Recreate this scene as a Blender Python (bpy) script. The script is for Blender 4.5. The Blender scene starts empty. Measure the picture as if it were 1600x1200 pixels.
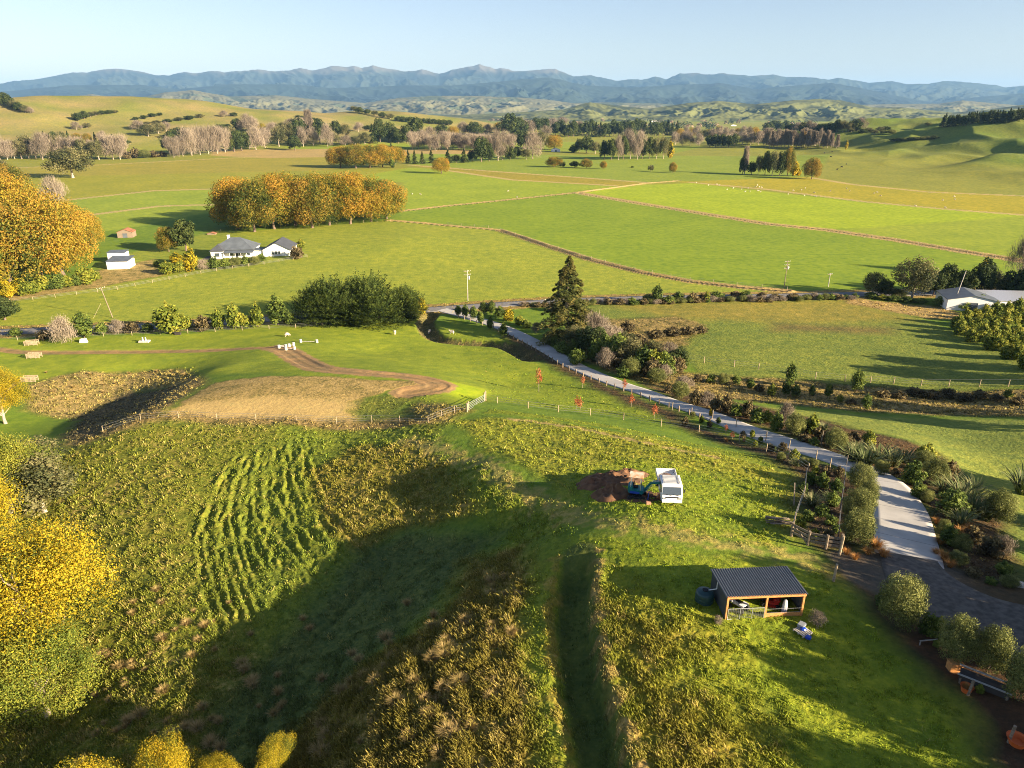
import bpy, bmesh, math, random
import numpy as np
from mathutils import Vector, Matrix, Euler
R = math.radians
PI = math.pi
SC = bpy.context.scene
COL = SC.collection

# ---------------------------------------------------------------- camera
CAMZ = 55.0
F = 1109.0                      # focal length in photograph pixels (1600 wide)
HORIZON = 172.0
PITCH = math.atan((600 - HORIZON) / F)
cam = bpy.data.cameras.new('camera'); camo = bpy.data.objects.new('camera', cam); COL.objects.link(camo)
camo.location = (0, 0, CAMZ); camo.rotation_euler = (PI / 2 - PITCH, 0, 0)
cam.sensor_width = 36; cam.lens = 36 * F / 1600; cam.clip_start = 0.5; cam.clip_end = 120000
SC.camera = camo
# ---------------------------------------------------------------- light
SUN_EL = R(17.5); SUN_DIR = Vector((0.88, -0.475, 0)).normalized()      # horizontal direction towards the sun
SUN_AZ = math.atan2(SUN_DIR.x, SUN_DIR.y)
w = bpy.data.worlds.new('World'); SC.world = w; w.use_nodes = True
nt = w.node_tree; nt.nodes.clear()
sky = nt.nodes.new('ShaderNodeTexSky'); sky.sky_type = 'NISHITA'; sky.sun_disc = False
sky.sun_elevation = SUN_EL; sky.sun_rotation = SUN_AZ; sky.air_density = 1.0; sky.dust_density = 0.7; sky.ozone_density = 1.3
bg = nt.nodes.new('ShaderNodeBackground'); bg.inputs[1].default_value = 0.05
wo = nt.nodes.new('ShaderNodeOutputWorld')
tint = nt.nodes.new('ShaderNodeMix'); tint.data_type = 'RGBA'; tint.blend_type = 'MULTIPLY'; tint.inputs[0].default_value = 1; tint.inputs[7].default_value = (0.92, 0.82, 0.89, 1)
nt.links.new(sky.outputs[0], tint.inputs[6]); nt.links.new(tint.outputs[2], bg.inputs[0]); nt.links.new(bg.outputs[0], wo.inputs[0])
sl = bpy.data.lights.new('sun', 'SUN'); sl.energy = 5.0; sl.angle = R(0.5); sl.color = (1.0, 0.82, 0.58)
so = bpy.data.objects.new('sun', sl); COL.objects.link(so)
sv = Vector((SUN_DIR.x * math.cos(SUN_EL), SUN_DIR.y * math.cos(SUN_EL), math.sin(SUN_EL)))
so.rotation_euler = sv.to_track_quat('Z', 'Y').to_euler(); so.location = (0, 0, 300)
SC.view_settings.view_transform = 'Standard'; SC.view_settings.look = 'None'
SC.view_settings.exposure = 2.0; SC.view_settings.gamma = 1
SC.render.engine = 'CYCLES'
cy = SC.cycles
cy.max_bounces = 5; cy.diffuse_bounces = 2; cy.glossy_bounces = 2; cy.transmission_bounces = 3; cy.transparent_max_bounces = 6
cy.volume_bounces = 0; cy.use_denoising = True; cy.denoising_input_passes = 'RGB_ALBEDO_NORMAL'; cy.denoising_prefilter = 'NONE'; cy.filter_width = 1.0; cy.use_adaptive_sampling = True; cy.adaptive_threshold = 0.008
cy.caustics_reflective = False; cy.caustics_refractive = False
# ---------------------------------------------------------------- noise (numpy)
def _hash(ix, iy, seed):
    h = (ix.astype(np.int64) * 374761393 + iy.astype(np.int64) * 668265263 + seed * 974634777) & 0xFFFFFFFF
    h = ((h ^ (h >> 13)) * 1274126177) & 0xFFFFFFFF
    h = (h ^ (h >> 16)) & 0xFFFFFFFF
    return h
def noise(x, y, seed=0):                       # gradient noise in about -1..1
    x = np.asarray(x, float); y = np.asarray(y, float)
    ix = np.floor(x); iy = np.floor(y); fx = x - ix; fy = y - iy
    u = fx * fx * fx * (fx * (fx * 6 - 15) + 10); v = fy * fy * fy * (fy * (fy * 6 - 15) + 10)
    def g(dx, dy):
        a = _hash(ix + dx, iy + dy, seed) * (2 * PI / 4294967296.0)
        return np.cos(a) * (fx - dx) + np.sin(a) * (fy - dy)
    a = g(0, 0); b = g(1, 0); c = g(0, 1); d = g(1, 1)
    return 1.5 * ((a + (b - a) * u) + ((c + (d - c) * u) - (a + (b - a) * u)) * v)
def fbm(x, y, seed=0, n=4, gain=0.5, lac=2.03):
    s = 0; a = 1; t = 0
    for i in range(n):
        s = s + a * noise(x, y, seed + i * 17); t += a; a *= gain; x = x * lac + 3.7; y = y * lac - 1.3
    return s / t * 1.4
def sstep(a, b, x):
    t = np.clip((x - a) / (b - a), 0, 1); return t * t * (3 - 2 * t)
# ---------------------------------------------------------------- pixel rays and the terrain
SP, CP = math.sin(PITCH), math.cos(PITCH)
def ray(px, py):
    a = (np.asarray(px, float) - 800) / F; b = (600 - np.asarray(py, float)) / F
    return a, CP + b * SP, -SP + b * CP          # x, y, z direction for unit depth
def at_z(px, py, z):
    dx, dy, dz = ray(px, py); t = (z - CAMZ) / dz
    return dx * t, dy * t
CTRL = '''0,470,0 200,480,0 450,480,0 700,482,.2 950,470,0 1200,465,0 1450,462,0 1600,480,.5 0,400,0 400,400,0.3 800,400,.5 1200,400,0 1600,400,0 0,350,0 300,350,0 620,372,2.2 800,350,0 1200,350,0 1600,350,0 0,300,0 800,300,0 1600,300,0 400,260,0 1200,260,0 30,540,1 150,520,.8 150,570,1.5 300,530,1 450,510,1 600,505,.6 600,550,2.5 700,530,1.3 750,560,3 800,600,5.5 850,565,3.6 900,610,6.4 950,640,9 100,548,1 300,547,2 430,543,4.6 480,572,9 560,584,10.6 650,594,11.5 695,603,12 640,612,12 340,575,7.2 300,592,6 250,560,2 290,640,12 330,620,11.6 350,603,10.2 450,590,10.9 450,620,12 540,640,12 320,655,12 600,620,12 560,650,12 400,650,12 400,570,7 700,650,14.3 690,632,13.6 670,645,14.2 640,655,13 740,640,14 760,655,15 740,620,11 300,670,11.5 450,672,12.3 640,680,14.6 700,690,16 600,700,14.2 480,700,12.3 560,720,13.4 640,740,14 740,740,17.2 700,765,15 520,760,12.3 600,800,13.4 700,800,15.3 400,760,11.4 300,760,11.4 200,740,10.4 150,700,9.8 790,790,17.5 500,840,12.3 600,850,13 700,850,14.6 780,830,16 400,850,11.5 300,850,11.5 200,850,11 450,950,12.7 550,950,13 650,950,15.8 750,920,18 840,880,19.4 400,1000,12.4 300,950,12 200,950,11.4 100,1000,10 400,1100,12.9 500,1050,13.6 600,1050,18.1 700,1050,19.3 780,1050,19.9 850,1000,20.2 300,1100,12.6 200,1100,11.6 400,1200,13.6 550,1200,17.6 700,1200,19.4 800,1200,19.8 850,1200,20 200,1200,11.8 880,850,20.6 950,850,21.5 1050,800,21.3 1000,760,20 900,750,18.9 850,720,17.9 850,690,16.4 800,675,16 950,710,17.4 1100,745,18.3 1200,770,18.9 1200,810,20.2 1200,860,21.9 1100,850,22.1 1000,900,22.2 1000,1000,21.9 1000,1100,21.6 1000,1200,21.5 1200,940,22.5 1200,1050,22 1200,1200,21.7 1350,950,22.3 1350,1100,22 1500,1200,22 1500,1100,22.3 1600,1150,22.5 1300,890,22.1 1440,880,21.4 1500,960,22 1600,980,22.4 1410,830,20 1390,760,17.8 1330,730,16.4 1260,705,14.8 1200,685,13 1100,645,10 1000,612,7.2 920,582,4.8 850,545,2.3 780,510,1 1290,780,18.8 1250,735,17 1330,850,21.2 1500,720,12.6 1450,640,6.6 1300,640,6.8 1550,640,6.6 1500,690,9.6 1590,760,13 1600,850,17.5 1500,770,15.8 1540,830,18.4 1550,900,20.8 1600,925,21.8 1420,690,13.2 1280,660,10.2 1100,612,4.3 1300,617,4.2 1500,632,4.8 1150,560,3 1300,560,2.6 1500,560,2.6 1200,500,1 1400,500,.8 1550,540,2 1000,570,3.6 950,540,2.5 1000,530,1.7 1000,500,1.2 780,631,12 860,640,10.8 940,648,10.3 1000,656,10.4 1100,684,12 1160,700,13.6 780,652,15 900,672,16 1000,692,17 1100,718,17.7 1200,748,18.1 60,600,2 130,590,2 200,590,0.8 150,640,0.6 230,602,1.6 100,672,4 125,690,8.6 200,662,11 260,637,12 285,603,7 0,640,3 0,700,5.5 60,700,7.5 0,800,8 0,1000,8.5 0,1200,8 440,1130,13 620,1200,18.6'''
_c = np.array([[float(v) for v in t.split(',')] for t in CTRL.split()])
_wx, _wy = at_z(_c[:, 0], _c[:, 1], _c[:, 2])
_pts = np.stack([_wx, _wy, _c[:, 2]], 1)
_extra = np.array([(0, -50, 20), (80, -50, 23), (-80, -50, 9), (130, 40, 22), (130, 90, 16), (150, 140, 7), (-120, 60, 6), (-160, 120, 3), (-190, 180, 0), (190, 180, 2), (60, 0, 22.5), (20, 0, 21), (-30, 0, 11), (-60, 10, 10), (-30, 20, 11),
    (100, 70, 19), (250, 260, 0), (-250, 260, 0), (0, -150, 15), (200, -80, 20), (-200, -80, 8), (-300, 50, 3), (300, 50, 10)], float)
_pts = np.concatenate([_pts, _extra])
_keep = []
for _i, _p in enumerate(_pts):                   # drop near-duplicates
    if all((_p[0] - _pts[j][0]) ** 2 + (_p[1] - _pts[j][1]) ** 2 > 1.0 for j in _keep): _keep.append(_i)
_pts = _pts[_keep]
_S = 0.05
def _phi(r2): return np.sqrt(r2 + 9.0)
_n = len(_pts)
_A = np.zeros((_n + 3, _n + 3)); _d = _pts[:, None, :2] - _pts[None, :, :2]
_A[:_n, :_n] = _phi((_d ** 2).sum(2)) - np.eye(_n) * 0.35
_A[:_n, _n] = 1; _A[:_n, _n + 1:] = _pts[:, :2]; _A[_n, :_n] = 1; _A[_n + 1:, :_n] = _pts[:, :2].T
_W = np.linalg.solve(_A, np.concatenate([_pts[:, 2], [0, 0, 0]]))
def _rbf(x, y):
    z = _W[_n] + _W[_n + 1] * x + _W[_n + 2] * y
    for i in range(_n): z = z + _W[i] * _phi((x - _pts[i, 0]) ** 2 + (y - _pts[i, 1]) ** 2)
    return z
HILLS = [  # cx, cy, rx, ry, angle, height
 (-960, 1330, 420, 300, 10, 70), (-640, 1500, 420, 190, -14, 40), (-300, 1750, 330, 200, 8, 52), (-200, 1250, 260, 90, 0, 8),
 (760, 980, 260, 230, 30, 44), (540, 1180, 170, 90, -20, 28), (640, 640, 170, 90, 20, 21), (860, 720, 200, 160, 0, 34), (1050, 1150, 320, 300, 0, 62), (470, 720, 46, 26, 25, 5)]
def hills(x, y):
    z = np.zeros_like(x)
    for cx, cy_, rx, ry, an, h in HILLS:
        c, s = math.cos(R(an)), math.sin(R(an)); dx, dy = x - cx, y - cy_
        u = (dx * c + dy * s) / rx; v = (-dx * s + dy * c) / ry
        z = z + h * np.exp(-(u * u + v * v) * 1.1)
    m = np.clip(z / 12, 0, 1)
    r = sstep(0, 200, x); return z + m * (5 * fbm(x / 150, y / 150, 5, 2) * (1 + 0.8 * r) + r * (3 - 8.0 * np.abs(noise(x / 70 + 9, y / 100, 8)) - 2.0 * np.abs(noise(x / 33 + 2, y / 50, 18))))
def seg_dist(x, y, line):
    """distance to a polyline, position along it, and signed side (+ = left of travel)"""
    best = np.full(x.shape, 1e9); side = np.zeros(x.shape); al = np.zeros(x.shape); acc = 0
    for (ax, ay), (bx, by) in zip(line[:-1], line[1:]):
        ex, ey = bx - ax, by - ay; L2 = ex * ex + ey * ey + 1e-9; L = math.sqrt(L2)
        t = np.clip(((x - ax) * ex + (y - ay) * ey) / L2, 0, 1)
        d = np.hypot(x - ax - t * ex, y - ay - t * ey)
        s = (ex * (y - ay) - ey * (x - ax)) / L
        m = d < best
        best = np.where(m, d, best); side = np.where(m, s, side); al = np.where(m, acc + t * L, al); acc += L
    return best, side, al, acc
def smooth_line(pts, n=6):
    out = []
    P_ = [pts[0]] + list(pts) + [pts[-1]]
    for i in range(1, len(P_) - 2):
        p0, p1, p2, p3 = [np.array(P_[i + k], float) for k in (-1, 0, 1, 2)]
        for k in range(n):
            t = k / n
            out.append(tuple(0.5 * ((2 * p1) + (-p0 + p2) * t + (2 * p0 - 5 * p1 + 4 * p2 - p3) * t * t + (-p0 + 3 * p1 - 3 * p2 + p3) * t ** 3)))
    out.append(tuple(P_[-2])); return out
def base_h(x, y):
    x = np.asarray(x, float); y = np.asarray(y, float)
    near = 1 - sstep(300, 420, np.hypot(x * 0.9, y))
    z = np.zeros_like(x)
    m = near > 0
    if m.any():
        zz = _rbf(x[m], y[m]); z[m] = zz * near[m]
    return z + hills(x, y)
def solve_xy(px, py, hf=None):
    """where the ray through a photo pixel meets the terrain"""
    hf = hf or base_h
    px = np.atleast_1d(np.asarray(px, float)); py = np.atleast_1d(np.asarray(py, float))
    dx, dy, dz = ray(px, py)
    N = 420
    tt = np.geomspace(25, 9000, N)[None, :]
    X = dx[:, None] * tt; Y = dy[:, None] * tt; Z = CAMZ + dz[:, None] * tt
    G = hf(X.ravel(), Y.ravel()).reshape(X.shape)
    below = Z < G
    k = np.argmax(below, 1); k = np.where(below.any(1), k, N - 1); k = np.maximum(k, 1)
    r = np.arange(len(px)); a = tt[0][k - 1]; b = tt[0][k]
    for _ in range(18):
        m = (a + b) / 2
        g = hf(dx * m, dy * m); bl = CAMZ + dz * m < g
        b = np.where(bl, m, b); a = np.where(bl, a, m)
    return dx * b, dy * b
def W2(pts, hf=None):
    """pixel polyline -> list of world xy"""
    p = np.array(pts, float); x, y = solve_xy(p[:, 0], p[:, 1], hf); return list(zip(x.tolist(), y.tolist()))
# ---------------------------------------------------------------- cuts, ditches, banks laid on the terrain
L_DRIVE = smooth_line(W2([(690, 484), (735, 496), (790, 514), (845, 541), (900, 573), (960, 598), (1040, 626), (1120, 653), (1200, 683), (1270, 706), (1330, 727), (1375, 750), (1404, 790), (1413, 830), (1420, 876)]))
L_GRAVEL = smooth_line(W2([(1418, 870), (1440, 905), (1490, 950), (1560, 985), (1640, 1010), (1740, 1050), (1950, 1110), (2250, 1180)]))
L_ROAD = smooth_line(W2([(-140, 524), (0, 519), (300, 507), (480, 495), (600, 488), (700, 482), (800, 475), (950, 468), (1200, 463), (1400, 459), (1700, 452)]))
L_TRACK = smooth_line(W2([(-40, 540), (20, 548), (60, 550), (200, 549), (320, 547), (400, 543), (440, 545), (470, 562), (500, 575), (570, 582), (640, 588), (682, 598), (676, 606), (640, 612)]))
L_CUT = smooth_line(W2([(908, 862), (904, 900), (902, 950), (906, 1000), (916, 1060), (930, 1120), (950, 1200), (980, 1300)]))
L_DITCH = smooth_line(W2([(672, 492), (664, 503), (672, 520), (690, 530), (730, 535), (790, 540), (830, 560)]))
_TA = np.array([(360, 716), (325, 780), (310, 850), (322, 930), (350, 1010)], float); _TB = np.array([(478, 688), (492, 740), (520, 795), (572, 850), (612, 885)], float)
L_TER = []
for _k in range(17):
    _t = _k / 16.0; _j = np.array([[4.0 * math.sin(_k * 2.3 + q * 1.7), 10 * math.sin(_k * 1.9 + q * 2.1)] for q in range(5)]); L_TER.append(smooth_line(W2([tuple(p) for p in (_TA * (1 - _t) + _TB * _t + _j)])))
L_FURROW = [smooth_line(W2(p)) for p in ([(560, 850), (600, 910), (630, 980), (670, 1060), (720, 1140)], [(585, 900), (530, 960), (470, 1020), (420, 1090), (400, 1180)], [(440, 920), (430, 990), (415, 1040)])]
L_FIELD = [W2(p) for p in (
    [(905, 302), (1000, 318), (1100, 334), (1200, 350), (1290, 359), (1400, 375), (1500, 392), (1600, 408), (1700, 425)],
    [(630, 330), (700, 322), (800, 312), (905, 301), (1010, 287), (1060, 283)],
    [(610, 345), (660, 349), (700, 353), (780, 360), (850, 383), (920, 405), (1000, 425), (1080, 440), (1150, 448), (1230, 455)],
    [(640, 258), (760, 267), (900, 277), (1020, 286)], [(690, 265), (800, 281), (960, 290)],
    [(1080, 285), (1200, 296), (1350, 315), (1480, 327), (1600, 336)], [(1270, 278), (1330, 288), (1450, 300), (1600, 306)],
    [(20, 262), (150, 258), (300, 250), (400, 245)], [(110, 312), (240, 298), (340, 295)], [(140, 336), (250, 322), (330, 320)])]
ROUGHS = []
def height(x, y):
    x = np.asarray(x, float); y = np.asarray(y, float); z = base_h(x, y)
    def near(line, pad):
        a = np.array(line); m = (x > a[:, 0].min() - pad) & (x < a[:, 0].max() + pad) & (y > a[:, 1].min() - pad) & (y < a[:, 1].max() + pad); return m
    # lane cut between the crest strip and the lawn: bank on its right, lip on its left
    m = near(L_CUT, 5)
    if m.any():
        d, s, al, T = seg_dist(x[m], y[m], L_CUT); f = sstep(0, 3, al) 
        s = s + 0.35 * noise(al / 1.9, al * 0, 3) + 0.15 * noise(al / 0.6, al * 0, 13)
        # s>0: left of travel (towards picture right, travel is towards the camera)
        prof = -1.55 * (1 - sstep(0.55, 1.25, s)) * sstep(-2.4, -0.4, s) * f
        lip = 0.22 * np.exp(-((s - 1.6) / 0.5) ** 2)
        z[m] += prof + lip * f
    m = near(L_DITCH, 5)
    if m.any():
        d, s, al, T = seg_dist(x[m], y[m], L_DITCH); z[m] -= 1.7 * (1 - sstep(0.6, 3.2, d))
    for k, L in enumerate(L_TER):
        m = near(L, 2)
        if m.any():
            d, s, al, T = seg_dist(x[m], y[m], L)
            f = sstep(0, 3, al) * sstep(0, 3, T - al)
            s = s + 0.35 * noise(al / 2.3, al * 0 + k, 6) + 0.12 * noise(al / 0.7, al * 0 + k, 7); z[m] += f * (0.21 * np.exp(-((s + 0.22) / 0.24) ** 2) - 0.21 * np.exp(-((s - 0.28) / 0.28) ** 2)) * np.clip(0.85 + 0.9 * noise(x[m] / 6, y[m] / 6, 41), 0.25, 1.5) * np.clip(0.75 + 0.9 * noise(al / 3.1, al * 0 + k, 4), 0, 1.6)
    for L in L_FURROW:
        m = near(L, 2)
        if m.any():
            d, s, al, T = seg_dist(x[m], y[m], L); z[m] -= 0.35 * np.exp(-(d / 0.5) ** 2)
    for k, L in enumerate(L_FIELD):
        m = near(L, 8)
        if m.any():
            d, s, al, T = seg_dist(x[m], y[m], L)
            g = np.maximum(1, y[m] / 260.0); z[m] += (0.45 * np.exp(-((d - 1.3 * g) / (0.9 * g)) ** 2) * (1 + 0.4 * noise(al / 6, al * 0 + k, 9)) - 0.7 * np.exp(-(d / (0.8 * g)) ** 2)) * (1 if k < 3 else 0)
    m = near(L_TRACK, 5)
    if m.any():
        d, s, al, T = seg_dist(x[m], y[m], L_TRACK); z[m] -= 0.22 * (1 - sstep(1.3, 2.2, d))
    return z
def P(px, py):
    x, y = solve_xy(px, py, height); return Vector((float(x[0]), float(y[0]), float(height(x, y)[0])))
def PM(pts):
    p = np.array(pts, float); x, y = solve_xy(p[:, 0], p[:, 1], height); return np.stack([x, y, height(x, y)], 1)
def Z(x, y): return float(height(np.array([float(x)]), np.array([float(y)]))[0])
def pxscale(p):                                  # photograph pixels per metre at a point
    return F / (p[1] * CP - (p[2] - CAMZ) * SP)

# ---------------------------------------------------------------- materials
def mat(name, col, rough=0.9, metal=0.0, noise_amt=0.0, noise_scale=5.0, col2=None, bump=0.0, bump_scale=20.0, spec=0.3, emit=None):
    m = bpy.data.materials.new(name); m.use_nodes = True; t = m.node_tree; b = t.nodes['Principled BSDF']
    b.inputs['Roughness'].default_value = rough; b.inputs['Metallic'].default_value = metal
    b.inputs['Specular IOR Level'].default_value = spec
    b.inputs['Base Color'].default_value = (*col, 1)
    if noise_amt or col2:
        tc = t.nodes.new('ShaderNodeTexCoord'); n = t.nodes.new('ShaderNodeTexNoise'); n.inputs['Scale'].default_value = noise_scale; n.inputs['Detail'].default_value = 5
        t.links.new(tc.outputs['Object'], n.inputs['Vector'])
        r = t.nodes.new('ShaderNodeValToRGB'); r.color_ramp.elements[0].position = 0.35; r.color_ramp.elements[1].position = 0.65
        c2 = col2 or tuple(min(1, c * (1 + noise_amt)) for c in col); c1 = col if col2 else tuple(c * (1 - noise_amt) for c in col)
        r.color_ramp.elements[0].color = (*c1, 1); r.color_ramp.elements[1].color = (*c2, 1)
        t.links.new(n.outputs[0], r.inputs[0]); t.links.new(r.outputs[0], b.inputs['Base Color'])
    if bump:
        tc = t.nodes.new('ShaderNodeTexCoord'); n = t.nodes.new('ShaderNodeTexNoise'); n.inputs['Scale'].default_value = bump_scale; n.inputs['Detail'].default_value = 6
        t.links.new(tc.outputs['Object'], n.inputs['Vector'])
        bp = t.nodes.new('ShaderNodeBump'); bp.inputs['Strength'].default_value = bump; t.links.new(n.outputs[0], bp.inputs['Height']); t.links.new(bp.outputs[0], b.inputs['Normal'])
    return m
def ground_material():
    m = bpy.data.materials.new('pasture'); m.use_nodes = True; t = m.node_tree; N = t.nodes; Lk = t.links
    b = N['Principled BSDF']; b.inputs['Roughness'].default_value = 0.95; b.inputs['Specular IOR Level'].default_value = 0.12
    ca = N.new('ShaderNodeAttribute'); ca.attribute_name = 'base'; ca.attribute_type = 'GEOMETRY'
    cd = N.new('ShaderNodeAttribute'); cd.attribute_name = 'dry'; cd.attribute_type = 'GEOMETRY'
    cb = N.new('ShaderNodeAttribute'); cb.attribute_name = 'tuft'; cb.attribute_type = 'GEOMETRY'
    geo = N.new('ShaderNodeNewGeometry')
    def nz(scale, detail=4, rough=0.6, dist=0.0, vec=None):
        n = N.new('ShaderNodeTexNoise'); n.inputs['Scale'].default_value = scale; n.inputs['Detail'].default_value = detail; n.inputs['Roughness'].default_value = rough; n.inputs['Distortion'].default_value = dist
        Lk.new(vec or geo.outputs['Position'], n.inputs['Vector']); return n
    def mth(op, a, bb, clamp=False):
        n = N.new('ShaderNodeMath'); n.operation = op; n.use_clamp = clamp
        for i, v in enumerate((a, bb)):
            if isinstance(v, (int, float)): n.inputs[i].default_value = v
            else: Lk.new(v, n.inputs[i])
        return n.outputs[0]
    def ramp(f, p0, p1, c0=(0, 0, 0, 1), c1=(1, 1, 1, 1)):
        r = N.new('ShaderNodeValToRGB'); r.color_ramp.elements[0].position = p0; r.color_ramp.elements[1].position = p1; r.color_ramp.elements[0].color = c0; r.color_ramp.elements[1].color = c1
        Lk.new(f, r.inputs[0]); return r.outputs[0]
    def mix(f, a, bb, mode='MIX'):
        n = N.new('ShaderNodeMix'); n.data_type = 'RGBA'; n.blend_type = mode; n.clamp_factor = True
        if isinstance(f, (int, float)): n.inputs[0].default_value = f
        else: Lk.new(f, n.inputs[0])
        for i, v in ((6, a), (7, bb)):
            if isinstance(v, tuple): n.inputs[i].default_value = v
            else: Lk.new(v, n.inputs[i])
        return n.outputs[2]
    big = nz(0.035, 4); mid = nz(0.35, 5, 0.65); fine = nz(2.2, 6, 0.72); vf = nz(9.0, 5, 0.7)
    col = ca.outputs['Color']
    # broad tone drift, then clumps, then blades
    col = mix(1.0, col, ramp(big.outputs[0], 0.3, 0.7, (0.86, 0.90, 0.90, 1), (1.12, 1.08, 1.0, 1)), 'MULTIPLY')
    col = mix(1.0, col, ramp(mid.outputs[0], 0.3, 0.72, (0.66, 0.76, 0.80, 1), (1.32, 1.20, 1.02, 1)), 'MULTIPLY')
    fm = mth('MULTIPLY', cb.outputs['Fac'], 1.0)
    col = mix(fm, col, mix(1.0, col, ramp(fine.outputs[0], 0.34, 0.66, (0.42, 0.56, 0.55, 1), (1.55, 1.32, 1.15, 1)), 'MULTIPLY'))
    # dry straw clumps
    dn = mth('ADD', mth('MULTIPLY', fine.outputs[0], 0.6), mth('MULTIPLY', mid.outputs[0], 0.4))
    dm = mth('MULTIPLY', mth('SUBTRACT', mth('ADD', dn, mth('MULTIPLY', cd.outputs['Fac'], 0.30)), 0.64), 6.0, True)
    straw = mix(ramp(vf.outputs[0], 0.3, 0.7), (0.26, 0.18, 0.06, 1), (0.55, 0.39, 0.15, 1))
    col = mix(dm, col, straw)
    Lk.new(col, b.inputs['Base Color'])
    h = mth('ADD', mth('MULTIPLY', fine.outputs[0], 0.22), mth('MULTIPLY', vf.outputs[0], 0.06))
    md2 = nz(0.75, 4, 0.6); h = mth('ADD', h, mth('MULTIPLY', md2.outputs[0], 0.30)); h = mth('MULTIPLY', h, mth('ADD', cb.outputs['Fac'], 0.05))
    bp = N.new('ShaderNodeBump'); bp.inputs['Strength'].default_value = 0.9; bp.inputs['Distance'].default_value = 1.0
    Lk.new(h, bp.inputs['Height']); Lk.new(bp.outputs[0], b.inputs['Normal'])
    return m
# ---------------------------------------------------------------- mesh helpers
def mesh_np(name, V, Fq, mats, attrs=None, matidx=None, smooth=False):
    me = bpy.data.meshes.new(name)
    V = np.asarray(V, np.float32); Fq = np.asarray(Fq, np.int32); k = Fq.shape[1]
    me.vertices.add(len(V)); me.vertices.foreach_set('co', V.ravel())
    me.loops.add(Fq.size); me.loops.foreach_set('vertex_index', Fq.ravel())
    me.polygons.add(len(Fq)); me.polygons.foreach_set('loop_start', np.arange(0, Fq.size, k, dtype=np.int32)); me.polygons.foreach_set('loop_total', np.full(len(Fq), k, np.int32))
    if matidx is not None: me.polygons.foreach_set('material_index', np.asarray(matidx, np.int32))
    if smooth: me.polygons.foreach_set('use_smooth', np.ones(len(Fq), bool))
    for m in (mats if isinstance(mats, (list, tuple)) else [mats]): me.materials.append(m)
    for nm, typ, dat in (attrs or []):
        a = me.attributes.new(nm, typ, 'POINT')
        dat = np.asarray(dat, np.float32)
        if typ == 'FLOAT': a.data.foreach_set('value', dat.ravel())
        else: a.data.foreach_set('color', np.concatenate([dat, np.ones((len(dat), 1), np.float32)], 1).ravel())
    me.update(); me.validate(); return me
def link(o, parent=None):
    COL.objects.link(o)
    if parent is not None: o.parent = parent
    return o
def tag(o, label=None, cat=None, group=None, kind=None):
    if label: o['label'] = label
    if cat: o['category'] = cat
    if group: o['group'] = group
    if kind: o['kind'] = kind
    return o
def in_poly(x, y, poly):
    c = np.zeros(x.shape, bool); n = len(poly); j = n - 1
    for i in range(n):
        xi, yi = poly[i]; xj, yj = poly[j]
        if yi != yj: c ^= ((yi > y) != (yj > y)) & (x < (xj - xi) * (y - yi) / (yj - yi) + xi)
        j = i
    return c
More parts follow.
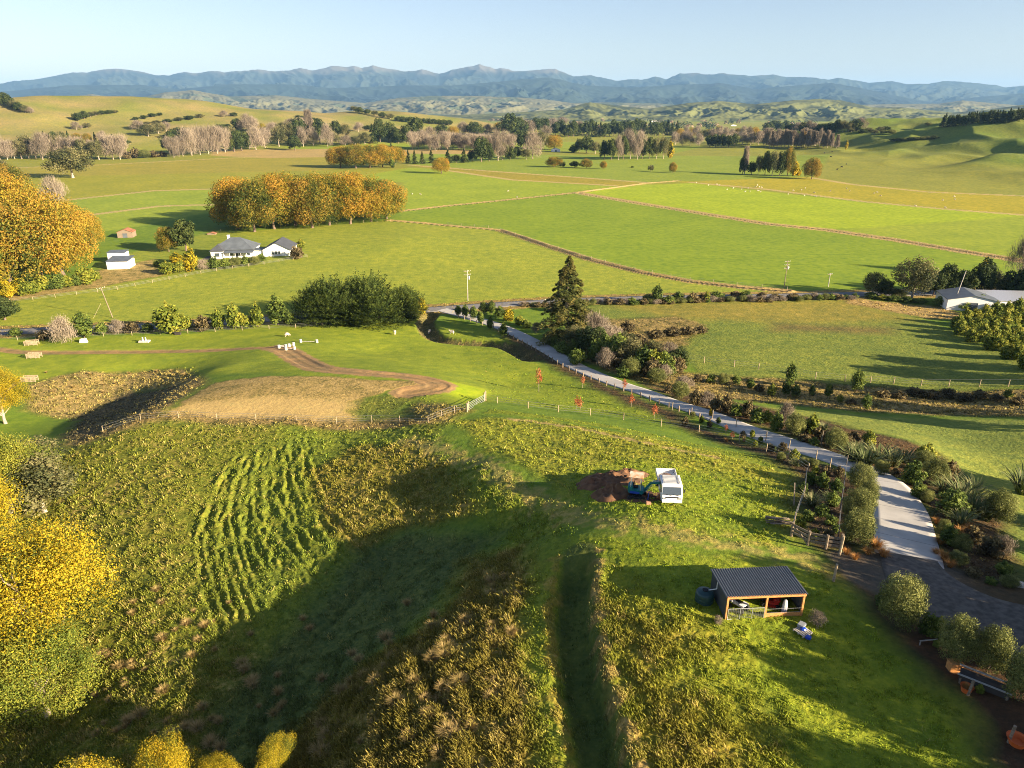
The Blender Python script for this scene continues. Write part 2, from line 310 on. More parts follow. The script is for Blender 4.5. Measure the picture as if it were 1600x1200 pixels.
# ---------------------------------------------------------------- the ground sheet
SW = {}
def build_ground():
    ys = [];
    py = 1330.0
    while True:                                   # rows: fine where the view is near, coarser with distance
        dx, dy, dz = ray(800, py); hh = CAMZ - (21 if py > 900 else 21 - 21 * min(1, (900 - py) / 420.0))
        yy = float(dy * hh / -dz) if dz < 0 else 1e9
        if yy > 7500: break
        if not ys or yy > ys[-1] + 0.02: ys.append(yy)
        py -= 1.15 if py > 460 else (0.9 if py > 300 else 0.45)
    ys = np.array(ys)
    ys = np.concatenate([np.linspace(-160, ys[0] - 0.5, 50), ys, [9000, 12000, 20000]])
    nt_ = 1150
    t = np.linspace(-1.0, 1.0, nt_); out = np.array([1.06, 1.15, 1.3, 1.5, 1.8, 2.3, 3.0, 4.0]); t = np.concatenate([-out[::-1], t, out])
    Wd = 0.72 * (np.maximum(ys, 20) * CP + 38 * SP) * 1.06 + 3
    X = t[None, :] * Wd[:, None]; Y = np.repeat(ys[:, None], len(t), 1)
    nr, nc = X.shape; x = X.ravel(); y = Y.ravel()
    z = height(x, y)
    n = len(x)
    # world-space zones: colour, dryness, tuft size
    col = np.zeros((n, 3)); dry = np.zeros(n); tuft = np.full(n, 0.3); disp = np.zeros(n)
    green = np.array((0.13, 0.20, 0.022)); col[:] = green
    dist = np.hypot(x, y)
    wx = x + 0.05 * dist / 10 * 0 + noise(x / 2.3, y / 2.3, 31) * 0.7 + noise(x / 9, y / 9, 32) * 0.9
    wy = y + noise(x / 2.3 + 50, y / 2.3, 33) * 0.7 + noise(x / 9 + 50, y / 9, 34) * 0.9
    def zone(pix, c=None, d=None, tf=None, dp=None, warp=True, soft=1.4, f=1.0):
        poly = W2(pix); a = np.array(poly)
        m = (x > a[:, 0].min() - 3) & (x < a[:, 0].max() + 3) & (y > a[:, 1].min() - 3) & (y < a[:, 1].max() + 3)
        idx = np.nonzero(m)[0]
        if not len(idx): return
        xx, yy = (wx[idx], wy[idx]) if warp else (x[idx], y[idx])
        ins = in_poly(xx, yy, poly)
        wgt = ins.astype(float)
        if soft > 0:
            dd = seg_dist(xx, yy, poly + [poly[0]])[0]; wgt = np.clip(0.5 + np.where(ins, 1, -1) * dd / soft / 2, 0, 1)
        wgt = wgt * f
        if c is not None: col[idx] = col[idx] * (1 - wgt[:, None]) + np.array(c) * wgt[:, None]
        if d is not None: dry[idx] = dry[idx] * (1 - wgt) + d * wgt
        if tf is not None: tuft[idx] = tuft[idx] * (1 - wgt) + tf * wgt
        if dp is not None: disp[idx] = disp[idx] * (1 - wgt) + dp * wgt
    def strip(line, wid, c=None, d=None, tf=None, dp=None, f=1.0, off=0.0, warp=0.0, soft=0.3):
        a = np.array(line); pad = wid + abs(off) + 3
        m = (x > a[:, 0].min() - pad) & (x < a[:, 0].max() + pad) & (y > a[:, 1].min() - pad) & (y < a[:, 1].max() + pad)
        idx = np.nonzero(m)[0]
        if not len(idx): return
        dd, s, al, T = seg_dist(x[idx], y[idx], line)
        v = np.where(dd < abs(s) + 0.01, abs(s - off), dd + abs(off))
        v = v + warp * noise(x[idx] / 1.1, y[idx] / 1.1, 77)
        wgt = (1 - sstep(wid - soft, wid + soft, v)) * f
        if c is not None: col[idx] = col[idx] * (1 - wgt[:, None]) + np.array(c) * wgt[:, None]
        if d is not None: dry[idx] = dry[idx] * (1 - wgt) + d * wgt
        if tf is not None: tuft[idx] = tuft[idx] * (1 - wgt) + tf * wgt
        if dp is not None: disp[idx] = disp[idx] * (1 - wgt) + dp * wgt
    hh = hills(x, y); lm = (sstep(4, 12, hh) * (x < -30))[:, None]; rm = (sstep(4, 12, hh) * (x > 60))[:, None]
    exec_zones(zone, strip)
    hn = (0.5 + 0.9 * fbm(x / 90, y / 90, 15, 3))[:, None]; hn = np.clip(hn, 0, 1)
    hl = np.array((0.165, 0.180, 0.040)) * (1 - hn) + np.array((0.255, 0.205, 0.085)) * hn; hr = np.array((0.120, 0.175, 0.028)) * (1 - hn) + np.array((0.175, 0.195, 0.045)) * hn
    col = col * (1 - lm) + hl * lm; col = col * (1 - rm) + hr * rm; tuft = tuft + 0.3 * (lm + rm)[:, 0]
    # geometry of the sward: clumps and blades as relief, fading with distance
    fade = 1 - sstep(90, 230, dist)
    big = np.maximum(0, fbm(x / 1.3, y / 1.3, 61, 3)) ** 1.0
    sml = fbm(x / 0.42, y / 0.42, 66, 2)
    z = z + disp * (big * 0.6 + sml * 0.18) * fade + 0.03 * tuft * sml * fade
    tuft *= 1 - 0.45 * sstep(150, 600, dist)
    V = np.stack([x, y, z], 1)
    i = np.arange(nr - 1)[:, None] * nc + np.arange(nc - 1)[None, :]; i = i.ravel()
    Fq = np.stack([i, i + 1, i + nc + 1, i + nc], 1)
    SW.update(x=x, y=y, z=z, col=col, dry=dry, disp=disp, dist=dist)
    me = mesh_np('ground', V, Fq, ground_material(), [('base', 'FLOAT_COLOR', col), ('dry', 'FLOAT', dry), ('tuft', 'FLOAT', tuft)], smooth=True)
    o = link(bpy.data.objects.new('ground', me)); tag(o, kind='structure'); return o
G1 = (0.172, 0.240, 0.022)      # bright lush pasture
G2 = (0.210, 0.262, 0.025)      # mown lawn
G3 = (0.120, 0.160, 0.020)      # yellowish pasture
G4 = (0.075, 0.120, 0.022)      # coarse paddock
STRAW = (0.36, 0.25, 0.085)
BROWN = (0.20, 0.125, 0.06)
def exec_zones(zone, strip):
    FAR = dict(warp=False, soft=3)
    # far plain
    zone([(-700, 300), (-700, 190), (2300, 190), (2300, 300)], (0.212, 0.219, 0.036), 0.1, 0.2, **FAR)
    zone([(-600, 262), (20, 262), (300, 250), (400, 244), (520, 236), (520, 268), (110, 275), (-600, 290)], (0.255, 0.227, 0.036), 0.15, 0.2, **FAR)
    zone([(330, 234), (470, 233), (640, 232), (800, 234), (800, 248), (620, 244), (420, 247), (330, 243)], (0.340, 0.250, 0.100), 0.3, 0.2, **FAR)
    zone([(430, 229), (900, 222), (1100, 228), (1050, 240), (800, 234), (470, 233)], (0.197, 0.249, 0.030), 0.0, 0.2, **FAR)
    zone([(110, 275), (520, 266), (640, 262), (640, 275), (520, 282), (340, 294), (240, 299), (110, 312), (-500, 320), (-500, 285)], (0.241, 0.242, 0.030), 0.05, 0.2, **FAR)
    zone([(110, 313), (240, 299), (340, 296), (340, 330), (180, 360), (-300, 380), (-300, 330)], (0.213, 0.270, 0.032), 0, 0.15, **FAR)
    zone([(640, 262), (760, 268), (900, 278), (1010, 288), (900, 300), (700, 322), (632, 330), (630, 285), (520, 282)], (0.226, 0.286, 0.028), 0, 0.15, **FAR)
    zone([(640, 258), (760, 267), (900, 277), (1020, 286), (960, 291), (800, 282), (690, 266)], (0.264, 0.226, 0.032), 0.1, 0.2, **FAR)
    zone([(640, 240), (1300, 240), (1270, 278), (1060, 283), (1010, 286), (640, 256)], (0.197, 0.249, 0.032), 0.02, 0.2, **FAR)
    zone([(1060, 284), (1270, 276), (1340, 290), (1600, 307), (1900, 330), (1900, 355), (1600, 336), (1350, 315), (1200, 297), (1080, 287)], (0.300, 0.267, 0.026), 0.2, 0.35, **FAR)
    zone([(632, 331), (700, 323), (905, 302), (1200, 352), (1290, 360), (1500, 393), (1600, 409), (1800, 440), (1700, 452), (1250, 455), (1080, 441), (920, 406), (850, 384), (780, 361), (610, 346)], G1, 0, 0.1, **FAR)
    zone([(910, 301), (1010, 289), (1080, 286), (1350, 316), (1600, 337), (1900, 358), (1300, 358), (1200, 350)], (0.260, 0.329, 0.021), 0, 0.1, **FAR)
    zone([(1290, 360), (1600, 338), (1900, 360), (1800, 440), (1600, 408)], (0.222, 0.277, 0.030), 0, 0.35, **FAR)
    # paddock round the house, coarse
    zone([(-200, 475), (160, 445), (300, 425), (340, 365), (610, 345), (700, 353), (780, 361), (850, 384), (920, 406), (1080, 441), (1230, 457), (950, 470), (700, 478), (480, 490), (300, 503), (0, 515), (-200, 520)], (0.229, 0.268, 0.036), 0.12, 0.55, 0.0, soft=1.5)
    zone([(150, 410), (340, 360), (480, 390), (330, 425), (160, 440)], (0.193, 0.234, 0.032), 0.15, 0.4)
    zone([(140, 425), (240, 405), (255, 430), (160, 448), (20, 470), (0, 465)], (0.160, 0.140, 0.040), 0.7, 0.6)
    # lawns left
    zone([(-100, 535), (300, 522), (470, 500), (660, 498), (700, 510), (800, 560), (950, 640), (780, 628), (700, 640), (600, 600), (260, 600), (60, 600), (-100, 560)], G2, 0, 0.28, 0.06, soft=1)
    zone([(600, 585), (700, 595), (770, 612), (730, 632), (700, 612)], (0.277, 0.351, 0.017), 0, 0.2, 0.03, soft=1)
    zone([(700, 498), (780, 520), (860, 580), (1000, 640), (1040, 660), (900, 642), (780, 628)], (0.191, 0.242, 0.023), 0, 0.35, 0.08, soft=1)
    # verges along the road
    strip(L_ROAD, 6.5, (0.220, 0.165, 0.050), 0.55, 0.8, 0.25, warp=0.8)
    # right paddocks
    zone([(900, 478), (1200, 470), (1320, 467), (1460, 505), (1600, 560), (1800, 610), (1600, 605), (1100, 590), (1060, 545), (1000, 520), (940, 510)], (0.156, 0.199, 0.041), 0.1, 0.95, 0.06, soft=1)
    zone([(950, 476), (1200, 470), (1320, 470), (1430, 500), (1250, 505), (1050, 498)], (0.225, 0.202, 0.042), 0.25, 0.6, 0.03, soft=4)
    zone([(1210, 505), (1400, 512), (1390, 522), (1200, 517)], (0.130, 0.090, 0.045), 0.3, 0.9, soft=3, f=0.7)
    zone([(1315, 465), (1480, 480), (1520, 500), (1450, 498), (1330, 475)], (0.250, 0.165, 0.070), 0.8, 0.9, 0.35)
    zone([(1090, 625), (1300, 645), (1640, 655), (1800, 760), (1600, 860), (1560, 800), (1480, 715), (1280, 655), (1100, 628)], (0.197, 0.241, 0.050), 0.05, 0.6, 0.06, soft=1)
    zone([(1040, 580), (1200, 590), (1700, 605), (1700, 655), (1600, 652), (1300, 640), (1090, 618), (1000, 600)], (0.120, 0.100, 0.035), 0.65, 0.9, 0.3)
    zone([(930, 500), (1060, 495), (1105, 508), (1060, 545), (1060, 590), (1000, 600), (900, 560), (880, 530)], (0.130, 0.110, 0.035), 0.6, 0.9, 0.25)
    # straw platform and tussock banks
    zone([(255, 652), (285, 628), (330, 600), (420, 588), (560, 592), (640, 596), (665, 604), (600, 612), (560, 625), (560, 640), (640, 655), (560, 662), (400, 657)], (0.250, 0.190, 0.060), 0.72, 0.8, 0.05, soft=0.5)
    zone([(255, 652), (300, 632), (420, 622), (540, 628), (575, 650), (480, 664)], (0.620, 0.440, 0.170), 0.9, 0.4, 0.02, soft=2)
    zone([(545, 628), (640, 608), (680, 615), (640, 632), (590, 655), (545, 650)], (0.135, 0.161, 0.030), 0.15, 0.9, 0.15)
    zone([(550, 640), (640, 640), (610, 660), (560, 660)], (0.104, 0.132, 0.030), 0.1, 0.4)  # shadow of the bank painted as a darker green patch
    zone([(640, 640), (660, 628), (700, 632), (740, 640), (700, 660), (640, 662)], (0.160, 0.140, 0.040), 0.62, 0.9, 0.25)
    zone([(255, 648), (640, 652), (700, 662), (640, 668), (255, 662), (110, 700), (90, 680), (200, 640), (300, 580), (320, 600)], (0.170, 0.130, 0.050), 0.6, 0.9, 0.22)
    zone([(40, 640), (40, 600), (130, 580), (240, 578), (300, 575), (285, 600), (210, 610), (120, 655)], (0.160, 0.140, 0.045), 0.7, 0.9, 0.4)
    zone([(100, 690), (120, 650), (200, 610), (285, 600), (250, 630), (150, 680)], (0.086, 0.075, 0.043), 0.45, 0.8, 0.2)  # shaded gully side, its darkness put into the ground colour
    # near slopes
    zone([(110, 700), (255, 662), (440, 668), (640, 668), (700, 662), (640, 720), (480, 700), (440, 720), (400, 900), (430, 1010), (405, 1140), (380, 1300), (-60, 1300), (-60, 760)], (0.170, 0.185, 0.026), 0.40, 0.95, 0.28)
    zone([(360, 700), (470, 680), (520, 700), (580, 860), (440, 1010), (330, 960), (320, 800)], (0.153, 0.193, 0.026), 0.20, 0.9, 0.20, soft=4)
    zone([(440, 668), (640, 668), (700, 690), (560, 700), (450, 700)], (0.167, 0.212, 0.028), 0.1, 0.8, 0.22)
    zone([(470, 740), (560, 700), (650, 690), (760, 730), (800, 790), (620, 830), (560, 870), (510, 820)], (0.180, 0.170, 0.028), 0.40, 0.95, 0.34, soft=1)
    zone([(700, 700), (820, 760), (900, 800), (880, 860), (800, 850), (740, 780)], (0.184, 0.227, 0.028), 0.2, 0.9, 0.3)
    zone([(440, 1000), (560, 860), (640, 830), (800, 830), (740, 880), (660, 960), (560, 1060), (440, 1200), (330, 1300), (330, 1100)], (0.107, 0.140, 0.041), 0.12, 0.9, 0.20, soft=1.5)  # gully shadow painted in as a darker grass colour
    zone([(740, 870), (820, 850), (840, 950), (850, 1100), (860, 1300), (400, 1300), (440, 1150), (600, 1020), (680, 960)], (0.185, 0.160, 0.030), 0.48, 1.0, 0.42)
    zone([(700, 655), (860, 658), (1000, 680), (1150, 715), (1260, 745), (1220, 860), (1050, 820), (900, 780), (760, 700)], (0.222, 0.242, 0.030), 0.24, 0.9, 0.2, soft=1)
    zone([(900, 740), (1000, 720), (1200, 760), (1230, 850), (1000, 830), (900, 790)], (0.193, 0.249, 0.025), 0.1, 0.8, 0.16, soft=2)
    zone([(870, 840), (1000, 850), (1200, 880), (1300, 890), (1580, 1200), (1600, 1300), (960, 1300), (930, 1050), (930, 900)], (0.191, 0.242, 0.022), 0.0, 0.6, 0.08, soft=1)
    zone([(920, 915), (1100, 960), (1130, 1020), (1060, 1060), (1180, 1130), (1220, 1300), (980, 1300), (950, 1080)], (0.200, 0.184, 0.028), 0.36, 1.0, 0.33, soft=3)
    zone([(830, 880), (870, 850), (885, 900), (890, 1000), (900, 1100), (930, 1300), (860, 1300), (850, 1100), (835, 980)], (0.200, 0.240, 0.026), 0.15, 0.8, 0.12)
    # worn strips, and painted shade along the cut
    strip(smooth_line(W2([(640, 690), (740, 720), (800, 755), (860, 790), (930, 812), (1010, 825), (1100, 845), (1200, 862), (1290, 885)])), 1.0, (0.380, 0.300, 0.100), 0.6, 0.6, 0.1, f=0.65, warp=2.2, soft=1.2)
    strip(smooth_line(W2([(800, 655), (900, 668), (1000, 690), (1060, 703), (1120, 715)])), 0.5, (0.300, 0.250, 0.090), 0.6, 0.6, 0.1, warp=0.6)
    strip(smooth_line(W2([(760, 645), (860, 655), (1000, 678), (1150, 712), (1240, 742)])), 1.7, (0.173, 0.219, 0.022), 0.0, 0.6, 0.1, off=1.2, warp=0.3)
    strip(L_CUT, 1.4, (0.096, 0.125, 0.030), 0.1, 0.5, 0.08)  # shade under the bank painted as a dark floor colour
    strip(L_CUT, 0.25, (0.300, 0.210, 0.080), 0.8, 0.9, 0.2, off=1.5, warp=0.8, f=0.7)
    strip(L_CUT, 0.3, (0.300, 0.220, 0.050), 0.5, 0.9, 0.2, off=-2.0, warp=0.8, f=0.6)
    strip(L_TRACK, 1.45, (0.300, 0.195, 0.095), 0.25, 0.25, 0.0, warp=0.2)
    strip(L_TRACK[34:], 3.2, (0.340, 0.215, 0.105), 0.25, 0.3, 0.0, warp=0.5)
    strip(L_TRACK, 0.25, (0.170, 0.130, 0.060), 0.2, 0.5, 0.0, warp=0.2, off=0.0, f=0.6)
    strip(L_DITCH, 2.6, (0.121, 0.111, 0.044), 0.45, 0.9, 0.25, warp=0.5)
    strip(L_FIELD[0], 4.6, (0.420, 0.310, 0.160), 0.7, 0.9, 0.0, warp=0.8)
    for L in L_FIELD[:3]:
        strip(L, 2.8, (0.420, 0.310, 0.150), 0.7, 0.9, 0.0, warp=0.5); strip(L, 1.1, (0.035, 0.028, 0.020), 0.1, 0.5, 0.0, off=-1.2)
    for L in L_FIELD[3:]:
        strip(L, 3.2, (0.400, 0.320, 0.150), 0.6, 0.9, 0.0, warp=0.5, f=0.9)
    # planting beds beside the drive
    zone([(1235, 830), (1250, 745), (1215, 725), (1160, 700), (1050, 665), (1060, 655), (1200, 697), (1290, 725), (1370, 760), (1385, 860), (1310, 880)], (0.060, 0.042, 0.026), 0.2, 0.7, 0.1)
    zone([(1000, 600), (1100, 640), (1200, 672), (1330, 722), (1400, 748), (1445, 800), (1470, 885), (1560, 940), (1590, 900), (1570, 800), (1480, 715), (1380, 680), (1280, 655), (1100, 618)], (0.085, 0.055, 0.030), 0.3, 0.8, 0.12)
    zone([(1290, 885), (1340, 935), (1405, 1000), (1475, 1090), (1540, 1200), (1700, 1300), (1700, 1080), (1600, 1040), (1500, 1000), (1400, 940), (1330, 880)], (0.075, 0.045, 0.028), 0.1, 0.6, 0.05)
    zone([(780, 505), (860, 552), (960, 606), (1080, 652), (1050, 660), (940, 612), (850, 565), (770, 515)], (0.085, 0.060, 0.030), 0.2, 0.7, 0.1)
    zone([(1306, 872), (1390, 862), (1470, 872), (1560, 925), (1640, 990), (1640, 1060), (1500, 985), (1430, 955), (1370, 930), (1325, 905)], (0.095, 0.082, 0.070), 0.05, 0.45, 0.0, soft=0.5)
    zone([(1500, 900), (1620, 910), (1700, 1000), (1600, 990), (1520, 950)], (0.085, 0.060, 0.035), 0.1, 0.4, 0.0)
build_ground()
# ---------------------------------------------------------------- far hills and mountains
PR_MTN = '''-200,146 -60,140 0,139 42,137 87,129 110,132 130,127 160,125 190,119 210,114 232,114 247,110 272,108 300,111 322,118 342,118 362,113 380,115 400,111 415,113 445,111 460,109 480,112 500,111 517,107 535,111 560,104 580,105 590,104 600,107 615,103 632,108 660,112 680,109 702,116 722,109 742,105 757,101 777,108 790,107 800,111 815,112 832,110 857,108 882,120 905,118 942,127 960,124 975,125 992,120 1007,124 1025,115 1047,114 1062,117 1082,115 1120,119 1150,117 1167,121 1200,121 1225,125 1237,122 1260,126 1280,130 1310,127 1330,132 1360,131 1380,127 1400,128 1450,133 1465,137 1497,133 1537,141 1550,140 1575,145 1600,144 1700,150 1900,150'''
PR_FOR = '''-200,150 0,146 120,143 200,134 300,133 350,140 420,132 500,132 560,138 650,134 720,134 800,126 850,121 900,134 960,137 1020,133 1080,130 1130,140 1190,133 1230,130 1270,138 1320,150 1370,160 1430,152 1500,145 1560,150 1620,150 1900,155'''
PR_FOOT = '''-200,170 0,168 100,165 165,158 195,153 232,147 262,152 300,152 330,145 370,141 392,146 420,151 450,150 480,149 540,156 600,161 650,153 690,150 740,150 800,152 850,156 880,161 930,160 1000,162 1050,166 1100,166 1190,165 1380,162 1410,157 1440,160 1500,166 1700,166 1900,170'''
PR_NEAR = '''-200,186 500,186 600,183 700,181 800,176 870,171 905,160 940,165 985,170 1040,161 1080,158 1130,163 1180,157 1215,155 1245,157 1290,168 1330,168 1400,176 1450,171 1500,163 1540,157 1580,162 1640,168 1900,170'''
def relief(name, prof, dist, back, front, seed, spur, mats, amp, mottling, col_lo, col_hi, hi_z, patch):
    pr = np.array([[float(v) for v in t.split(',')] for t in prof.split()])
    az = (pr[:, 0] - 800) / F
    nu = 1500; nv = 130
    u = np.linspace(az[0], az[-1], nu); v = np.concatenate([np.linspace(-1, 0, nv), np.linspace(0.03, 1, 20)])
    yy = dist + np.where(v < 0, v * front, v * back)
    U, Yg = np.meshgrid(u, yy); Vv = np.repeat(v[:, None], nu, 1)
    X = U * Yg / CP * 1.0
    top_py = np.interp(U, az, pr[:, 1])
    bb = (600 - top_py) / F
    hz = CAMZ + (-SP + bb * CP) / (CP + bb * SP) * dist            # ridge height that meets the skyline
    xs = U * dist
    wob = fbm(xs / (spur * 3), Yg / (spur * 3), seed, 3) * spur * 0.6
    r1 = 1 - np.abs(noise((xs + wob) / spur, Yg / (spur * 2.6), seed + 1)) * 1.6
    r2 = 1 - np.abs(noise((xs + wob) / spur * 2.6 + 7, (Yg + wob) / spur * 1.3, seed + 2)) * 1.6
    r3 = 1 - np.abs(noise((xs + wob * .5) / spur * 6.5 + 3, (Yg - wob) / spur * 4, seed + 3)) * 1.6
    t = np.where(Vv < 0, 1 + Vv, 1 - Vv)
    prof_v = t ** 1.15
    carve = (0.58 * r1 + 0.34 * r2 + 0.11 * r3)
    k = amp * (1 - t ** 2.5) 
    H = hz * prof_v * (1 - k) + hz * k * np.clip(carve, -0.2, 1.2) * np.sqrt(np.clip(t, 0, 1)) * 1.0
    H = H + hz * 0.016 * r3 * np.clip(t, 0, 1)
    H = np.where(t < 0.02, -20, H)
    Vx = np.stack([X.ravel(), Yg.ravel(), H.ravel()], 1)
    # vegetation cover: bush in the hollows, grass on the spurs, bare tops
    cov = fbm(xs / mottling, Yg / mottling, seed + 5, 4) * 0.9 + (0.55 - carve) * patch
    m = sstep(-0.05, 0.22, cov)[..., None]
    top = sstep(hi_z, hi_z * 1.25, H + 90 * fbm(xs / 500, Yg / 500, seed + 8, 3))[..., None]
    c = np.array(col_hi[0]) * (1 - m) + np.array(col_lo) * m
    c = c * (1 - top) + np.array(col_hi[1]) * top
    c = c * (1 + 0.18 * fbm(xs / 260, Yg / 260, seed + 9, 3))[..., None]
    nr, nc = U.shape
    i = (np.arange(nr - 1)[:, None] * nc + np.arange(nc - 1)[None, :]).ravel()
    me = mesh_np(name, Vx, np.stack([i, i + 1, i + nc + 1, i + nc], 1), mats, [('base', 'FLOAT_COLOR', c.reshape(-1, 3))], smooth=True)
    return tag(link(bpy.data.objects.new(name, me)), kind='structure')
def attr_mat(name, attr='base', rough=0.95, bump=0.0, bscale=0.01):
    m = bpy.data.materials.new(name); m.use_nodes = True; t = m.node_tree; b = t.nodes['Principled BSDF']
    b.inputs['Roughness'].default_value = rough; b.inputs['Specular IOR Level'].default_value = 0.1
    a = t.nodes.new('ShaderNodeAttribute'); a.attribute_name = attr; t.links.new(a.outputs['Color'], b.inputs['Base Color'])
    return m
M_REL = attr_mat('hill_cover')
relief('mountains', PR_MTN, 19000, 3500, 5200, 11, 1350, M_REL, 0.9, 1500, (0.018, 0.026, 0.024), ((0.032, 0.042, 0.030), (0.12, 0.105, 0.08)), 820, 0.3)
relief('forested_mountains', PR_FOR, 14500, 1500, 3600, 41, 1150, M_REL, 0.9, 1500, (0.014, 0.022, 0.020), ((0.024, 0.036, 0.026), (0.08, 0.085, 0.06)), 900, 0.2)
relief('foothills', PR_FOOT, 9200, 900, 2300, 71, 330, M_REL, 0.8, 420, (0.07, 0.085, 0.045), ((0.125, 0.12, 0.06), (0.15, 0.13, 0.075)), 260, 1.0)
relief('low_hills', PR_NEAR, 5200, 500, 1300, 91, 230, M_REL, 0.85, 210, (0.045, 0.055, 0.025), ((0.115, 0.125, 0.042), (0.15, 0.13, 0.06)), 140, 0.9)
# ---------------------------------------------------------------- air
def haze():
    bm = bmesh.new(); bmesh.ops.create_cube(bm, size=1)
    me = bpy.data.meshes.new('haze'); bm.to_mesh(me); bm.free()
    o = link(bpy.data.objects.new('haze', me)); o.scale = (46000, 46000, 1400); o.location = (0, 14000, 1400 / 2 - 80)
    m = bpy.data.materials.new('haze_air'); m.use_nodes = True; t = m.node_tree; t.nodes.remove(t.nodes['Principled BSDF'])
    v = t.nodes.new('ShaderNodeVolumePrincipled'); v.inputs['Color'].default_value = (0.29, 0.58, 1.0, 1); v.inputs['Density'].default_value = 2.8e-5; v.inputs['Anisotropy'].default_value = 0.0
    t.links.new(v.outputs[0], t.nodes['Material Output'].inputs['Volume']); me.materials.append(m)
    tag(o, kind='stuff'); return o
haze()
# ---------------------------------------------------------------- foliage
RNG = np.random.default_rng(7)
def leaf_mat(name, c1, c2, c3=None, trans=0.25, var=0.12, rough=0.75):
    """leaf colour from the clump attribute (mixes c1..c2..c3) plus a drift per plant"""
    m = bpy.data.materials.new(name); m.use_nodes = True; t = m.node_tree; N = t.nodes; Lk = t.links; b = N['Principled BSDF']
    b.inputs['Roughness'].default_value = rough; b.inputs['Specular IOR Level'].default_value = 0.2
    a = N.new('ShaderNodeAttribute'); a.attribute_name = 'tone'
    oi = N.new('ShaderNodeObjectInfo')
    ad = N.new('ShaderNodeMath'); ad.operation = 'MULTIPLY_ADD'; Lk.new(oi.outputs['Random'], ad.inputs[0]); ad.inputs[1].default_value = 2 * var; ad.inputs[2].default_value = -var
    sm = N.new('ShaderNodeMath'); sm.operation = 'ADD'; sm.use_clamp = True; Lk.new(a.outputs['Fac'], sm.inputs[0]); Lk.new(ad.outputs[0], sm.inputs[1])
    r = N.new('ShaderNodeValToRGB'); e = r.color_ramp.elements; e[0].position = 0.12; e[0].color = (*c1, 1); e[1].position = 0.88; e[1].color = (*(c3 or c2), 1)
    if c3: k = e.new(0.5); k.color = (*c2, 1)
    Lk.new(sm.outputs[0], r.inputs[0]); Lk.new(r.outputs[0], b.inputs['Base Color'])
    if trans:
        tr = N.new('ShaderNodeBsdfTranslucent'); Lk.new(r.outputs[0], tr.inputs[0]); mx = N.new('ShaderNodeMixShader'); mx.inputs[0].default_value = trans
        Lk.new(b.outputs[0], mx.inputs[1]); Lk.new(tr.outputs[0], mx.inputs[2]); Lk.new(mx.outputs[0], N['Material Output'].inputs[0])
    return m
LM = dict(
    oak=leaf_mat('oak_leaves', (0.050, 0.075, 0.012), (0.25, 0.205, 0.018), (0.39, 0.215, 0.028), var=0.12),
    oakgreen=leaf_mat('oak_leaves_green', (0.045, 0.07, 0.012), (0.18, 0.165, 0.02), (0.34, 0.20, 0.03), var=0.15),
    gold=leaf_mat('gold_leaves', (0.055, 0.075, 0.010), (0.34, 0.28, 0.014), (0.50, 0.34, 0.018), var=0.10),
    orange=leaf_mat('orange_leaves', (0.10, 0.11, 0.016), (0.32, 0.235, 0.022), (0.41, 0.22, 0.032), var=0.08),
    lime=leaf_mat('lime_leaves', (0.075, 0.11, 0.016), (0.19, 0.22, 0.026), (0.32, 0.30, 0.04), var=0.10),
    dark=leaf_mat('evergreen_leaves', (0.022, 0.038, 0.012), (0.05, 0.075, 0.020), (0.10, 0.12, 0.03), var=0.12),
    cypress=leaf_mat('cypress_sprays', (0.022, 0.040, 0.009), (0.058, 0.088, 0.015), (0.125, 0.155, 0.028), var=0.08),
    conifer=leaf_mat('conifer_needles', (0.040, 0.055, 0.014), (0.095, 0.110, 0.025), (0.20, 0.17, 0.045), var=0.05),
    gum=leaf_mat('gum_leaves', (0.055, 0.065, 0.025), (0.12, 0.125, 0.045), (0.21, 0.19, 0.08), var=0.12),
    olive=leaf_mat('olive_leaves', (0.065, 0.080, 0.022), (0.155, 0.172, 0.045), (0.275, 0.28, 0.082), var=0.12),
    shrub=leaf_mat('shrub_leaves', (0.04, 0.065, 0.014), (0.095, 0.14, 0.025), (0.19, 0.23, 0.04), var=0.18),
    bronze=leaf_mat('bronze_leaves', (0.060, 0.048, 0.026), (0.135, 0.108, 0.048), (0.24, 0.185, 0.08), var=0.2),
    twig=leaf_mat('bare_twigs', (0.10, 0.085, 0.063), (0.20, 0.16, 0.118), (0.33, 0.27, 0.195), var=0.22, trans=0.0),
    red=leaf_mat('red_leaves', (0.30, 0.06, 0.02), (0.42, 0.12, 0.05), (0.48, 0.2, 0.08), var=0.15),
    sedge=leaf_mat('sedge_blades', (0.26, 0.10, 0.02), (0.42, 0.20, 0.05), (0.50, 0.30, 0.10), var=0.12),
    straw=leaf_mat('straw_blades', (0.20, 0.17, 0.045), (0.36, 0.26, 0.09), (0.50, 0.36, 0.16), var=0.1),
    grass=leaf_mat('grass_blades', (0.09, 0.14, 0.018), (0.17, 0.20, 0.028), (0.32, 0.26, 0.07), var=0.1),
    flax=leaf_mat('flax_blades', (0.045, 0.065, 0.020), (0.10, 0.13, 0.04), (0.26, 0.24, 0.11), var=0.12, trans=0.1))
M_BARK = mat('bark', (0.15, 0.11, 0.08), 0.9, noise_amt=0.35, noise_scale=6, bump=0.4)
M_PALE = mat('pale_bark', (0.34, 0.28, 0.21), 0.9, noise_amt=0.3, noise_scale=5)
def rand_unit(n, rng):
    v = rng.normal(size=(n, 3)); return v / np.linalg.norm(v, axis=1)[:, None]
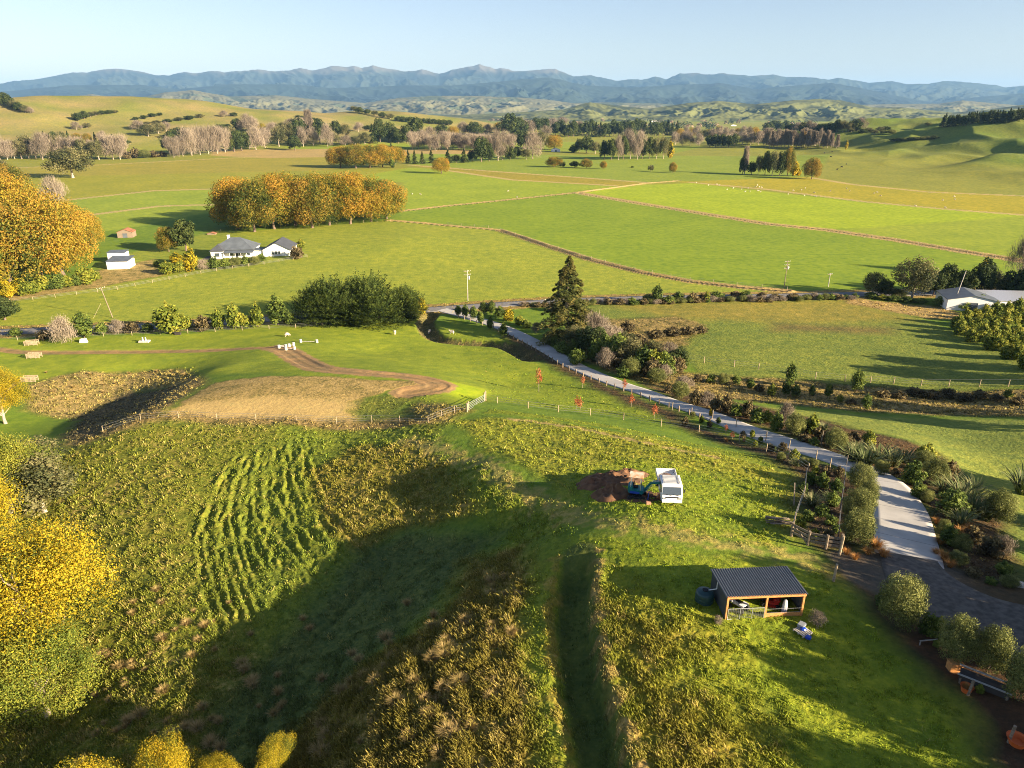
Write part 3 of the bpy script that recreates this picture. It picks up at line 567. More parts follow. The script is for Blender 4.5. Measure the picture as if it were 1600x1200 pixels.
def cards(C, Nrm, size, tone, rng, aspect=0.62, quad=True):
    """flat little leaves centred on C facing roughly Nrm; returns verts, faces, tone"""
    n = len(C); up = rand_unit(n, rng)
    T = np.cross(Nrm, up); T /= np.linalg.norm(T, axis=1)[:, None] + 1e-9; B = np.cross(Nrm, T)
    s = (size * rng.uniform(0.6, 1.4, n))[:, None] if np.isscalar(size) else size[:, None]
    a = s * T; b = s * B * aspect
    V = np.stack([C - a, C - b * 0.9 + a * 0.1, C + a, C + b], 1).reshape(-1, 3)
    f = np.arange(n)[:, None] * 4 + np.array([0, 1, 2, 3]); return V, f, np.repeat(tone, 4)
def foliage_mesh(name, blobs, n, size, m, seed, inner=0.25, flat=0.0, tone_bias=0.0, outward=0.7, speck=0.16, topness=0.0, gap=-0.32):
    """leaves spread through lobes; each lobe has a tone of its own, gaps stay between lobes"""
    rng = np.random.default_rng(seed); blobs = np.array(blobs, float)
    wgt = (blobs[:, 3] * blobs[:, 4] + blobs[:, 3] * blobs[:, 5]); wgt /= wgt.sum()
    k = rng.choice(len(blobs), n, p=wgt); d = rand_unit(n, rng)
    r = 1 - rng.random(n) ** 1.6 * inner * 1.6; r = np.where(rng.random(n) < 0.08, rng.uniform(1.0, 1.18, n), r)
    c = blobs[k, :3] + d * blobs[k, 3:6] * r[:, None]
    # lumpy lobes
    lump = fbm(c[:, 0] * 0.9 / size / 4 + k * 3.1, c[:, 2] * 0.9 / size / 4 + c[:, 1] * 0.7 / size / 4, seed, 2)
    keep = lump > gap + 0.3 * rng.random(n) * 0.5
    c = c[keep]; d = d[keep]; k = k[keep]
    nr = d * outward + rand_unit(len(c), rng) * (1 - outward * 0.5); nr[:, 2] = nr[:, 2] + 0.15; nr /= np.linalg.norm(nr, axis=1)[:, None]
    bt = rng.normal(0, 0.22, len(blobs))
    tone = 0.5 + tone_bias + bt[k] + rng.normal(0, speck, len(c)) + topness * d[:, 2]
    V, Fc, T = cards(c, nr, size, np.clip(tone, 0, 1), rng)
    return mesh_np(name, V, Fc, m, [('tone', 'FLOAT', T)])
def tube_np(path, radii, sides=6):
    """swept tube; returns verts, quads"""
    P_ = np.array(path, float); n = len(P_)
    d = np.gradient(P_, axis=0); d /= np.linalg.norm(d, axis=1)[:, None] + 1e-9
    ref = np.where(np.abs(d[:, 2:3]) > 0.9, np.array([[1, 0, 0]]), np.array([[0, 0, 1]]))
    a = np.cross(d, ref); a /= np.linalg.norm(a, axis=1)[:, None]; b = np.cross(d, a)
    th = np.arange(sides) / sides * 2 * PI
    V = P_[:, None, :] + (np.cos(th)[None, :, None] * a[:, None, :] + np.sin(th)[None, :, None] * b[:, None, :]) * np.array(radii)[:, None, None]
    V = V.reshape(-1, 3); f = []
    for i in range(n - 1):
        for j in range(sides): f.append((i * sides + j, i * sides + (j + 1) % sides, (i + 1) * sides + (j + 1) % sides, (i + 1) * sides + j))
    return V, np.array(f)
def join_np(parts):
    Vs, Fs, o = [], [], 0
    for V, f in parts: Vs.append(V); Fs.append(f + o); o += len(V)
    return np.concatenate(Vs), np.concatenate(Fs)
def trunk_mesh(name, h, r, limbs, m, seed, spread=0.5, split=0.3, sides=7):
    rng = np.random.default_rng(seed); parts = []
    z = np.linspace(-0.6, h, 7); bx = np.cumsum(rng.normal(0, r * 0.35, 7)); by = np.cumsum(rng.normal(0, r * 0.35, 7)); bx -= bx[1]; by -= by[1]
    parts.append(tube_np(np.stack([bx, by, z], 1), r * np.array([1.5, 1.05, 0.85, 0.7, 0.52, 0.35, 0.12]), sides))
    for i in range(limbs):
        z0 = h * rng.uniform(split, 0.8); a = rng.uniform(0, 2 * PI); L = h * spread * rng.uniform(0.6, 1.1); t = np.linspace(0, 1, 5)
        el = rng.uniform(0.35, 0.9); px_ = np.interp(z0, z, bx); py_ = np.interp(z0, z, by)
        pts = np.stack([px_ + np.cos(a) * L * t * math.cos(el), py_ + np.sin(a) * L * t * math.cos(el), z0 + L * math.sin(el) * t ** 1.15], 1); pts[1:, :2] += rng.normal(0, L * 0.03, (4, 2))
        parts.append(tube_np(pts, r * 0.5 * np.array([0.9, 0.7, 0.5, 0.3, 0.08]), max(4, sides - 2)))
    V, Fc = join_np(parts); return mesh_np(name, V, Fc, m, smooth=True)
def twig_mesh(name, h, w, n, seed, base=0.15, upright=0.6, thick=0.03, shape='round', m=None, limbs=12):
    """bare crown: main limbs and a haze of fine upright twigs"""
    rng = np.random.default_rng(seed)
    hh = rng.uniform(0, 1, n) ** 0.8
    prof = {'round': np.sin(np.clip(hh * 0.9 + 0.1, 0, 1) * PI) ** 0.55, 'column': 1 - 0.55 * hh, 'fan': 0.35 + 0.65 * hh ** 0.7, 'cone': 1 - hh * 0.9}[shape]
    a = rng.uniform(0, 2 * PI, n); rr = np.sqrt(rng.uniform(0.05, 1, n)) * prof * w / 2
    rr *= 1 + 0.25 * np.cos(a * 3 + seed)
    C = np.stack([np.cos(a) * rr, np.sin(a) * rr, h * (base + (0.97 - base) * hh)], 1)
    if shape in ('round', 'fan'):                       # separate boughs: gather the twigs about a dozen limb ends
        K = 15; lh = rng.uniform(0.25, 0.92, K); la = np.arange(K) * 2.4 + rng.normal(0, 0.4, K); lr = rng.uniform(0.25, 0.95, K) * (np.sin(np.clip(lh, 0, 1) * PI * 0.85 + 0.25) if shape == 'round' else 0.3 + 0.65 * lh) * w / 2
        LC = np.stack([np.cos(la) * lr, np.sin(la) * lr, h * lh * rng.uniform(0.85, 1.05, K)], 1); k = rng.integers(0, K, n); g = rng.normal(0, 1, (n, 3)) * [w * 0.105, w * 0.105, h * 0.085]
        m_ = rng.random(n) < 0.78; C[m_] = (LC[k] + g)[m_]; C[:, 2] = np.maximum(C[:, 2], h * base * 0.6)
    D = np.stack([np.cos(a) * (1 - upright), np.sin(a) * (1 - upright), np.full(n, upright + 0.25)], 1) + rng.normal(0, 0.28, (n, 3)); D /= np.linalg.norm(D, axis=1)[:, None]
    L = h * rng.uniform(0.05, 0.13, n)[:, None]; S = np.cross(D, rand_unit(n, rng)); S /= np.linalg.norm(S, axis=1)[:, None]; th = thick * rng.uniform(0.6, 1.4, n)[:, None]
    V = np.stack([C - D * L * 0.5 - S * th, C - D * L * 0.5 + S * th, C + D * L + S * th * 0.25, C + D * L - S * th * 0.25], 1).reshape(-1, 3)
    f = np.arange(n)[:, None] * 4 + np.array([0, 1, 2, 3])
    tone = np.clip(0.5 + rng.normal(0, 0.22, n) + 0.15 * (rr / (w / 2)), 0, 1)
    me = mesh_np(name, V, f, m or LM['twig'], [('tone', 'FLOAT', np.repeat(tone, 4))])
    return me
def oak_blobs(w, h, base, seed, n=26, squash=1.0, irregular=0.14):
    """lobes laid over a domed crown of width w between heights base and h"""
    rng = np.random.default_rng(seed); out = []
    cz = (h + base) / 2; rz = (h - base) / 2
    for i in range(n):
        u = (i + 0.5) / n; z = 1 - 1.75 * u; r = math.sqrt(max(0, 1 - z * z)); a = i * 2.39996 + rng.uniform(-0.3, 0.3)
        f = 1 + rng.normal(0, irregular); s = rng.uniform(0.20, 0.34)
        if z < -0.3: r *= 1.05
        out.append((math.cos(a) * r * w / 2 * 0.74 * f, math.sin(a) * r * w / 2 * 0.74 * f * squash, cz + z * rz * 0.76 * (1 if z > 0 else 0.95), w * s * 0.62, w * s * 0.62, rz * s * 1.25))
    out.append((0, 0, cz, w * 0.30, w * 0.30 * squash, rz * 0.62)); return out
def simple_blobs(w, h, base, seed, n=9):
    rng = np.random.default_rng(seed); out = []
    for i in range(n):
        t = (i + 0.5) / n; a = i * 2.4; rr = math.sin(min(1, t * 0.85 + 0.18) * PI) ** 0.6
        out.append((math.cos(a) * w * 0.22 * rr, math.sin(a) * w * 0.22 * rr, base + (h - base) * (0.12 + 0.76 * t), w * 0.30 * rr * rng.uniform(0.85, 1.15), w * 0.30 * rr, (h - base) * 0.2))
    return out
def cone_mesh(name, h, w, n, m, seed, size, droop=0.25, gap=0.5, whorls=16, sq=1.0):
    """conifer: whorls of drooping boughs, ragged outline"""
    rng = np.random.default_rng(seed); C = []; Nn = []; tn = []
    bo = []
    for k in range(whorls):
        t = k / (whorls - 1); z = h * (0.06 + 0.92 * t); L = w / 2 * (1 - t) ** 0.8 * 1.0 + 0.12
        for j in range(rng.integers(5, 8)):
            bo.append((z + rng.uniform(-.02, .02) * h, rng.uniform(0, 2 * PI), L * rng.uniform(0.6, 1.15), rng.normal(0, 0.14)))
    per = max(6, n // len(bo))
    for z, a, L, bt in bo:
        t = rng.uniform(0.12, 1, per) ** 0.75; wd = L * 0.20 * (1.15 - t) + 0.10
        off = rng.normal(0, 1, per) * wd; zz = z - droop * L * t ** 1.5 + 0.12 * L * np.sin(t * PI) + rng.normal(0, size * 0.8, per)
        C.append(np.stack([np.cos(a) * L * t - np.sin(a) * off, (np.sin(a) * L * t + np.cos(a) * off) * sq, zz], 1))
        nn = np.tile([np.cos(a) * 0.3, np.sin(a) * 0.3, 0.9], (per, 1)) + rng.normal(0, 0.45, (per, 3)); Nn.append(nn / np.linalg.norm(nn, axis=1)[:, None])
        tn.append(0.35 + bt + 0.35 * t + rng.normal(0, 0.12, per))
    C = np.concatenate(C); Nn = np.concatenate(Nn); tn = np.clip(np.concatenate(tn), 0, 1)
    V, f, T = cards(C, Nn, size, tn, rng, 0.5); return mesh_np(name, V, f, m, [('tone', 'FLOAT', T)])
def spray_mesh(name, w, d, h, n, m, seed, size):
    """spreading cypress: long flattened sprays fanning out and up from the middle of the mass"""
    rng = np.random.default_rng(seed); C = []; Nn = []; tn = []
    nb = n // 26
    for i in range(nb):
        a = rng.uniform(0, 2 * PI); e = math.asin(rng.uniform(0.0, 1) ** 0.9)
        sc_ = rng.uniform(0.62, 1.0); ox = rng.choice([-0.26, -0.1, 0.08, 0.24, 0.0]) * w; ow = 0.62
        dr = np.array([math.cos(a) * math.cos(e) * w / 2, math.sin(a) * math.cos(e) * d / 2, math.sin(e) * h * 0.96])
        f = 1 + 0.15 * noise(np.array([a * 1.6]), np.array([e * 2.4]), seed)[0] + rng.normal(0, 0.05)
        e1 = dr * f * rng.uniform(0.72, 1.0); e1[0] = e1[0] * ow + ox; e1[2] *= 1 - 0.35 * abs(ox) / (0.26 * w) * 0.6; e1[2] = (np.floor(e1[2] / 1.5) + rng.uniform(0.0, 0.55)) * 1.5; L = w * rng.uniform(0.07, 0.13)
        dirv = dr / np.linalg.norm(dr); dirv = dirv + np.array([0, 0, -0.10]) + rng.normal(0, 0.12, 3); dirv /= np.linalg.norm(dirv)
        side = np.cross(dirv, [0, 0, 1.0]); side /= np.linalg.norm(side) + 1e-6
        t = rng.uniform(-1, 0.45, 26); s = rng.normal(0, 1, 26) * 0.22 * (0.7 - t)
        C.append(e1 + dirv * (t * L)[:, None] + side * (s * L)[:, None] + rng.normal(0, size * 0.3, (26, 3)))
        nn = np.cross(side, dirv); nn = nn * np.sign(nn[2] + 1e-6) + rng.normal(0, 0.3, (26, 3)); Nn.append(nn / np.linalg.norm(nn, axis=1)[:, None])
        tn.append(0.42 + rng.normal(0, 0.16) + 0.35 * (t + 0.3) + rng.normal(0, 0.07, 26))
    C = np.concatenate(C); C[:, 2] = np.maximum(C[:, 2], 0.2)
    V, f, T = cards(C, np.concatenate(Nn), size, np.clip(np.concatenate(tn), 0, 1), rng, 0.42); return mesh_np(name, V, f, m, [('tone', 'FLOAT', T)])
def blade_mesh(name, n, h, spread, width, m, seed, bend=0.5, segs=2, tone=0.5, lean=0.0):
    rng = np.random.default_rng(seed); a = rng.uniform(0, 2 * PI, n); r0 = np.sqrt(rng.random(n)) * spread * 0.25
    L = h * rng.uniform(0.6, 1.1, n); out = rng.uniform(0.15, 1, n) * spread
    V = []; nseg = segs + 1
    ts = np.linspace(0, 1, nseg); S = np.stack([-np.sin(a), np.cos(a), np.zeros(n)], 1)
    for k, t in enumerate(ts):
        rad = r0 + out * t ** 1.4; z = L * (t - bend * 0.55 * t ** 2.6); wd = width * (1 - t ** 2 * 0.93)
        c = np.stack([np.cos(a) * rad + lean * t * t * h, np.sin(a) * rad, z], 1); V.append(c - S * wd); V.append(c + S * wd)
    V = np.stack(V, 1).reshape(-1, 3); K = nseg * 2; f = []
    for k in range(segs): f.append(np.arange(n)[:, None] * K + np.array([2 * k, 2 * k + 1, 2 * k + 3, 2 * k + 2]))
    f = np.concatenate(f); tt = np.clip(tone + rng.normal(0, 0.18, n)[:, None] + np.repeat(ts, 2)[None, :] * 0.25 - 0.12, 0, 1)
    return mesh_np(name, V, f, m, [('tone', 'FLOAT', tt.ravel())])
# ---- plant kinds: (trunk mesh, crown mesh, natural height, part name for the crown)
KIND = {}
def kind(name, trunk, crown, h, w, crown_name='crown', trunk_name='trunk'): KIND.setdefault(name, []).append((trunk, crown, h, w, crown_name, trunk_name))
for s in range(4):
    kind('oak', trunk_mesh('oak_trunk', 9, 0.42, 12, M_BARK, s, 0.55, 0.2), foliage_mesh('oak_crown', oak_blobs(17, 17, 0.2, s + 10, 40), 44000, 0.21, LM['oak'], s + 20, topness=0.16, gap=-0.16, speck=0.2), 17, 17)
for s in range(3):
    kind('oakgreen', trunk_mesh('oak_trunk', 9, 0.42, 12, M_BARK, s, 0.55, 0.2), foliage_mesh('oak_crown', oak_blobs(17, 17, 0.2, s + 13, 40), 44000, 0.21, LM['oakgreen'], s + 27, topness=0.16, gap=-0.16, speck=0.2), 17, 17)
for s in range(2):
    kind('gold', trunk_mesh('maple_trunk', 10, 0.32, 14, M_PALE, s + 4, 0.5, 0.15), foliage_mesh('maple_crown', oak_blobs(11, 13, 2.0, s + 30, 46, irregular=0.2), 95000, 0.085, LM['gold'], s + 40, inner=0.6, gap=-0.22, speck=0.2), 13, 11)
kind('goldorange', trunk_mesh('maple_trunk', 10, 0.32, 14, M_PALE, 9, 0.5, 0.15), foliage_mesh('maple_crown', oak_blobs(11, 13, 2.0, 36, 40, irregular=0.2), 70000, 0.09, LM['orange'], 47, inner=0.6, gap=-0.12, speck=0.2), 13, 11)
kind('nearlime', trunk_mesh('willow_trunk', 8, 0.26, 14, M_PALE, 12, 0.5, 0.15), foliage_mesh('willow_crown', oak_blobs(10, 10, 1.0, 37, 36, irregular=0.22), 70000, 0.08, LM['lime'], 48, inner=0.6, gap=-0.22, speck=0.2), 10, 10)
for s in range(2):
    kind('orange', trunk_mesh('oak_trunk', 8, 0.4, 7, M_BARK, s + 3, 0.5, 0.25), foliage_mesh('oak_crown', oak_blobs(14, 14, 0.2, s + 33, 34), 46000, 0.145, LM['orange'], s + 50, topness=0.12, gap=-0.16, speck=0.2), 14, 14)
for s in range(3):
    kind('evergreen', trunk_mesh('evergreen_trunk', 8, 0.35, 4, M_BARK, s, 0.4, 0.3, 5), foliage_mesh('evergreen_crown', oak_blobs(10, 13, 0.8, s + 60, 20, irregular=0.22), 6500, 0.36, LM['dark'], s + 60, topness=0.15), 13, 10)
for s in range(3):
    kind('gum', trunk_mesh('gum_trunk', 10, 0.35, 8, M_PALE, s, 0.45, 0.2, 5), foliage_mesh('gum_crown', oak_blobs(11, 15, 1.4, s + 70, 24, irregular=0.24), 8500, 0.27, LM['gum'], s + 70, inner=0.5), 15, 11)
for s in range(3):
    kind('bare', trunk_mesh('bare_trunk', 10, 0.28, 9, M_PALE, s, 0.55, 0.12, 5), twig_mesh('bare_crown', 14, 10, 3800, s + 80, shape='round', thick=0.042), 14, 10)
    kind('poplar', trunk_mesh('poplar_trunk', 14, 0.25, 6, M_PALE, s, 0.3, 0.1, 5), twig_mesh('poplar_crown', 18, 5.5, 3600, s + 84, upright=0.85, shape='column', thick=0.055), 18, 5.5)
for s in range(3):
    kind('fan', trunk_mesh('willow_trunk', 11, 0.3, 10, M_PALE, s, 0.7, 0.08, 5), twig_mesh('willow_crown', 16, 12, 4200, s + 88, shape='fan', thick=0.045, upright=0.75), 16, 12)
for s in range(3):
    kind('conifer', trunk_mesh('conifer_trunk', 13, 0.22, 0, M_BARK, s, sides=5), cone_mesh('conifer_crown', 14, 6, 3200, LM['dark'], s + 90, 0.34, whorls=12), 14, 6)
kind('bigconifer', trunk_mesh('conifer_trunk', 20.5, 0.42, 0, M_PALE, 5, sides=7), cone_mesh('conifer_crown', 22, 12.5, 30000, LM['conifer'], 99, 0.24, droop=0.30, whorls=24), 22, 12.5)
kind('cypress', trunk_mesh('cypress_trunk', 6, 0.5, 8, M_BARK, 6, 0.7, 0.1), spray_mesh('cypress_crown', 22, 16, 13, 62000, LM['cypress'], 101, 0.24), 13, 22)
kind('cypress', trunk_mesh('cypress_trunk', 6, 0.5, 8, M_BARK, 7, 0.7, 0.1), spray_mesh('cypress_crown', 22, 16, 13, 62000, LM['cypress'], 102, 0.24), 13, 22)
for s in range(3):
    kind('shrub', trunk_mesh('shrub_stem', 0.9, 0.05, 5, M_BARK, s, 0.6, 0.1, 4), foliage_mesh('shrub_leaves', simple_blobs(2.0, 2.2, 0.05, s + 100), 2600, 0.10, LM['shrub'], s + 110, inner=0.4, topness=0.1), 2.2, 2.0, 'foliage', 'stem')
    kind('olive', trunk_mesh('shrub_stem', 0.9, 0.06, 6, M_BARK, s, 0.6, 0.1, 4), foliage_mesh('shrub_leaves', [(0, 0, 1.5, 1.12, 1.12, 1.35)] + oak_blobs(2.7, 3.0, 0.1, s + 104, 26, irregular=0.05), 15000, 0.045, LM['olive'], s + 114, inner=0.35, topness=0.16, gap=-0.7), 3.0, 2.6, 'foliage', 'stem')
    kind('bronze', trunk_mesh('shrub_stem', 0.6, 0.04, 4, M_BARK, s, 0.6, 0.1, 4), foliage_mesh('shrub_leaves', simple_blobs(1.6, 1.3, 0.02, s + 107), 2000, 0.085, LM['bronze'], s + 117, inner=0.5), 1.3, 1.6, 'foliage', 'stem')
    kind('upright', trunk_mesh('tree_stem', 2.4, 0.07, 4, M_BARK, s, 0.3, 0.1, 4), foliage_mesh('upright_leaves', simple_blobs(2.0, 4.2, 0.5, s + 120, 12), 3000, 0.13, LM['shrub'], s + 121, inner=0.4, topness=0.1), 4.2, 2.0)
    kind('limeshrub', trunk_mesh('shrub_stem', 1.2, 0.06, 5, M_BARK, s, 0.6, 0.1, 4), foliage_mesh('shrub_leaves', simple_blobs(2.4, 3.2, 0.05, s + 130, 11), 2600, 0.15, LM['lime'], s + 131, inner=0.4, topness=0.15), 3.2, 2.4, 'foliage', 'stem')
    kind('goldshrub', trunk_mesh('shrub_stem', 1.2, 0.06, 5, M_BARK, s, 0.6, 0.1, 4), foliage_mesh('shrub_leaves', simple_blobs(2.4, 4.2, 0.1, s + 134, 11), 2200, 0.17, LM['gold'], s + 135, inner=0.4), 4.2, 2.4, 'foliage', 'stem')
    kind('brush', trunk_mesh('shrub_stem', 1.0, 0.06, 6, M_PALE, s, 0.7, 0.1, 4), twig_mesh('shrub_twigs', 2.6, 3.2, 2600, s + 137, shape='round', thick=0.02, base=0.02, upright=0.5), 2.6, 3.2, 'twigs', 'stem')
    kind('redtree', trunk_mesh('sapling_stem', 2.4, 0.035, 3, M_PALE, s, 0.35, 0.3, 4), foliage_mesh('sapling_leaves', simple_blobs(1.1, 2.8, 0.9, s + 140, 8), 420, 0.085, LM['red'], s + 141, inner=0.8), 2.8, 1.1)
    kind('flax', None, blade_mesh('flax_blades', 120, 1.75, 1.7, 0.048, LM['flax'], s + 150, 0.62, 4), 1.8, 2.4)
    kind('sedge', None, blade_mesh('sedge_blades', 260, 0.8, 0.75, 0.014, LM['sedge'], s + 153, 0.9, 3), 0.6, 1.5)
    kind('tussock', None, blade_mesh('tussock_blades', 300, 1.1, 0.9, 0.016, LM['straw'], s + 156, 0.6, 3), 1.0, 1.5)
kind('cabbage', trunk_mesh('cabbage_trunk', 2.0, 0.09, 0, M_PALE, 3, sides=6), None, 3.2, 2.0)
def _cab():
    me = blade_mesh('cabbage_blades', 150, 1.1, 1.0, 0.035, LM['flax'], 160, 0.75, 3, 0.75); 
    co = np.empty(len(me.vertices) * 3, np.float32); me.vertices.foreach_get('co', co); co = co.reshape(-1, 3); co[:, 2] += 1.9; me.vertices.foreach_set('co', co.ravel()); return me
KIND['cabbage'][0] = (KIND['cabbage'][0][0], _cab(), 3.2, 2.0, 'leaves', 'trunk')
NTREE = [0]
def plant(kindname, name, loc, h, w=None, label=None, cat='tree', group=None, rot=None, var=None, tilt=0.0, d=None):
    """one plant = an empty at its foot with trunk and crown (or a single mesh when it has no trunk)"""
    NTREE[0] += 1
    tr, cr, H, Wd, cn, tn = KIND[kindname][(NTREE[0] if var is None else var) % len(KIND[kindname])]
    sz = h / H; sx = (w / Wd) if w else sz; sy = (d / Wd) if d else sx
    rot = rot if rot is not None else (NTREE[0] * 2.39996) % (2 * PI)
    if tr is None:
        o = bpy.data.objects.new(name, cr); COL.objects.link(o)
    else:
        o = bpy.data.objects.new(name, None); COL.objects.link(o)
        for nm, me in ((cn, cr), (tn, tr)):
            c = bpy.data.objects.new(nm, me); COL.objects.link(c); c.parent = o
    o.location = (loc[0], loc[1], loc[2] - 0.05); o.rotation_euler = (tilt, 0, rot); o.scale = (sx, sy, sz)
    tag(o, label, cat, group); return o
def at_px(kindname, name, px, py, hpx, wpx=None, label=None, cat='tree', group=None, **k):
    """plant whose foot is at a photo pixel and whose height/width are given in photo pixels"""
    p = P(px, py); s = pxscale(p); vis = math.cos(math.atan2(CAMZ - p.z, math.hypot(p.x, p.y)))
    return plant(kindname, name, p, hpx / s / vis, (wpx / s) if wpx else None, label, cat, group, **k)
_O1 = 'first second third fourth fifth sixth seventh eighth ninth tenth eleventh twelfth thirteenth fourteenth fifteenth sixteenth seventeenth eighteenth nineteenth'.split()
_T1 = {2: ('twenty', 'twentieth'), 3: ('thirty', 'thirtieth'), 4: ('forty', 'fortieth'), 5: ('fifty', 'fiftieth'), 6: ('sixty', 'sixtieth'), 7: ('seventy', 'seventieth')}
def ordw(i):
    n = i + 1
    if n < 20: return _O1[n - 1]
    t, u = divmod(n, 10); return _T1[t][1] if u == 0 else _T1[t][0] + ' ' + _O1[u - 1]
def place(i, n): return 'leftmost' if i == 0 else ('rightmost' if i == n - 1 else ordw(i) + ' from left')
# ---------------------------------------------------------------- autumn oak rows on the plain
def row(kindname, name, items, label, group, cat='tree', **k):
    """items: (px, py, height px, width px[, kind]) from left to right; label has {} for the place in the row"""
    out = []
    for i, it in enumerate(items):
        kn = it[4] if len(it) > 4 else kindname
        out.append(at_px(kn, name, it[0], it[1], it[2], it[3], label.format(place(i, len(items))), cat, group, **k))
    return out
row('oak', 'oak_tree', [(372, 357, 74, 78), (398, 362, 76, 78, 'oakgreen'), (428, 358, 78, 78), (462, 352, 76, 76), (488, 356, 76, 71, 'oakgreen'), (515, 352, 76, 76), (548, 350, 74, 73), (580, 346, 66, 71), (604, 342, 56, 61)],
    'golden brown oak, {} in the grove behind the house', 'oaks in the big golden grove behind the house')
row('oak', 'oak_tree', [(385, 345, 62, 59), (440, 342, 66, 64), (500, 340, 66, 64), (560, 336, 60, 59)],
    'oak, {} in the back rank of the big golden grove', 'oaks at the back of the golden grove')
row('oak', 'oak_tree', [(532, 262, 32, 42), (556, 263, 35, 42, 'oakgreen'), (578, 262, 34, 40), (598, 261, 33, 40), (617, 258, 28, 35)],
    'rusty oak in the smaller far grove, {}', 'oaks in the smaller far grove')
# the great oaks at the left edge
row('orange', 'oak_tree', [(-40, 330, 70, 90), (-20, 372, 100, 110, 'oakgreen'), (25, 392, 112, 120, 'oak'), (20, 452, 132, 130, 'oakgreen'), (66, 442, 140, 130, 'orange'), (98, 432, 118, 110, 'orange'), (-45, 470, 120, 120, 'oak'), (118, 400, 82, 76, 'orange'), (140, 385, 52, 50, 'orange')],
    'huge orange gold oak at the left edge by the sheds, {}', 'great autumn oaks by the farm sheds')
at_px('bare', 'bare_tree', 88, 335, 56, 40, 'leafless grey tree rising behind the orange oaks at left')
at_px('oakgreen', 'oak_tree', 10, 300, 42, 60, 'dull olive tree above the orange oaks, at the far left edge')
# near golden trees at the lower left
for (px, py, hz, wd, kn, lb, v) in [(70, 1045, 13.6, 12.5, 'gold', 'large yellow leaved tree filling the lower left edge', 0), (-35, 900, 13, 11, 'gold', 'yellow tree cut by the left edge above the lime green one', 1),
        (20, 800, 10.5, 10, 'nearlime', 'olive green tree with bare grey branches above the large yellow tree', 0), (75, 1120, 8.5, 9, 'nearlime', 'lime green tree under the large yellow one', 0), (8, 662, 10.5, 8.5, 'gold', 'golden tree at the left edge beside the horse paddock gates', 0), (70, 800, 7.5, 8, 'gum', 'greyish olive tree on the slope above the large yellow tree', 1),
        (-30, 1160, 10, 9, 'goldorange', 'orange leaved tree in the lower left corner', 0), (-60, 740, 11, 10, 'gold', 'golden tree behind the olive one, cut by the left edge', 1), (60, 745, 5.5, 7, 'gum', 'grey green bush between the olive tree and the tussock bank', 0), (-70, 620, 12, 10, 'gold', 'tall yellow tree cut by the left edge beside the dirt track', 1)]:
    p = P(px, py); plant(kn, 'autumn_tree', p, hz, wd, lb, 'tree', 'yellow trees along the left edge', var=v)
for i_, (tx, ty, zt, wd, lb) in enumerate([(240, 1166, 19.5, 4.6, 'yellow treetop poking into the bottom edge, the widest one'), (425, 1150, 18.5, 2.2, 'yellow treetop at the bottom edge, farthest right'), (120, 1192, 20, 4.0, 'yellow treetop at the bottom edge, farthest left'), (340, 1180, 18, 2.6, 'yellow treetop at the bottom edge between the widest and the rightmost')]):
    zt -= 0.5; x_, y_ = at_z(tx, ty + 6, zt); x_, y_ = float(x_), float(y_); g_ = Z(x_, y_); plant('gold', 'autumn_tree', (x_, y_, g_), (zt - g_) * 1.02, wd * 1.25, lb, 'tree', 'yellow treetops along the bottom edge', var=i_, d=wd * 0.8)
# ---------------------------------------------------------------- garden and farm shelter on the left
at_px('oakgreen', 'tree', 264, 393, 38, 34, 'olive tree left of the white house, the paler of the pair'); at_px('evergreen', 'tree', 291, 392, 48, 40, 'dark green tree left of the white house, taller of the pair')
at_px('goldshrub', 'conifer_tree', 300, 424, 38, 24, 'golden yellow cone shaped conifer in front of the house garden')
for i, (px, py, hp, wp, kn) in enumerate([(262, 428, 20, 26, 'limeshrub'), (280, 426, 18, 24, 'limeshrub'), (276, 410, 16, 22, 'goldshrub'), (318, 422, 16, 18, 'brush'), (335, 420, 20, 22, 'shrub'), (352, 419, 16, 18, 'shrub'), (368, 417, 15, 20, 'olive'), (384, 415, 16, 18, 'shrub'), (398, 414, 14, 18, 'olive'), (408, 409, 14, 18, 'shrub'), (464, 404, 20, 24, 'bronze'), (471, 388, 15, 14, 'limeshrub'), (246, 416, 10, 14, 'shrub')]):
    at_px(kn, 'garden_shrub', px, py, hp, wp, 'garden shrub in front of the white house, ' + place(i, 13), 'shrub', 'garden shrubs round the white house')
# roadside trees left to right
row('upright', 'roadside_tree', [(25, 525, 14, 22, 'shrub'), (70, 530, 16, 26, 'bronze'), (100, 536, 40, 38, 'brush'), (132, 528, 42, 32, 'upright'), (160, 522, 20, 24, 'shrub'), (185, 522, 22, 22, 'brush'), (207, 520, 18, 26, 'bronze'), (232, 519, 16, 20, 'shrub'), (267, 520, 48, 48, 'limeshrub'), (290, 516, 26, 28, 'limeshrub'), (318, 516, 24, 30, 'bronze'), (342, 515, 34, 22, 'limeshrub'), (368, 514, 42, 26, 'limeshrub'), (383, 512, 22, 26, 'limeshrub'), (403, 511, 40, 22, 'limeshrub'), (435, 508, 48, 34, 'upright'), (452, 508, 24, 20, 'shrub')],
    'roadside bush between the paddock and the road, {}', 'roadside bushes left of the dark cypresses')
at_px('evergreen', 'tree', 8, 500, 36, 44, 'dark tree by the road at the left edge')
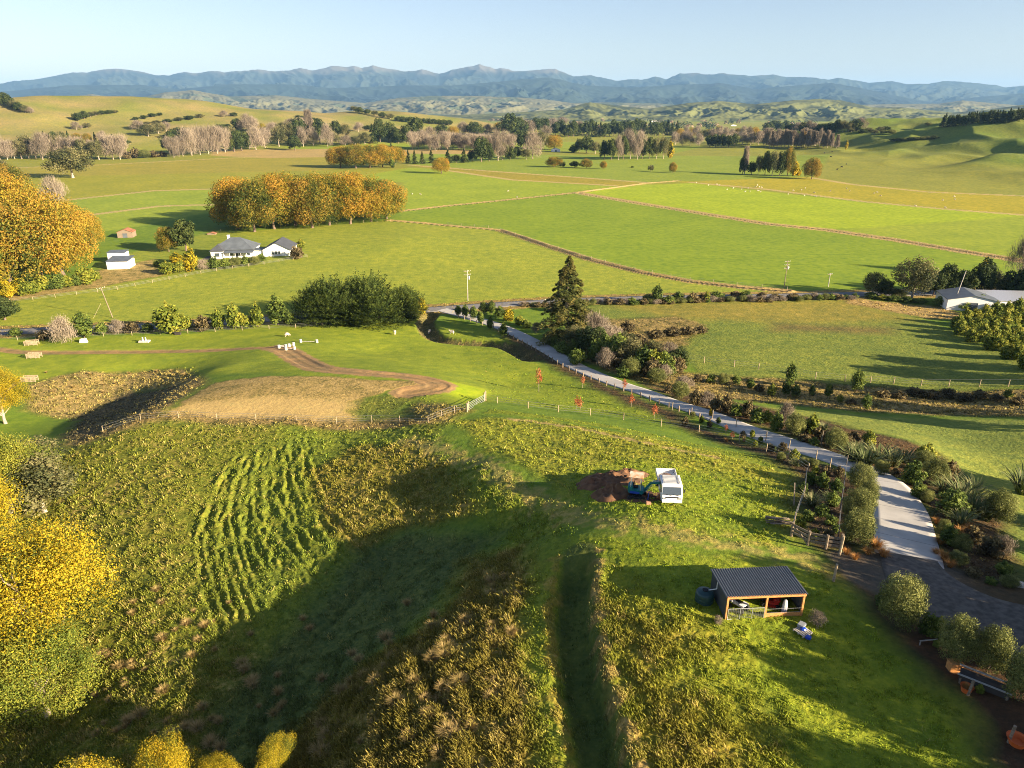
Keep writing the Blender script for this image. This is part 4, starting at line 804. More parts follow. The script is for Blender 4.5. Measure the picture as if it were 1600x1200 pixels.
# the wide cypresses
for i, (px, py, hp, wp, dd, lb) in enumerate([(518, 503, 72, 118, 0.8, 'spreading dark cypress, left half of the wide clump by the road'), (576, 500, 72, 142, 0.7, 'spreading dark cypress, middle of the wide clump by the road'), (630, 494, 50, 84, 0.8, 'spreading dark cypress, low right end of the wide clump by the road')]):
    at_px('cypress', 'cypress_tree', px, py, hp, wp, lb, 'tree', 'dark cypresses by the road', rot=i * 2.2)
at_px('goldshrub', 'bush', 657, 490, 26, 24, 'yellowing bush at the right end of the dark cypresses', 'bush')
at_px('bigconifer', 'conifer_tree', 886, 532, 126, 108, 'tall dark conifer standing alone beside the concrete drive')
# ---------------------------------------------------------------- small trees by the entrance and along the drive
row('upright', 'hedge_tree', [(716, 494, 18, 12), (727, 496, 22, 12), (740, 499, 22, 14), (751, 507, 22, 12), (766, 515, 22, 12), (787, 528, 26, 14), (756, 490, 20, 16), (768, 491, 22, 16), (781, 496, 18, 20), (795, 502, 22, 20, 'goldshrub'), (812, 508, 16, 18, 'limeshrub'), (822, 512, 14, 18, 'shrub'), (838, 520, 16, 16, 'brush')],
    'young upright tree beside the road end of the drive, {}', 'young trees along the road end of the drive')
for i, (px, py, hp, wp, kn) in enumerate([(842, 612, 40, 13, 'redtree'), (901, 640, 22, 10, 'redtree'), (906, 644, 24, 10, 'redtree'), (975, 612, 22, 11, 'redtree'), (986, 636, 22, 10, 'redtree'), (1022, 654, 24, 13, 'redtree'), (910, 606, 20, 9, 'redtree')]):
    at_px(kn, 'young_tree', px, py, hp, wp, ['staked sapling with sparse rusty leaves, tallest on the lawn', 'red leaved sapling, left of the close pair on the lawn', 'red leaved sapling, right of the close pair on the lawn', 'salmon leaved sapling beside the drive kerb', 'red sapling on the lawn just below the drive', 'yellowing sapling near the fence corner', 'thin sapling by the drive bend above the close pair'][i], 'sapling', 'saplings on the lawn')
# ---------------------------------------------------------------- trees across the plain and on the hills
E, G_, B_, Fn, Pp, Cn = 'evergreen', 'gum', 'bare', 'fan', 'poplar', 'conifer'
NM = {E: 'evergreen_tree', G_: 'gum_tree', B_: 'bare_tree', Fn: 'bare_willow', Pp: 'bare_poplar', Cn: 'conifer_tree', 'oakgreen': 'autumn_tree', 'orange': 'autumn_tree', 'gold': 'autumn_tree', 'goldshrub': 'autumn_tree', 'oak': 'autumn_tree', 'bronze': 'bush', 'shrub': 'bush', 'olive': 'bush', 'limeshrub': 'bush', 'brush': 'bush', 'upright': 'young_tree', 'redtree': 'sapling'}
LOOK = {E: 'dark evergreen', G_: 'grey green tree', B_: 'bare pinkish tree', Fn: 'bare fan shaped willow', Pp: 'bare slender poplar', Cn: 'dark conifer', 'oakgreen': 'olive brown tree', 'orange': 'orange tree', 'gold': 'yellow tree', 'goldshrub': 'yellow tree', 'oak': 'golden brown tree', 'bronze': 'russet bush', 'shrub': 'green bush', 'olive': 'grey olive bush', 'limeshrub': 'lime green bush', 'brush': 'bare twiggy bush', 'upright': 'upright green tree', 'redtree': 'red leaved sapling'}
def clump(where, group, items, cat='tree'):
    items = sorted(items, key=lambda t: t[0]); cnt = {}
    tot = {}
    for it in items: tot[it[4]] = tot.get(it[4], 0) + 1
    for it in items:
        k = it[4]; i = cnt.get(k, 0); cnt[k] = i + 1
        pos = '' if tot[k] == 1 else ', ' + place(i, tot[k])
        at_px(k, NM[k], it[0], it[1], it[2], it[3], LOOK[k] + ' ' + where + pos, cat, group)
rr = random.Random(5)
clump('on the hill at the upper left', 'bush on the upper left hill', [(2, 160, 16, 22, E), (12, 166, 16, 20, E), (22, 170, 13, 18, G_), (30, 173, 12, 16, E), (40, 176, 11, 16, G_), (48, 177, 8, 12, B_)])
clump('in the hill hedge at left', 'hedge bushes on the left hill', [(122, 189, 12, 14, E), (132, 186, 12, 14, E), (141, 183, 8, 12, G_), (150, 181, 7, 12, G_), (160, 179, 6, 12, E), (170, 178, 6, 12, E), (180, 177, 5, 10, G_)])
clump('on the slope above the bare tree belt', 'trees on the left slope', [(120, 203, 12, 15, B_), (136, 200, 8, 14, G_), (217, 203, 14, 22, B_), (232, 213, 19, 28, G_), (248, 209, 17, 22, G_), (260, 205, 14, 16, B_), (212, 188, 5, 9, E), (225, 186, 6, 10, E), (238, 183, 6, 12, E), (250, 181, 5, 9, E), (230, 194, 4, 12, G_), (245, 193, 5, 14, G_), (262, 191, 5, 14, E), (280, 189, 6, 14, G_), (296, 187, 6, 14, E), (312, 184, 6, 14, G_), (350, 183, 9, 14, B_), (365, 182, 6, 12, E)])
clump('in the bare belt at the left', 'belt of bare trees at the left', [(x, 249 + rr.uniform(-2, 1), rr.uniform(26, 38), rr.uniform(22, 32), rr.choice([B_, B_, Fn, G_])) for x in range(-10, 190, 11)])
clump('behind the bare belt at left', 'evergreens behind the left belt', [(70, 222, 16, 10, Cn), (84, 225, 18, 14, E), (97, 226, 20, 16, G_), (108, 224, 18, 10, Cn), (122, 225, 16, 20, 'oakgreen'), (138, 226, 17, 14, 'oakgreen'), (150, 226, 18, 10, Cn), (163, 228, 22, 18, B_), (178, 229, 18, 12, E), (190, 228, 11, 24, E)])
at_px(G_, 'gum_tree', 114, 278, 46, 62, 'broad olive grey tree standing alone before the bare belt at left')
clump('low scrub right of the bare belt', 'scrub right of the left belt', [(198, 248, 14, 18, 'bronze'), (212, 247, 16, 20, 'bronze'), (226, 247, 13, 18, 'olive'), (240, 246, 11, 20, 'bronze'), (254, 245, 9, 18, 'bronze'), (2, 264, 14, 20, G_)], 'bush')
clump('in the pale willow row', 'pale willow row and its dark neighbours', [(272, 246, 30, 26, Fn), (286, 244, 30, 22, Fn), (300, 243, 40, 26, Fn), (313, 242, 42, 26, Fn), (326, 241, 42, 26, Fn), (340, 240, 40, 26, Fn), (352, 238, 36, 24, Fn), (268, 240, 32, 26, E), (284, 218, 18, 30, E), (366, 237, 30, 26, E), (378, 236, 30, 24, E), (390, 232, 26, 22, G_), (344, 204, 9, 18, E), (356, 203, 9, 16, E), (372, 204, 18, 20, E), (385, 206, 26, 22, B_), (396, 208, 24, 20, B_), (360, 222, 24, 20, G_)])
clump('in the mixed wood left of centre', 'mixed wood left of centre', [(400, 234, 32, 26, B_), (414, 231, 30, 22, B_), (408, 205, 12, 16, 'gold'), (428, 205, 12, 20, B_), (436, 229, 30, 24, G_), (452, 226, 34, 24, G_), (468, 224, 38, 28, E), (484, 218, 42, 18, Pp), (500, 223, 34, 26, E), (474, 229, 28, 20, B_), (490, 228, 28, 18, B_), (512, 229, 32, 20, B_), (524, 208, 18, 18, E), (530, 212, 14, 14, E), (540, 216, 22, 16, G_), (461, 235, 22, 22, E), (455, 200, 14, 22, B_), (470, 198, 14, 22, B_), (440, 214, 22, 20, G_), (425, 218, 24, 20, B_), (520, 226, 20, 20, G_)])
clump('in the wood behind the small oak grove', 'wood behind the small oak grove', [(540, 227, 14, 22, B_), (555, 226, 12, 22, G_), (570, 225, 18, 20, G_), (582, 224, 28, 16, Cn), (594, 222, 34, 22, E), (608, 222, 30, 22, E), (622, 224, 22, 22, E), (636, 224, 28, 20, E), (648, 222, 36, 26, E), (613, 262, 14, 10, 'shrub'), (560, 206, 0.1 + 14, 16, B_), (575, 204, 8, 16, E)])
clump('in the bare willow belt across the centre', 'bare willow belt across the centre', [(x, 234 + rr.uniform(-2, 2), rr.uniform(18, 28), rr.uniform(16, 24), rr.choice([Fn, Fn, B_])) for x in range(645, 800, 9)] + [(672, 216, 16, 18, B_), (690, 213, 18, 22, E), (708, 212, 14, 20, 'orange'), (724, 210, 18, 20, B_), (742, 212, 20, 26, E), (762, 210, 14, 20, B_), (780, 208, 16, 20, 'orange'), (796, 214, 34, 30, E), (812, 212, 26, 26, E), (826, 208, 18, 20, B_)])
clump('in the pine row at centre', 'pine row at centre', [(638, 255, 20, 11, Cn), (648, 256, 20, 12, Cn), (660, 256, 18, 12, Cn), (674, 255, 20, 13, Cn), (700, 255, 20, 16, Cn), (713, 254, 12, 14, E), (725, 254, 20, 16, Cn), (738, 252, 16, 16, E), (752, 253, 38, 26, E), (764, 252, 22, 18, E), (778, 251, 44, 22, B_), (785, 250, 26, 22, G_), (797, 250, 20, 18, E), (612, 248, 0.1 + 22, 14, Cn)])
at_px('orange', 'autumn_tree', 690, 271, 24, 28, 'small orange tree standing alone right of the smaller oak grove')
clump('on the green hill crest', 'trees on the green hill crest', [(452, 169, 4, 9, E), (488, 170, 9, 14, E), (500, 169, 11, 14, G_), (512, 169, 9, 12, E), (520, 168, 12, 14, E), (530, 169, 9, 10, G_), (540, 172, 6, 10, E), (553, 175, 9, 12, G_), (562, 177, 9, 14, E), (574, 179, 8, 12, E), (586, 181, 8, 12, G_), (598, 184, 8, 12, E), (610, 186, 8, 12, G_)])
clump('in the clipped shelter belt', 'clipped shelter belt', [(622 + 8 * i, 190 + 0.6 * i, 8, 11, E) for i in range(11)])
clump('in the hedge on the green hill', 'hedge on the green hill', [(466 + 6 * i, 184 + 1.0 * i, 4, 8, E) for i in range(6)])
clump('in the dark far plantation', 'dark far plantation', [(x, 212 + rr.uniform(-3, 3), rr.uniform(16, 24), rr.uniform(12, 17), rr.choice([E, Cn, E])) for x in range(868, 1064, 7)])
clump('left of the dark far plantation', 'trees left of the dark plantation', [(806, 226, 24, 22, E), (818, 232, 26, 24, E), (832, 248, 38, 30, B_), (845, 232, 26, 24, G_), (852, 220, 22, 24, B_), (866, 234, 22, 28, 'orange'), (808, 248, 18, 14, E), (822, 249, 16, 16, G_), (838, 206, 20, 20, E), (850, 203, 18, 20, E), (862, 200, 14, 22, B_), (878, 198, 14, 22, B_), (812, 200, 14, 24, B_), (888, 214, 14, 18, E), (906, 210, 18, 16, B_)])
clump('in the tall dark clump at centre right', 'tall dark clump at centre right', [(896, 238, 12, 16, 'shrub'), (905, 238, 20, 14, E), (916, 239, 26, 18, E), (930, 240, 18, 18, G_), (944, 249, 28, 16, E), (955, 250, 32, 15, E), (966, 250, 36, 15, B_), (974, 249, 34, 14, E), (985, 248, 40, 16, B_), (996, 249, 36, 15, B_), (1003, 248, 30, 14, E), (1014, 248, 32, 15, E), (1025, 248, 32, 15, G_), (1036, 248, 33, 16, G_), (1046, 247, 28, 14, 'goldshrub'), (980, 236, 30, 26, B_), (1000, 236, 28, 24, B_)])
clump('in the field right of centre', 'small trees in the far fields', [(866, 261, 15, 27, 'oakgreen'), (879, 261, 8, 10, E), (898, 262, 10, 15, E), (916, 263, 14, 19, 'oakgreen'), (943, 264, 12, 11, 'oakgreen'), (1017, 268, 10, 10, G_), (1051, 270, 16, 12, 'oakgreen'), (988, 262, 3, 6, 'shrub')])
clump('beside the dark square of pines', 'trees about the dark square of pines', [(1055, 226, 18, 16, B_), (1067, 228, 20, 16, B_), (1078, 228, 20, 15, B_), (1092, 228, 18, 14, B_), (1108, 230, 18, 14, E), (1118, 230, 19, 14, E), (1128, 230, 19, 14, E), (1138, 230, 18, 14, E), (1147, 229, 19, 12, E), (1160, 226, 18, 16, B_), (1172, 226, 16, 16, B_), (1185, 226, 20, 16, B_)])
clump('in the autumn belt at right', 'autumn belt at right', [(x, 216 + rr.uniform(-3, 4), rr.uniform(12, 20), rr.uniform(13, 18), rr.choice([B_, B_, 'orange', G_, B_])) for x in range(1062, 1210, 9)] + [(1122, 215, 18, 12, 'gold')])
clump('in the tall poplar belt at right', 'tall poplar belt at right', [(x, 229 + rr.uniform(-1, 3), rr.uniform(20, 30), rr.uniform(9, 12), rr.choice([Pp, Pp, Pp, B_])) for x in range(1196, 1300, 6)] + [(1252, 230, 26, 10, 'orange'), (1307, 232, 20, 8, Pp), (1322, 234, 15, 5, 'goldshrub')])
clump('in the far wood at right', 'far wood at right', [(x, 206 + rr.uniform(-4, 3), rr.uniform(12, 20), rr.uniform(14, 20), rr.choice([E, G_, E, B_])) for x in range(1200, 1345, 9)])
clump('in the clump below the poplars', 'clump below the poplar belt', [(1163, 272, 40, 12, Pp), (1160, 272, 26, 12, E), (1174, 273, 20, 14, E), (1184, 274, 30, 12, G_), (1195, 274, 36, 16, E), (1206, 275, 38, 18, G_), (1218, 275, 36, 16, E), (1230, 275, 44, 18, 'oakgreen'), (1241, 275, 24, 14, 'goldshrub'), (1247, 275, 12, 10, 'goldshrub')])
at_px('oakgreen', 'autumn_tree', 1268, 280, 32, 28, 'round olive gold tree standing alone right of the poplar clump')
clump('on the right hill', 'scrub on the right hill', [(1330 + 9 * i, 208 + rr.uniform(-4, 3), 7, 13, rr.choice([E, G_, 'olive'])) for i in range(8)] + [(1396 + 9 * i, 221 - 0.6 * i, 5, 12, rr.choice([E, 'olive'])) for i in range(8)] + [(1380, 209, 6, 12, 'olive'), (1450, 196, 5, 10, 'olive')])
clump('in the pine wood on the right ridge', 'pine wood on the right ridge', [(x, 196 - (x - 1470) * 0.085 + rr.uniform(-2, 5), rr.uniform(12, 19), rr.uniform(9, 13), rr.choice([Cn, E])) for x in range(1472, 1610, 4)])
def distant_woods():
    rng = np.random.default_rng(3); N = 900
    px = rng.uniform(610, 1480, N); py = rng.uniform(178.5, 203, N)
    band = fbm(px / 60, py / 5, 44, 3); keep = band > -0.02; px, py = px[keep], py[keep]
    X, Y = solve_xy(px, py, base_h); ok = (Y < 6500) & (Y > 1500) & (base_h(X, Y) < 5); X, Y = X[ok], Y[ok]
    Zz = base_h(X, Y); Vs = []; Ts = []; Fs = []; o = 0
    for i in range(len(X)):
        h = rng.uniform(9, 20); w = rng.uniform(14, 40); n = 60
        d = rand_unit(n, rng); d[:, 2] = np.abs(d[:, 2]); c = np.array([X[i], Y[i], Zz[i]]) + d * [w / 2, 8, h * 0.85] + [0, 0, 1.0]
        nr = d + rng.normal(0, 0.4, (n, 3)); nr /= np.linalg.norm(nr, axis=1)[:, None]
        base = rng.choice([0.1, 0.2, 0.3, 0.75, 0.9])
        V, f, T = cards(c, nr, 2.6, np.clip(base + rng.normal(0, 0.08, n), 0, 1), rng); Vs.append(V); Fs.append(f + o); Ts.append(T); o += len(V)
    m = leaf_mat('distant_foliage', (0.03, 0.05, 0.02), (0.08, 0.10, 0.04), (0.26, 0.18, 0.12), trans=0, var=0)
    me = mesh_np('distant_woods', np.concatenate(Vs), np.concatenate(Fs), m, [('tone', 'FLOAT', np.concatenate(Ts))])
    tag(link(bpy.data.objects.new('distant_woods', me)), 'hazy bands of trees scattered over the far end of the plain', 'woodland', kind='stuff')
distant_woods()
# ---------------------------------------------------------------- right middle: farm trees, creek scrub, bright green hedge
clump('by the farm sheds at right', 'trees round the farm sheds at right', [(1362, 462, 38, 32, G_), (1380, 464, 28, 28, E), (1392, 466, 18, 26, G_), (1424, 468, 66, 58, G_), (1458, 462, 34, 30, E), (1478, 460, 46, 34, E), (1500, 462, 40, 36, E), (1530, 462, 56, 34, E), (1531, 448, 44, 22, 'goldshrub'), (1556, 462, 38, 40, G_), (1578, 466, 40, 36, E), (1600, 468, 46, 40, E), (1594, 436, 66, 40, B_), (1620, 470, 60, 50, E), (1588, 464, 30, 22, 'goldshrub'), (1405, 466, 14, 20, 'olive')])
clump('at the foot of the farm trees at right', 'bushes under the farm trees at right', [(1362, 466, 10, 24, 'shrub'), (1378, 468, 9, 20, 'limeshrub'), (1396, 470, 10, 24, 'shrub'), (1418, 472, 9, 26, 'shrub'), (1438, 474, 9, 22, 'shrub'), (1470, 478, 16, 26, 'shrub'), (1505, 484, 16, 26, 'shrub'), (1532, 482, 24, 22, 'shrub'), (1500, 482, 12, 18, 'shrub'), (1560, 484, 12, 26, 'shrub'), (1590, 484, 16, 26, 'shrub')], 'bush')
hb = []
for i, (x, y) in enumerate([(1496, 515), (1508, 508), (1522, 504), (1538, 500), (1555, 496), (1572, 494), (1590, 492), (1608, 490), (1500, 524), (1514, 522), (1530, 518), (1548, 514), (1566, 512), (1584, 508), (1602, 506), (1518, 534), (1534, 534), (1550, 532), (1568, 528), (1586, 526), (1604, 522), (1542, 546), (1560, 548), (1578, 546), (1596, 542), (1574, 560), (1592, 562), (1612, 560), (1600, 576), (1622, 580), (1640, 550), (1640, 580), (1660, 600)]):
    hb.append((x + rr.uniform(-2, 2), y, rr.uniform(20, 30), rr.uniform(18, 26), 'limeshrub'))
clump('in the dense planting at the right edge', 'bright green planting at the right edge', hb, 'shrub')
clump('in the rough patch by the tall conifer', 'scrub round the tall conifer', [(900, 548, 39, 39, 'gum'), (925, 556, 45, 46, E), (945, 562, 42, 41, 'shrub'), (965, 568, 48, 41, 'shrub'), (985, 574, 45, 39, 'gum'), (1005, 580, 42, 37, 'shrub'), (1022, 584, 39, 34, 'limeshrub'), (1040, 588, 36, 34, 'shrub'), (930, 538, 48, 34, 'brush'), (950, 545, 36, 39, 'brush'), (975, 552, 34, 39, 'gum'), (1000, 556, 31, 39, 'bronze'), (1020, 562, 31, 34, 'gum'), (1045, 566, 31, 32, 'brush'), (915, 524, 36, 34, 'brush'), (935, 522, 28, 34, 'brush'), (1060, 582, 25, 25, 'bronze'), (870, 540, 17, 21, 'shrub'), (880, 552, 20, 28, 'shrub'), (905, 566, 22, 28, 'shrub'), (1000, 538, 17, 30, 'bronze'), (1025, 528, 14, 30, 'bronze'), (1050, 524, 14, 30, 'bronze'), (1075, 522, 13, 30, 'bronze'), (1095, 520, 11, 23, 'bronze'), (960, 528, 17, 28, 'brush'), (980, 518, 17, 25, 'bronze')], 'shrub')
clump('in the thicket between the tall conifer and the creek', 'thicket below the tall conifer', [(x + rr.uniform(-6, 6), 552 + (x - 900) * 0.27 + rr.uniform(-20, 18), rr.uniform(16, 34), rr.uniform(20, 32), rr.choice(['shrub', 'olive', 'gum', 'brush', 'limeshrub', 'bronze', E])) for x in range(895, 1075, 7)], 'shrub')
clump('in the dry verge along the road', 'dry verge bushes along the road', [(x + rr.uniform(-3, 3), 477 - (x - 900) * 0.022 + rr.uniform(-2, 2), rr.uniform(6, 11), rr.uniform(11, 18), rr.choice(['bronze', 'olive', 'shrub', 'brush', 'brush', 'bronze'])) for x in list(range(905, 1340, 8)) + list(range(815, 860, 9))], 'bush')
clump('at the foot of the great left oaks', 'undergrowth below the great left oaks', [(x + rr.uniform(-3, 3), 466 - x * 0.17 + rr.uniform(-2, 3), rr.uniform(16, 30), rr.uniform(20, 30), rr.choice(['limeshrub', 'goldshrub', 'limeshrub', 'shrub'])) for x in range(-10, 150, 13)], 'bush')
clump('in the creek planting at right', 'creek planting at right', [(1090, 596, 12, 16, 'bronze'), (1110, 598, 14, 16, 'shrub'), (1130, 600, 18, 18, 'olive'), (1150, 600, 16, 16, 'shrub'), (1172, 606, 16, 16, 'shrub'), (1205, 618, 20, 15, 'limeshrub'), (1228, 618, 26, 16, 'upright'), (1234, 604, 40, 18, 'upright'), (1242, 620, 20, 16, 'upright'), (1268, 618, 18, 12, 'shrub'), (1293, 622, 26, 13, 'upright'), (1312, 628, 12, 12, 'limeshrub'), (1338, 612, 36, 22, 'upright'), (1352, 640, 26, 16, 'upright'), (1380, 620, 12, 26, 'bronze'), (1405, 622, 12, 26, 'bronze'), (1430, 618, 14, 30, 'bronze'), (1455, 622, 14, 30, 'bronze'), (1480, 620, 14, 30, 'bronze'), (1505, 626, 14, 30, 'bronze'), (1530, 622, 14, 26, 'bronze'), (1556, 626, 12, 24, 'bronze'), (1574, 620, 12, 16, 'shrub'), (1590, 632, 12, 24, 'bronze'), (1186, 612, 14, 18, 'bronze'), (1330, 632, 10, 20, 'bronze'), (1240, 584, 0.1 + 8, 10, 'shrub')], 'shrub')
clump('in the road verge right of the entrance', 'verge bushes right of the entrance', [(865, 486, 13, 23, 'bronze'), (885, 480, 8, 16, 'bronze'), (1012, 472, 13, 18, 'olive'), (1026, 474, 31, 18, 'upright'), (1045, 474, 13, 23, 'shrub'), (1060, 470, 16, 21, 'shrub'), (1082, 472, 16, 21, 'bronze'), (1098, 470, 13, 18, 'bronze'), (1104, 472, 18, 10, 'limeshrub'), (1120, 466, 12, 26, 'shrub'), (1150, 464, 10, 23, 'bronze'), (1165, 466, 13, 21, 'shrub'), (1190, 466, 10, 18, 'bronze'), (1212, 468, 10, 23, 'bronze'), (1240, 468, 10, 23, 'bronze')], 'bush')
# ---------------------------------------------------------------- planting along the drive and the lower garden
clump('in the border right of the drive', 'border right of the drive', [(1045, 614, 12, 18, 'bronze'), (1062, 622, 26, 28, 'olive'), (1086, 632, 24, 24, 'bronze'), (1104, 634, 22, 20, 'brush'), (1118, 640, 24, 22, 'bronze'), (1134, 644, 28, 24, 'bronze'), (1150, 650, 22, 24, 'shrub'), (1168, 652, 28, 22, 'bronze'), (1182, 660, 24, 28, 'shrub'), (1198, 660, 20, 20, 'limeshrub'), (1212, 672, 30, 24, 'shrub'), (1226, 664, 34, 26, 'brush'), (1240, 680, 36, 30, 'olive'), (1256, 676, 22, 22, 'bronze'), (1268, 678, 34, 22, 'limeshrub'), (1256, 690, 14, 22, 'bronze'), (1280, 684, 20, 24, 'bronze'), (1292, 690, 20, 20, 'bronze'), (1272, 696, 14, 18, 'shrub'), (1304, 702, 34, 32, 'olive'), (1322, 700, 24, 24, 'bronze'), (1332, 694, 22, 20, 'bronze'), (1356, 698, 28, 22, 'limeshrub'), (1376, 742, 24, 22, 'olive'), (1398, 744, 14, 16, 'bronze'), (1444, 728, 38, 34, 'limeshrub'), (1440, 736, 34, 30, 'olive'), (1424, 756, 38, 36, 'shrub'), (1458, 758, 46, 34, 'olive'), (1484, 742, 24, 24, 'bronze'), (1434, 778, 26, 26, 'shrub'), (1484, 806, 44, 50, 'shrub'), (1556, 816, 54, 44, 'olive'), (1540, 808, 30, 26, 'bronze'), (1446, 784, 20, 22, 'olive'), (1480, 852, 36, 30, 'shrub'), (1500, 862, 30, 26, 'olive'), (1520, 846, 26, 30, 'bronze'), (1546, 868, 34, 40, 'bronze'), (1568, 866, 30, 28, 'brush'), (1472, 836, 26, 20, 'olive'), (1496, 882, 20, 28, 'olive'), (1568, 896, 20, 28, 'shrub'), (1520, 900, 16, 26, 'bronze'), (1576, 916, 18, 26, 'olive'), (1548, 912, 12, 20, 'shrub')], 'shrub')
clump('in the round bush row left of the drive', 'round bushes left of the drive', [(1343, 766, 42, 40, 'olive'), (1356, 786, 36, 28, 'olive'), (1340, 810, 48, 46, 'olive'), (1326, 806, 26, 22, 'olive'), (1335, 850, 54, 48, 'olive')], 'bush')
clump('in the planting bed above the timber rail', 'planting bed above the timber rail', [(1248, 836, 32, 20, 'limeshrub'), (1272, 842, 18, 18, 'limeshrub'), (1294, 842, 16, 22, 'bronze'), (1262, 812, 16, 22, 'shrub'), (1284, 806, 20, 26, 'shrub'), (1300, 790, 24, 24, 'shrub'), (1298, 820, 16, 22, 'shrub'), (1306, 770, 26, 22, 'shrub'), (1284, 762, 26, 22, 'shrub'), (1266, 756, 22, 20, 'shrub'), (1290, 742, 16, 18, 'bronze'), (1310, 745, 18, 18, 'bronze'), (1306, 832, 14, 16, 'shrub'), (1254, 770, 18, 18, 'shrub'), (1322, 848, 16, 14, 'olive'), (1274, 740, 14, 14, 'limeshrub')], 'shrub')
clump('in the low border left of the drive', 'low border left of the drive', [(1070, 664, 14, 12, 'bronze'), (1082, 652, 10, 9, 'olive'), (1096, 660, 12, 9, 'limeshrub'), (1108, 668, 12, 10, 'bronze'), (1122, 662, 12, 9, 'shrub'), (1134, 676, 14, 9, 'redtree'), (1144, 686, 12, 10, 'redtree'), (1160, 684, 12, 12, 'bronze'), (1175, 684, 14, 9, 'limeshrub'), (1188, 692, 12, 9, 'shrub'), (1204, 704, 12, 14, 'bronze'), (1222, 706, 16, 18, 'bronze'), (1220, 720, 14, 14, 'olive'), (1240, 718, 18, 18, 'limeshrub'), (1256, 726, 12, 16, 'olive'), (1270, 730, 14, 16, 'olive'), (1110, 650, 12, 7, 'goldshrub'), (1180, 655 + 42, 10, 9, 'limeshrub')] if True else [], 'shrub')

clump('in the row along the lower gravel', 'bushes along the lower gravel', [(1402, 978, 80, 66, 'olive'), (1378, 948, 26, 26, 'shrub'), (1450, 994, 40, 34, 'shrub'), (1466, 986, 24, 20, 'limeshrub'), (1490, 1034, 74, 54, 'olive'), (1542, 1052, 74, 52, 'olive'), (1592, 1096, 84, 60, 'olive'), (1562, 1046, 26, 22, 'olive'), (1530, 1082, 14, 14, 'limeshrub'), (1462, 1010, 12, 12, 'shrub')], 'bush')
def flaxes(kn, nm, items, lb, grp, cat):
    items = sorted(items); 
    for i, (x, y, h, w_) in enumerate(items): at_px(kn, nm, x, y, h, w_, lb + ', ' + place(i, len(items)), cat, grp)
flaxes('flax', 'flax_plant', [(1335, 722, 34, 48), (1352, 728, 36, 50), (1372, 722, 36, 48), (1395, 728, 34, 48), (1412, 722, 28, 40), (1340, 706, 22, 32), (1488, 764, 34, 46), (1502, 780, 40, 54), (1522, 776, 34, 50), (1516, 806, 42, 54), (1536, 812, 40, 48), (1598, 772, 50, 62), (1474, 772, 28, 40), (1268, 790, 26, 36), (1296, 782, 18, 26), (1500, 822, 34, 44), (1245, 728, 14, 22)], 'spiky flax beside the drive', 'flax plants beside the drive', 'flax')
flaxes('sedge', 'sedge_tuft', [(1368, 858, 20, 34), (1380, 870, 16, 30), (1356, 866, 14, 24), (1322, 866, 12, 18), (1336, 874, 12, 20), (1474, 876, 18, 26), (1462, 866, 12, 22), (1500, 838, 18, 34), (1516, 832, 16, 30), (1484, 886, 14, 24), (1468, 850, 14, 22), (1463, 818, 12, 20), (1510, 1080, 16, 20), (1135, 690, 8, 10), (1162, 690, 8, 10)], 'orange sedge tuft beside the drive', 'orange sedge tufts beside the drive', 'sedge')
at_px('cabbage', 'cabbage_tree', 1284, 694, 40, 26, 'young cabbage tree with spiky head in the border right of the drive')
# trees standing outside the frame whose shade falls over the lawn
for i, (x, y, h, wd) in enumerate([(40, 8, 8.5, 7), (43, 15, 9.5, 6.5), (41.5, 23, 9, 6.5), (47, 30, 10.5, 6.5), (45, 36, 7.5, 5.5), (50, 43, 8, 5.5), (38, 1, 8.5, 6), (54, 35, 10, 6), (60, 47, 8, 6), (64, 55, 6.5, 5), (75, 66, 6.5, 5), (92, 92, 11, 8), (98, 100, 12, 9), (104, 112, 10, 9), (116, 124, 10, 9), (122, 132, 10, 8)]):
    plant('evergreen', 'evergreen_tree', (x, y, Z(x, y)), h, wd, 'tree beyond the right edge, casting shade over the grass', 'tree', 'trees beyond the right edge')
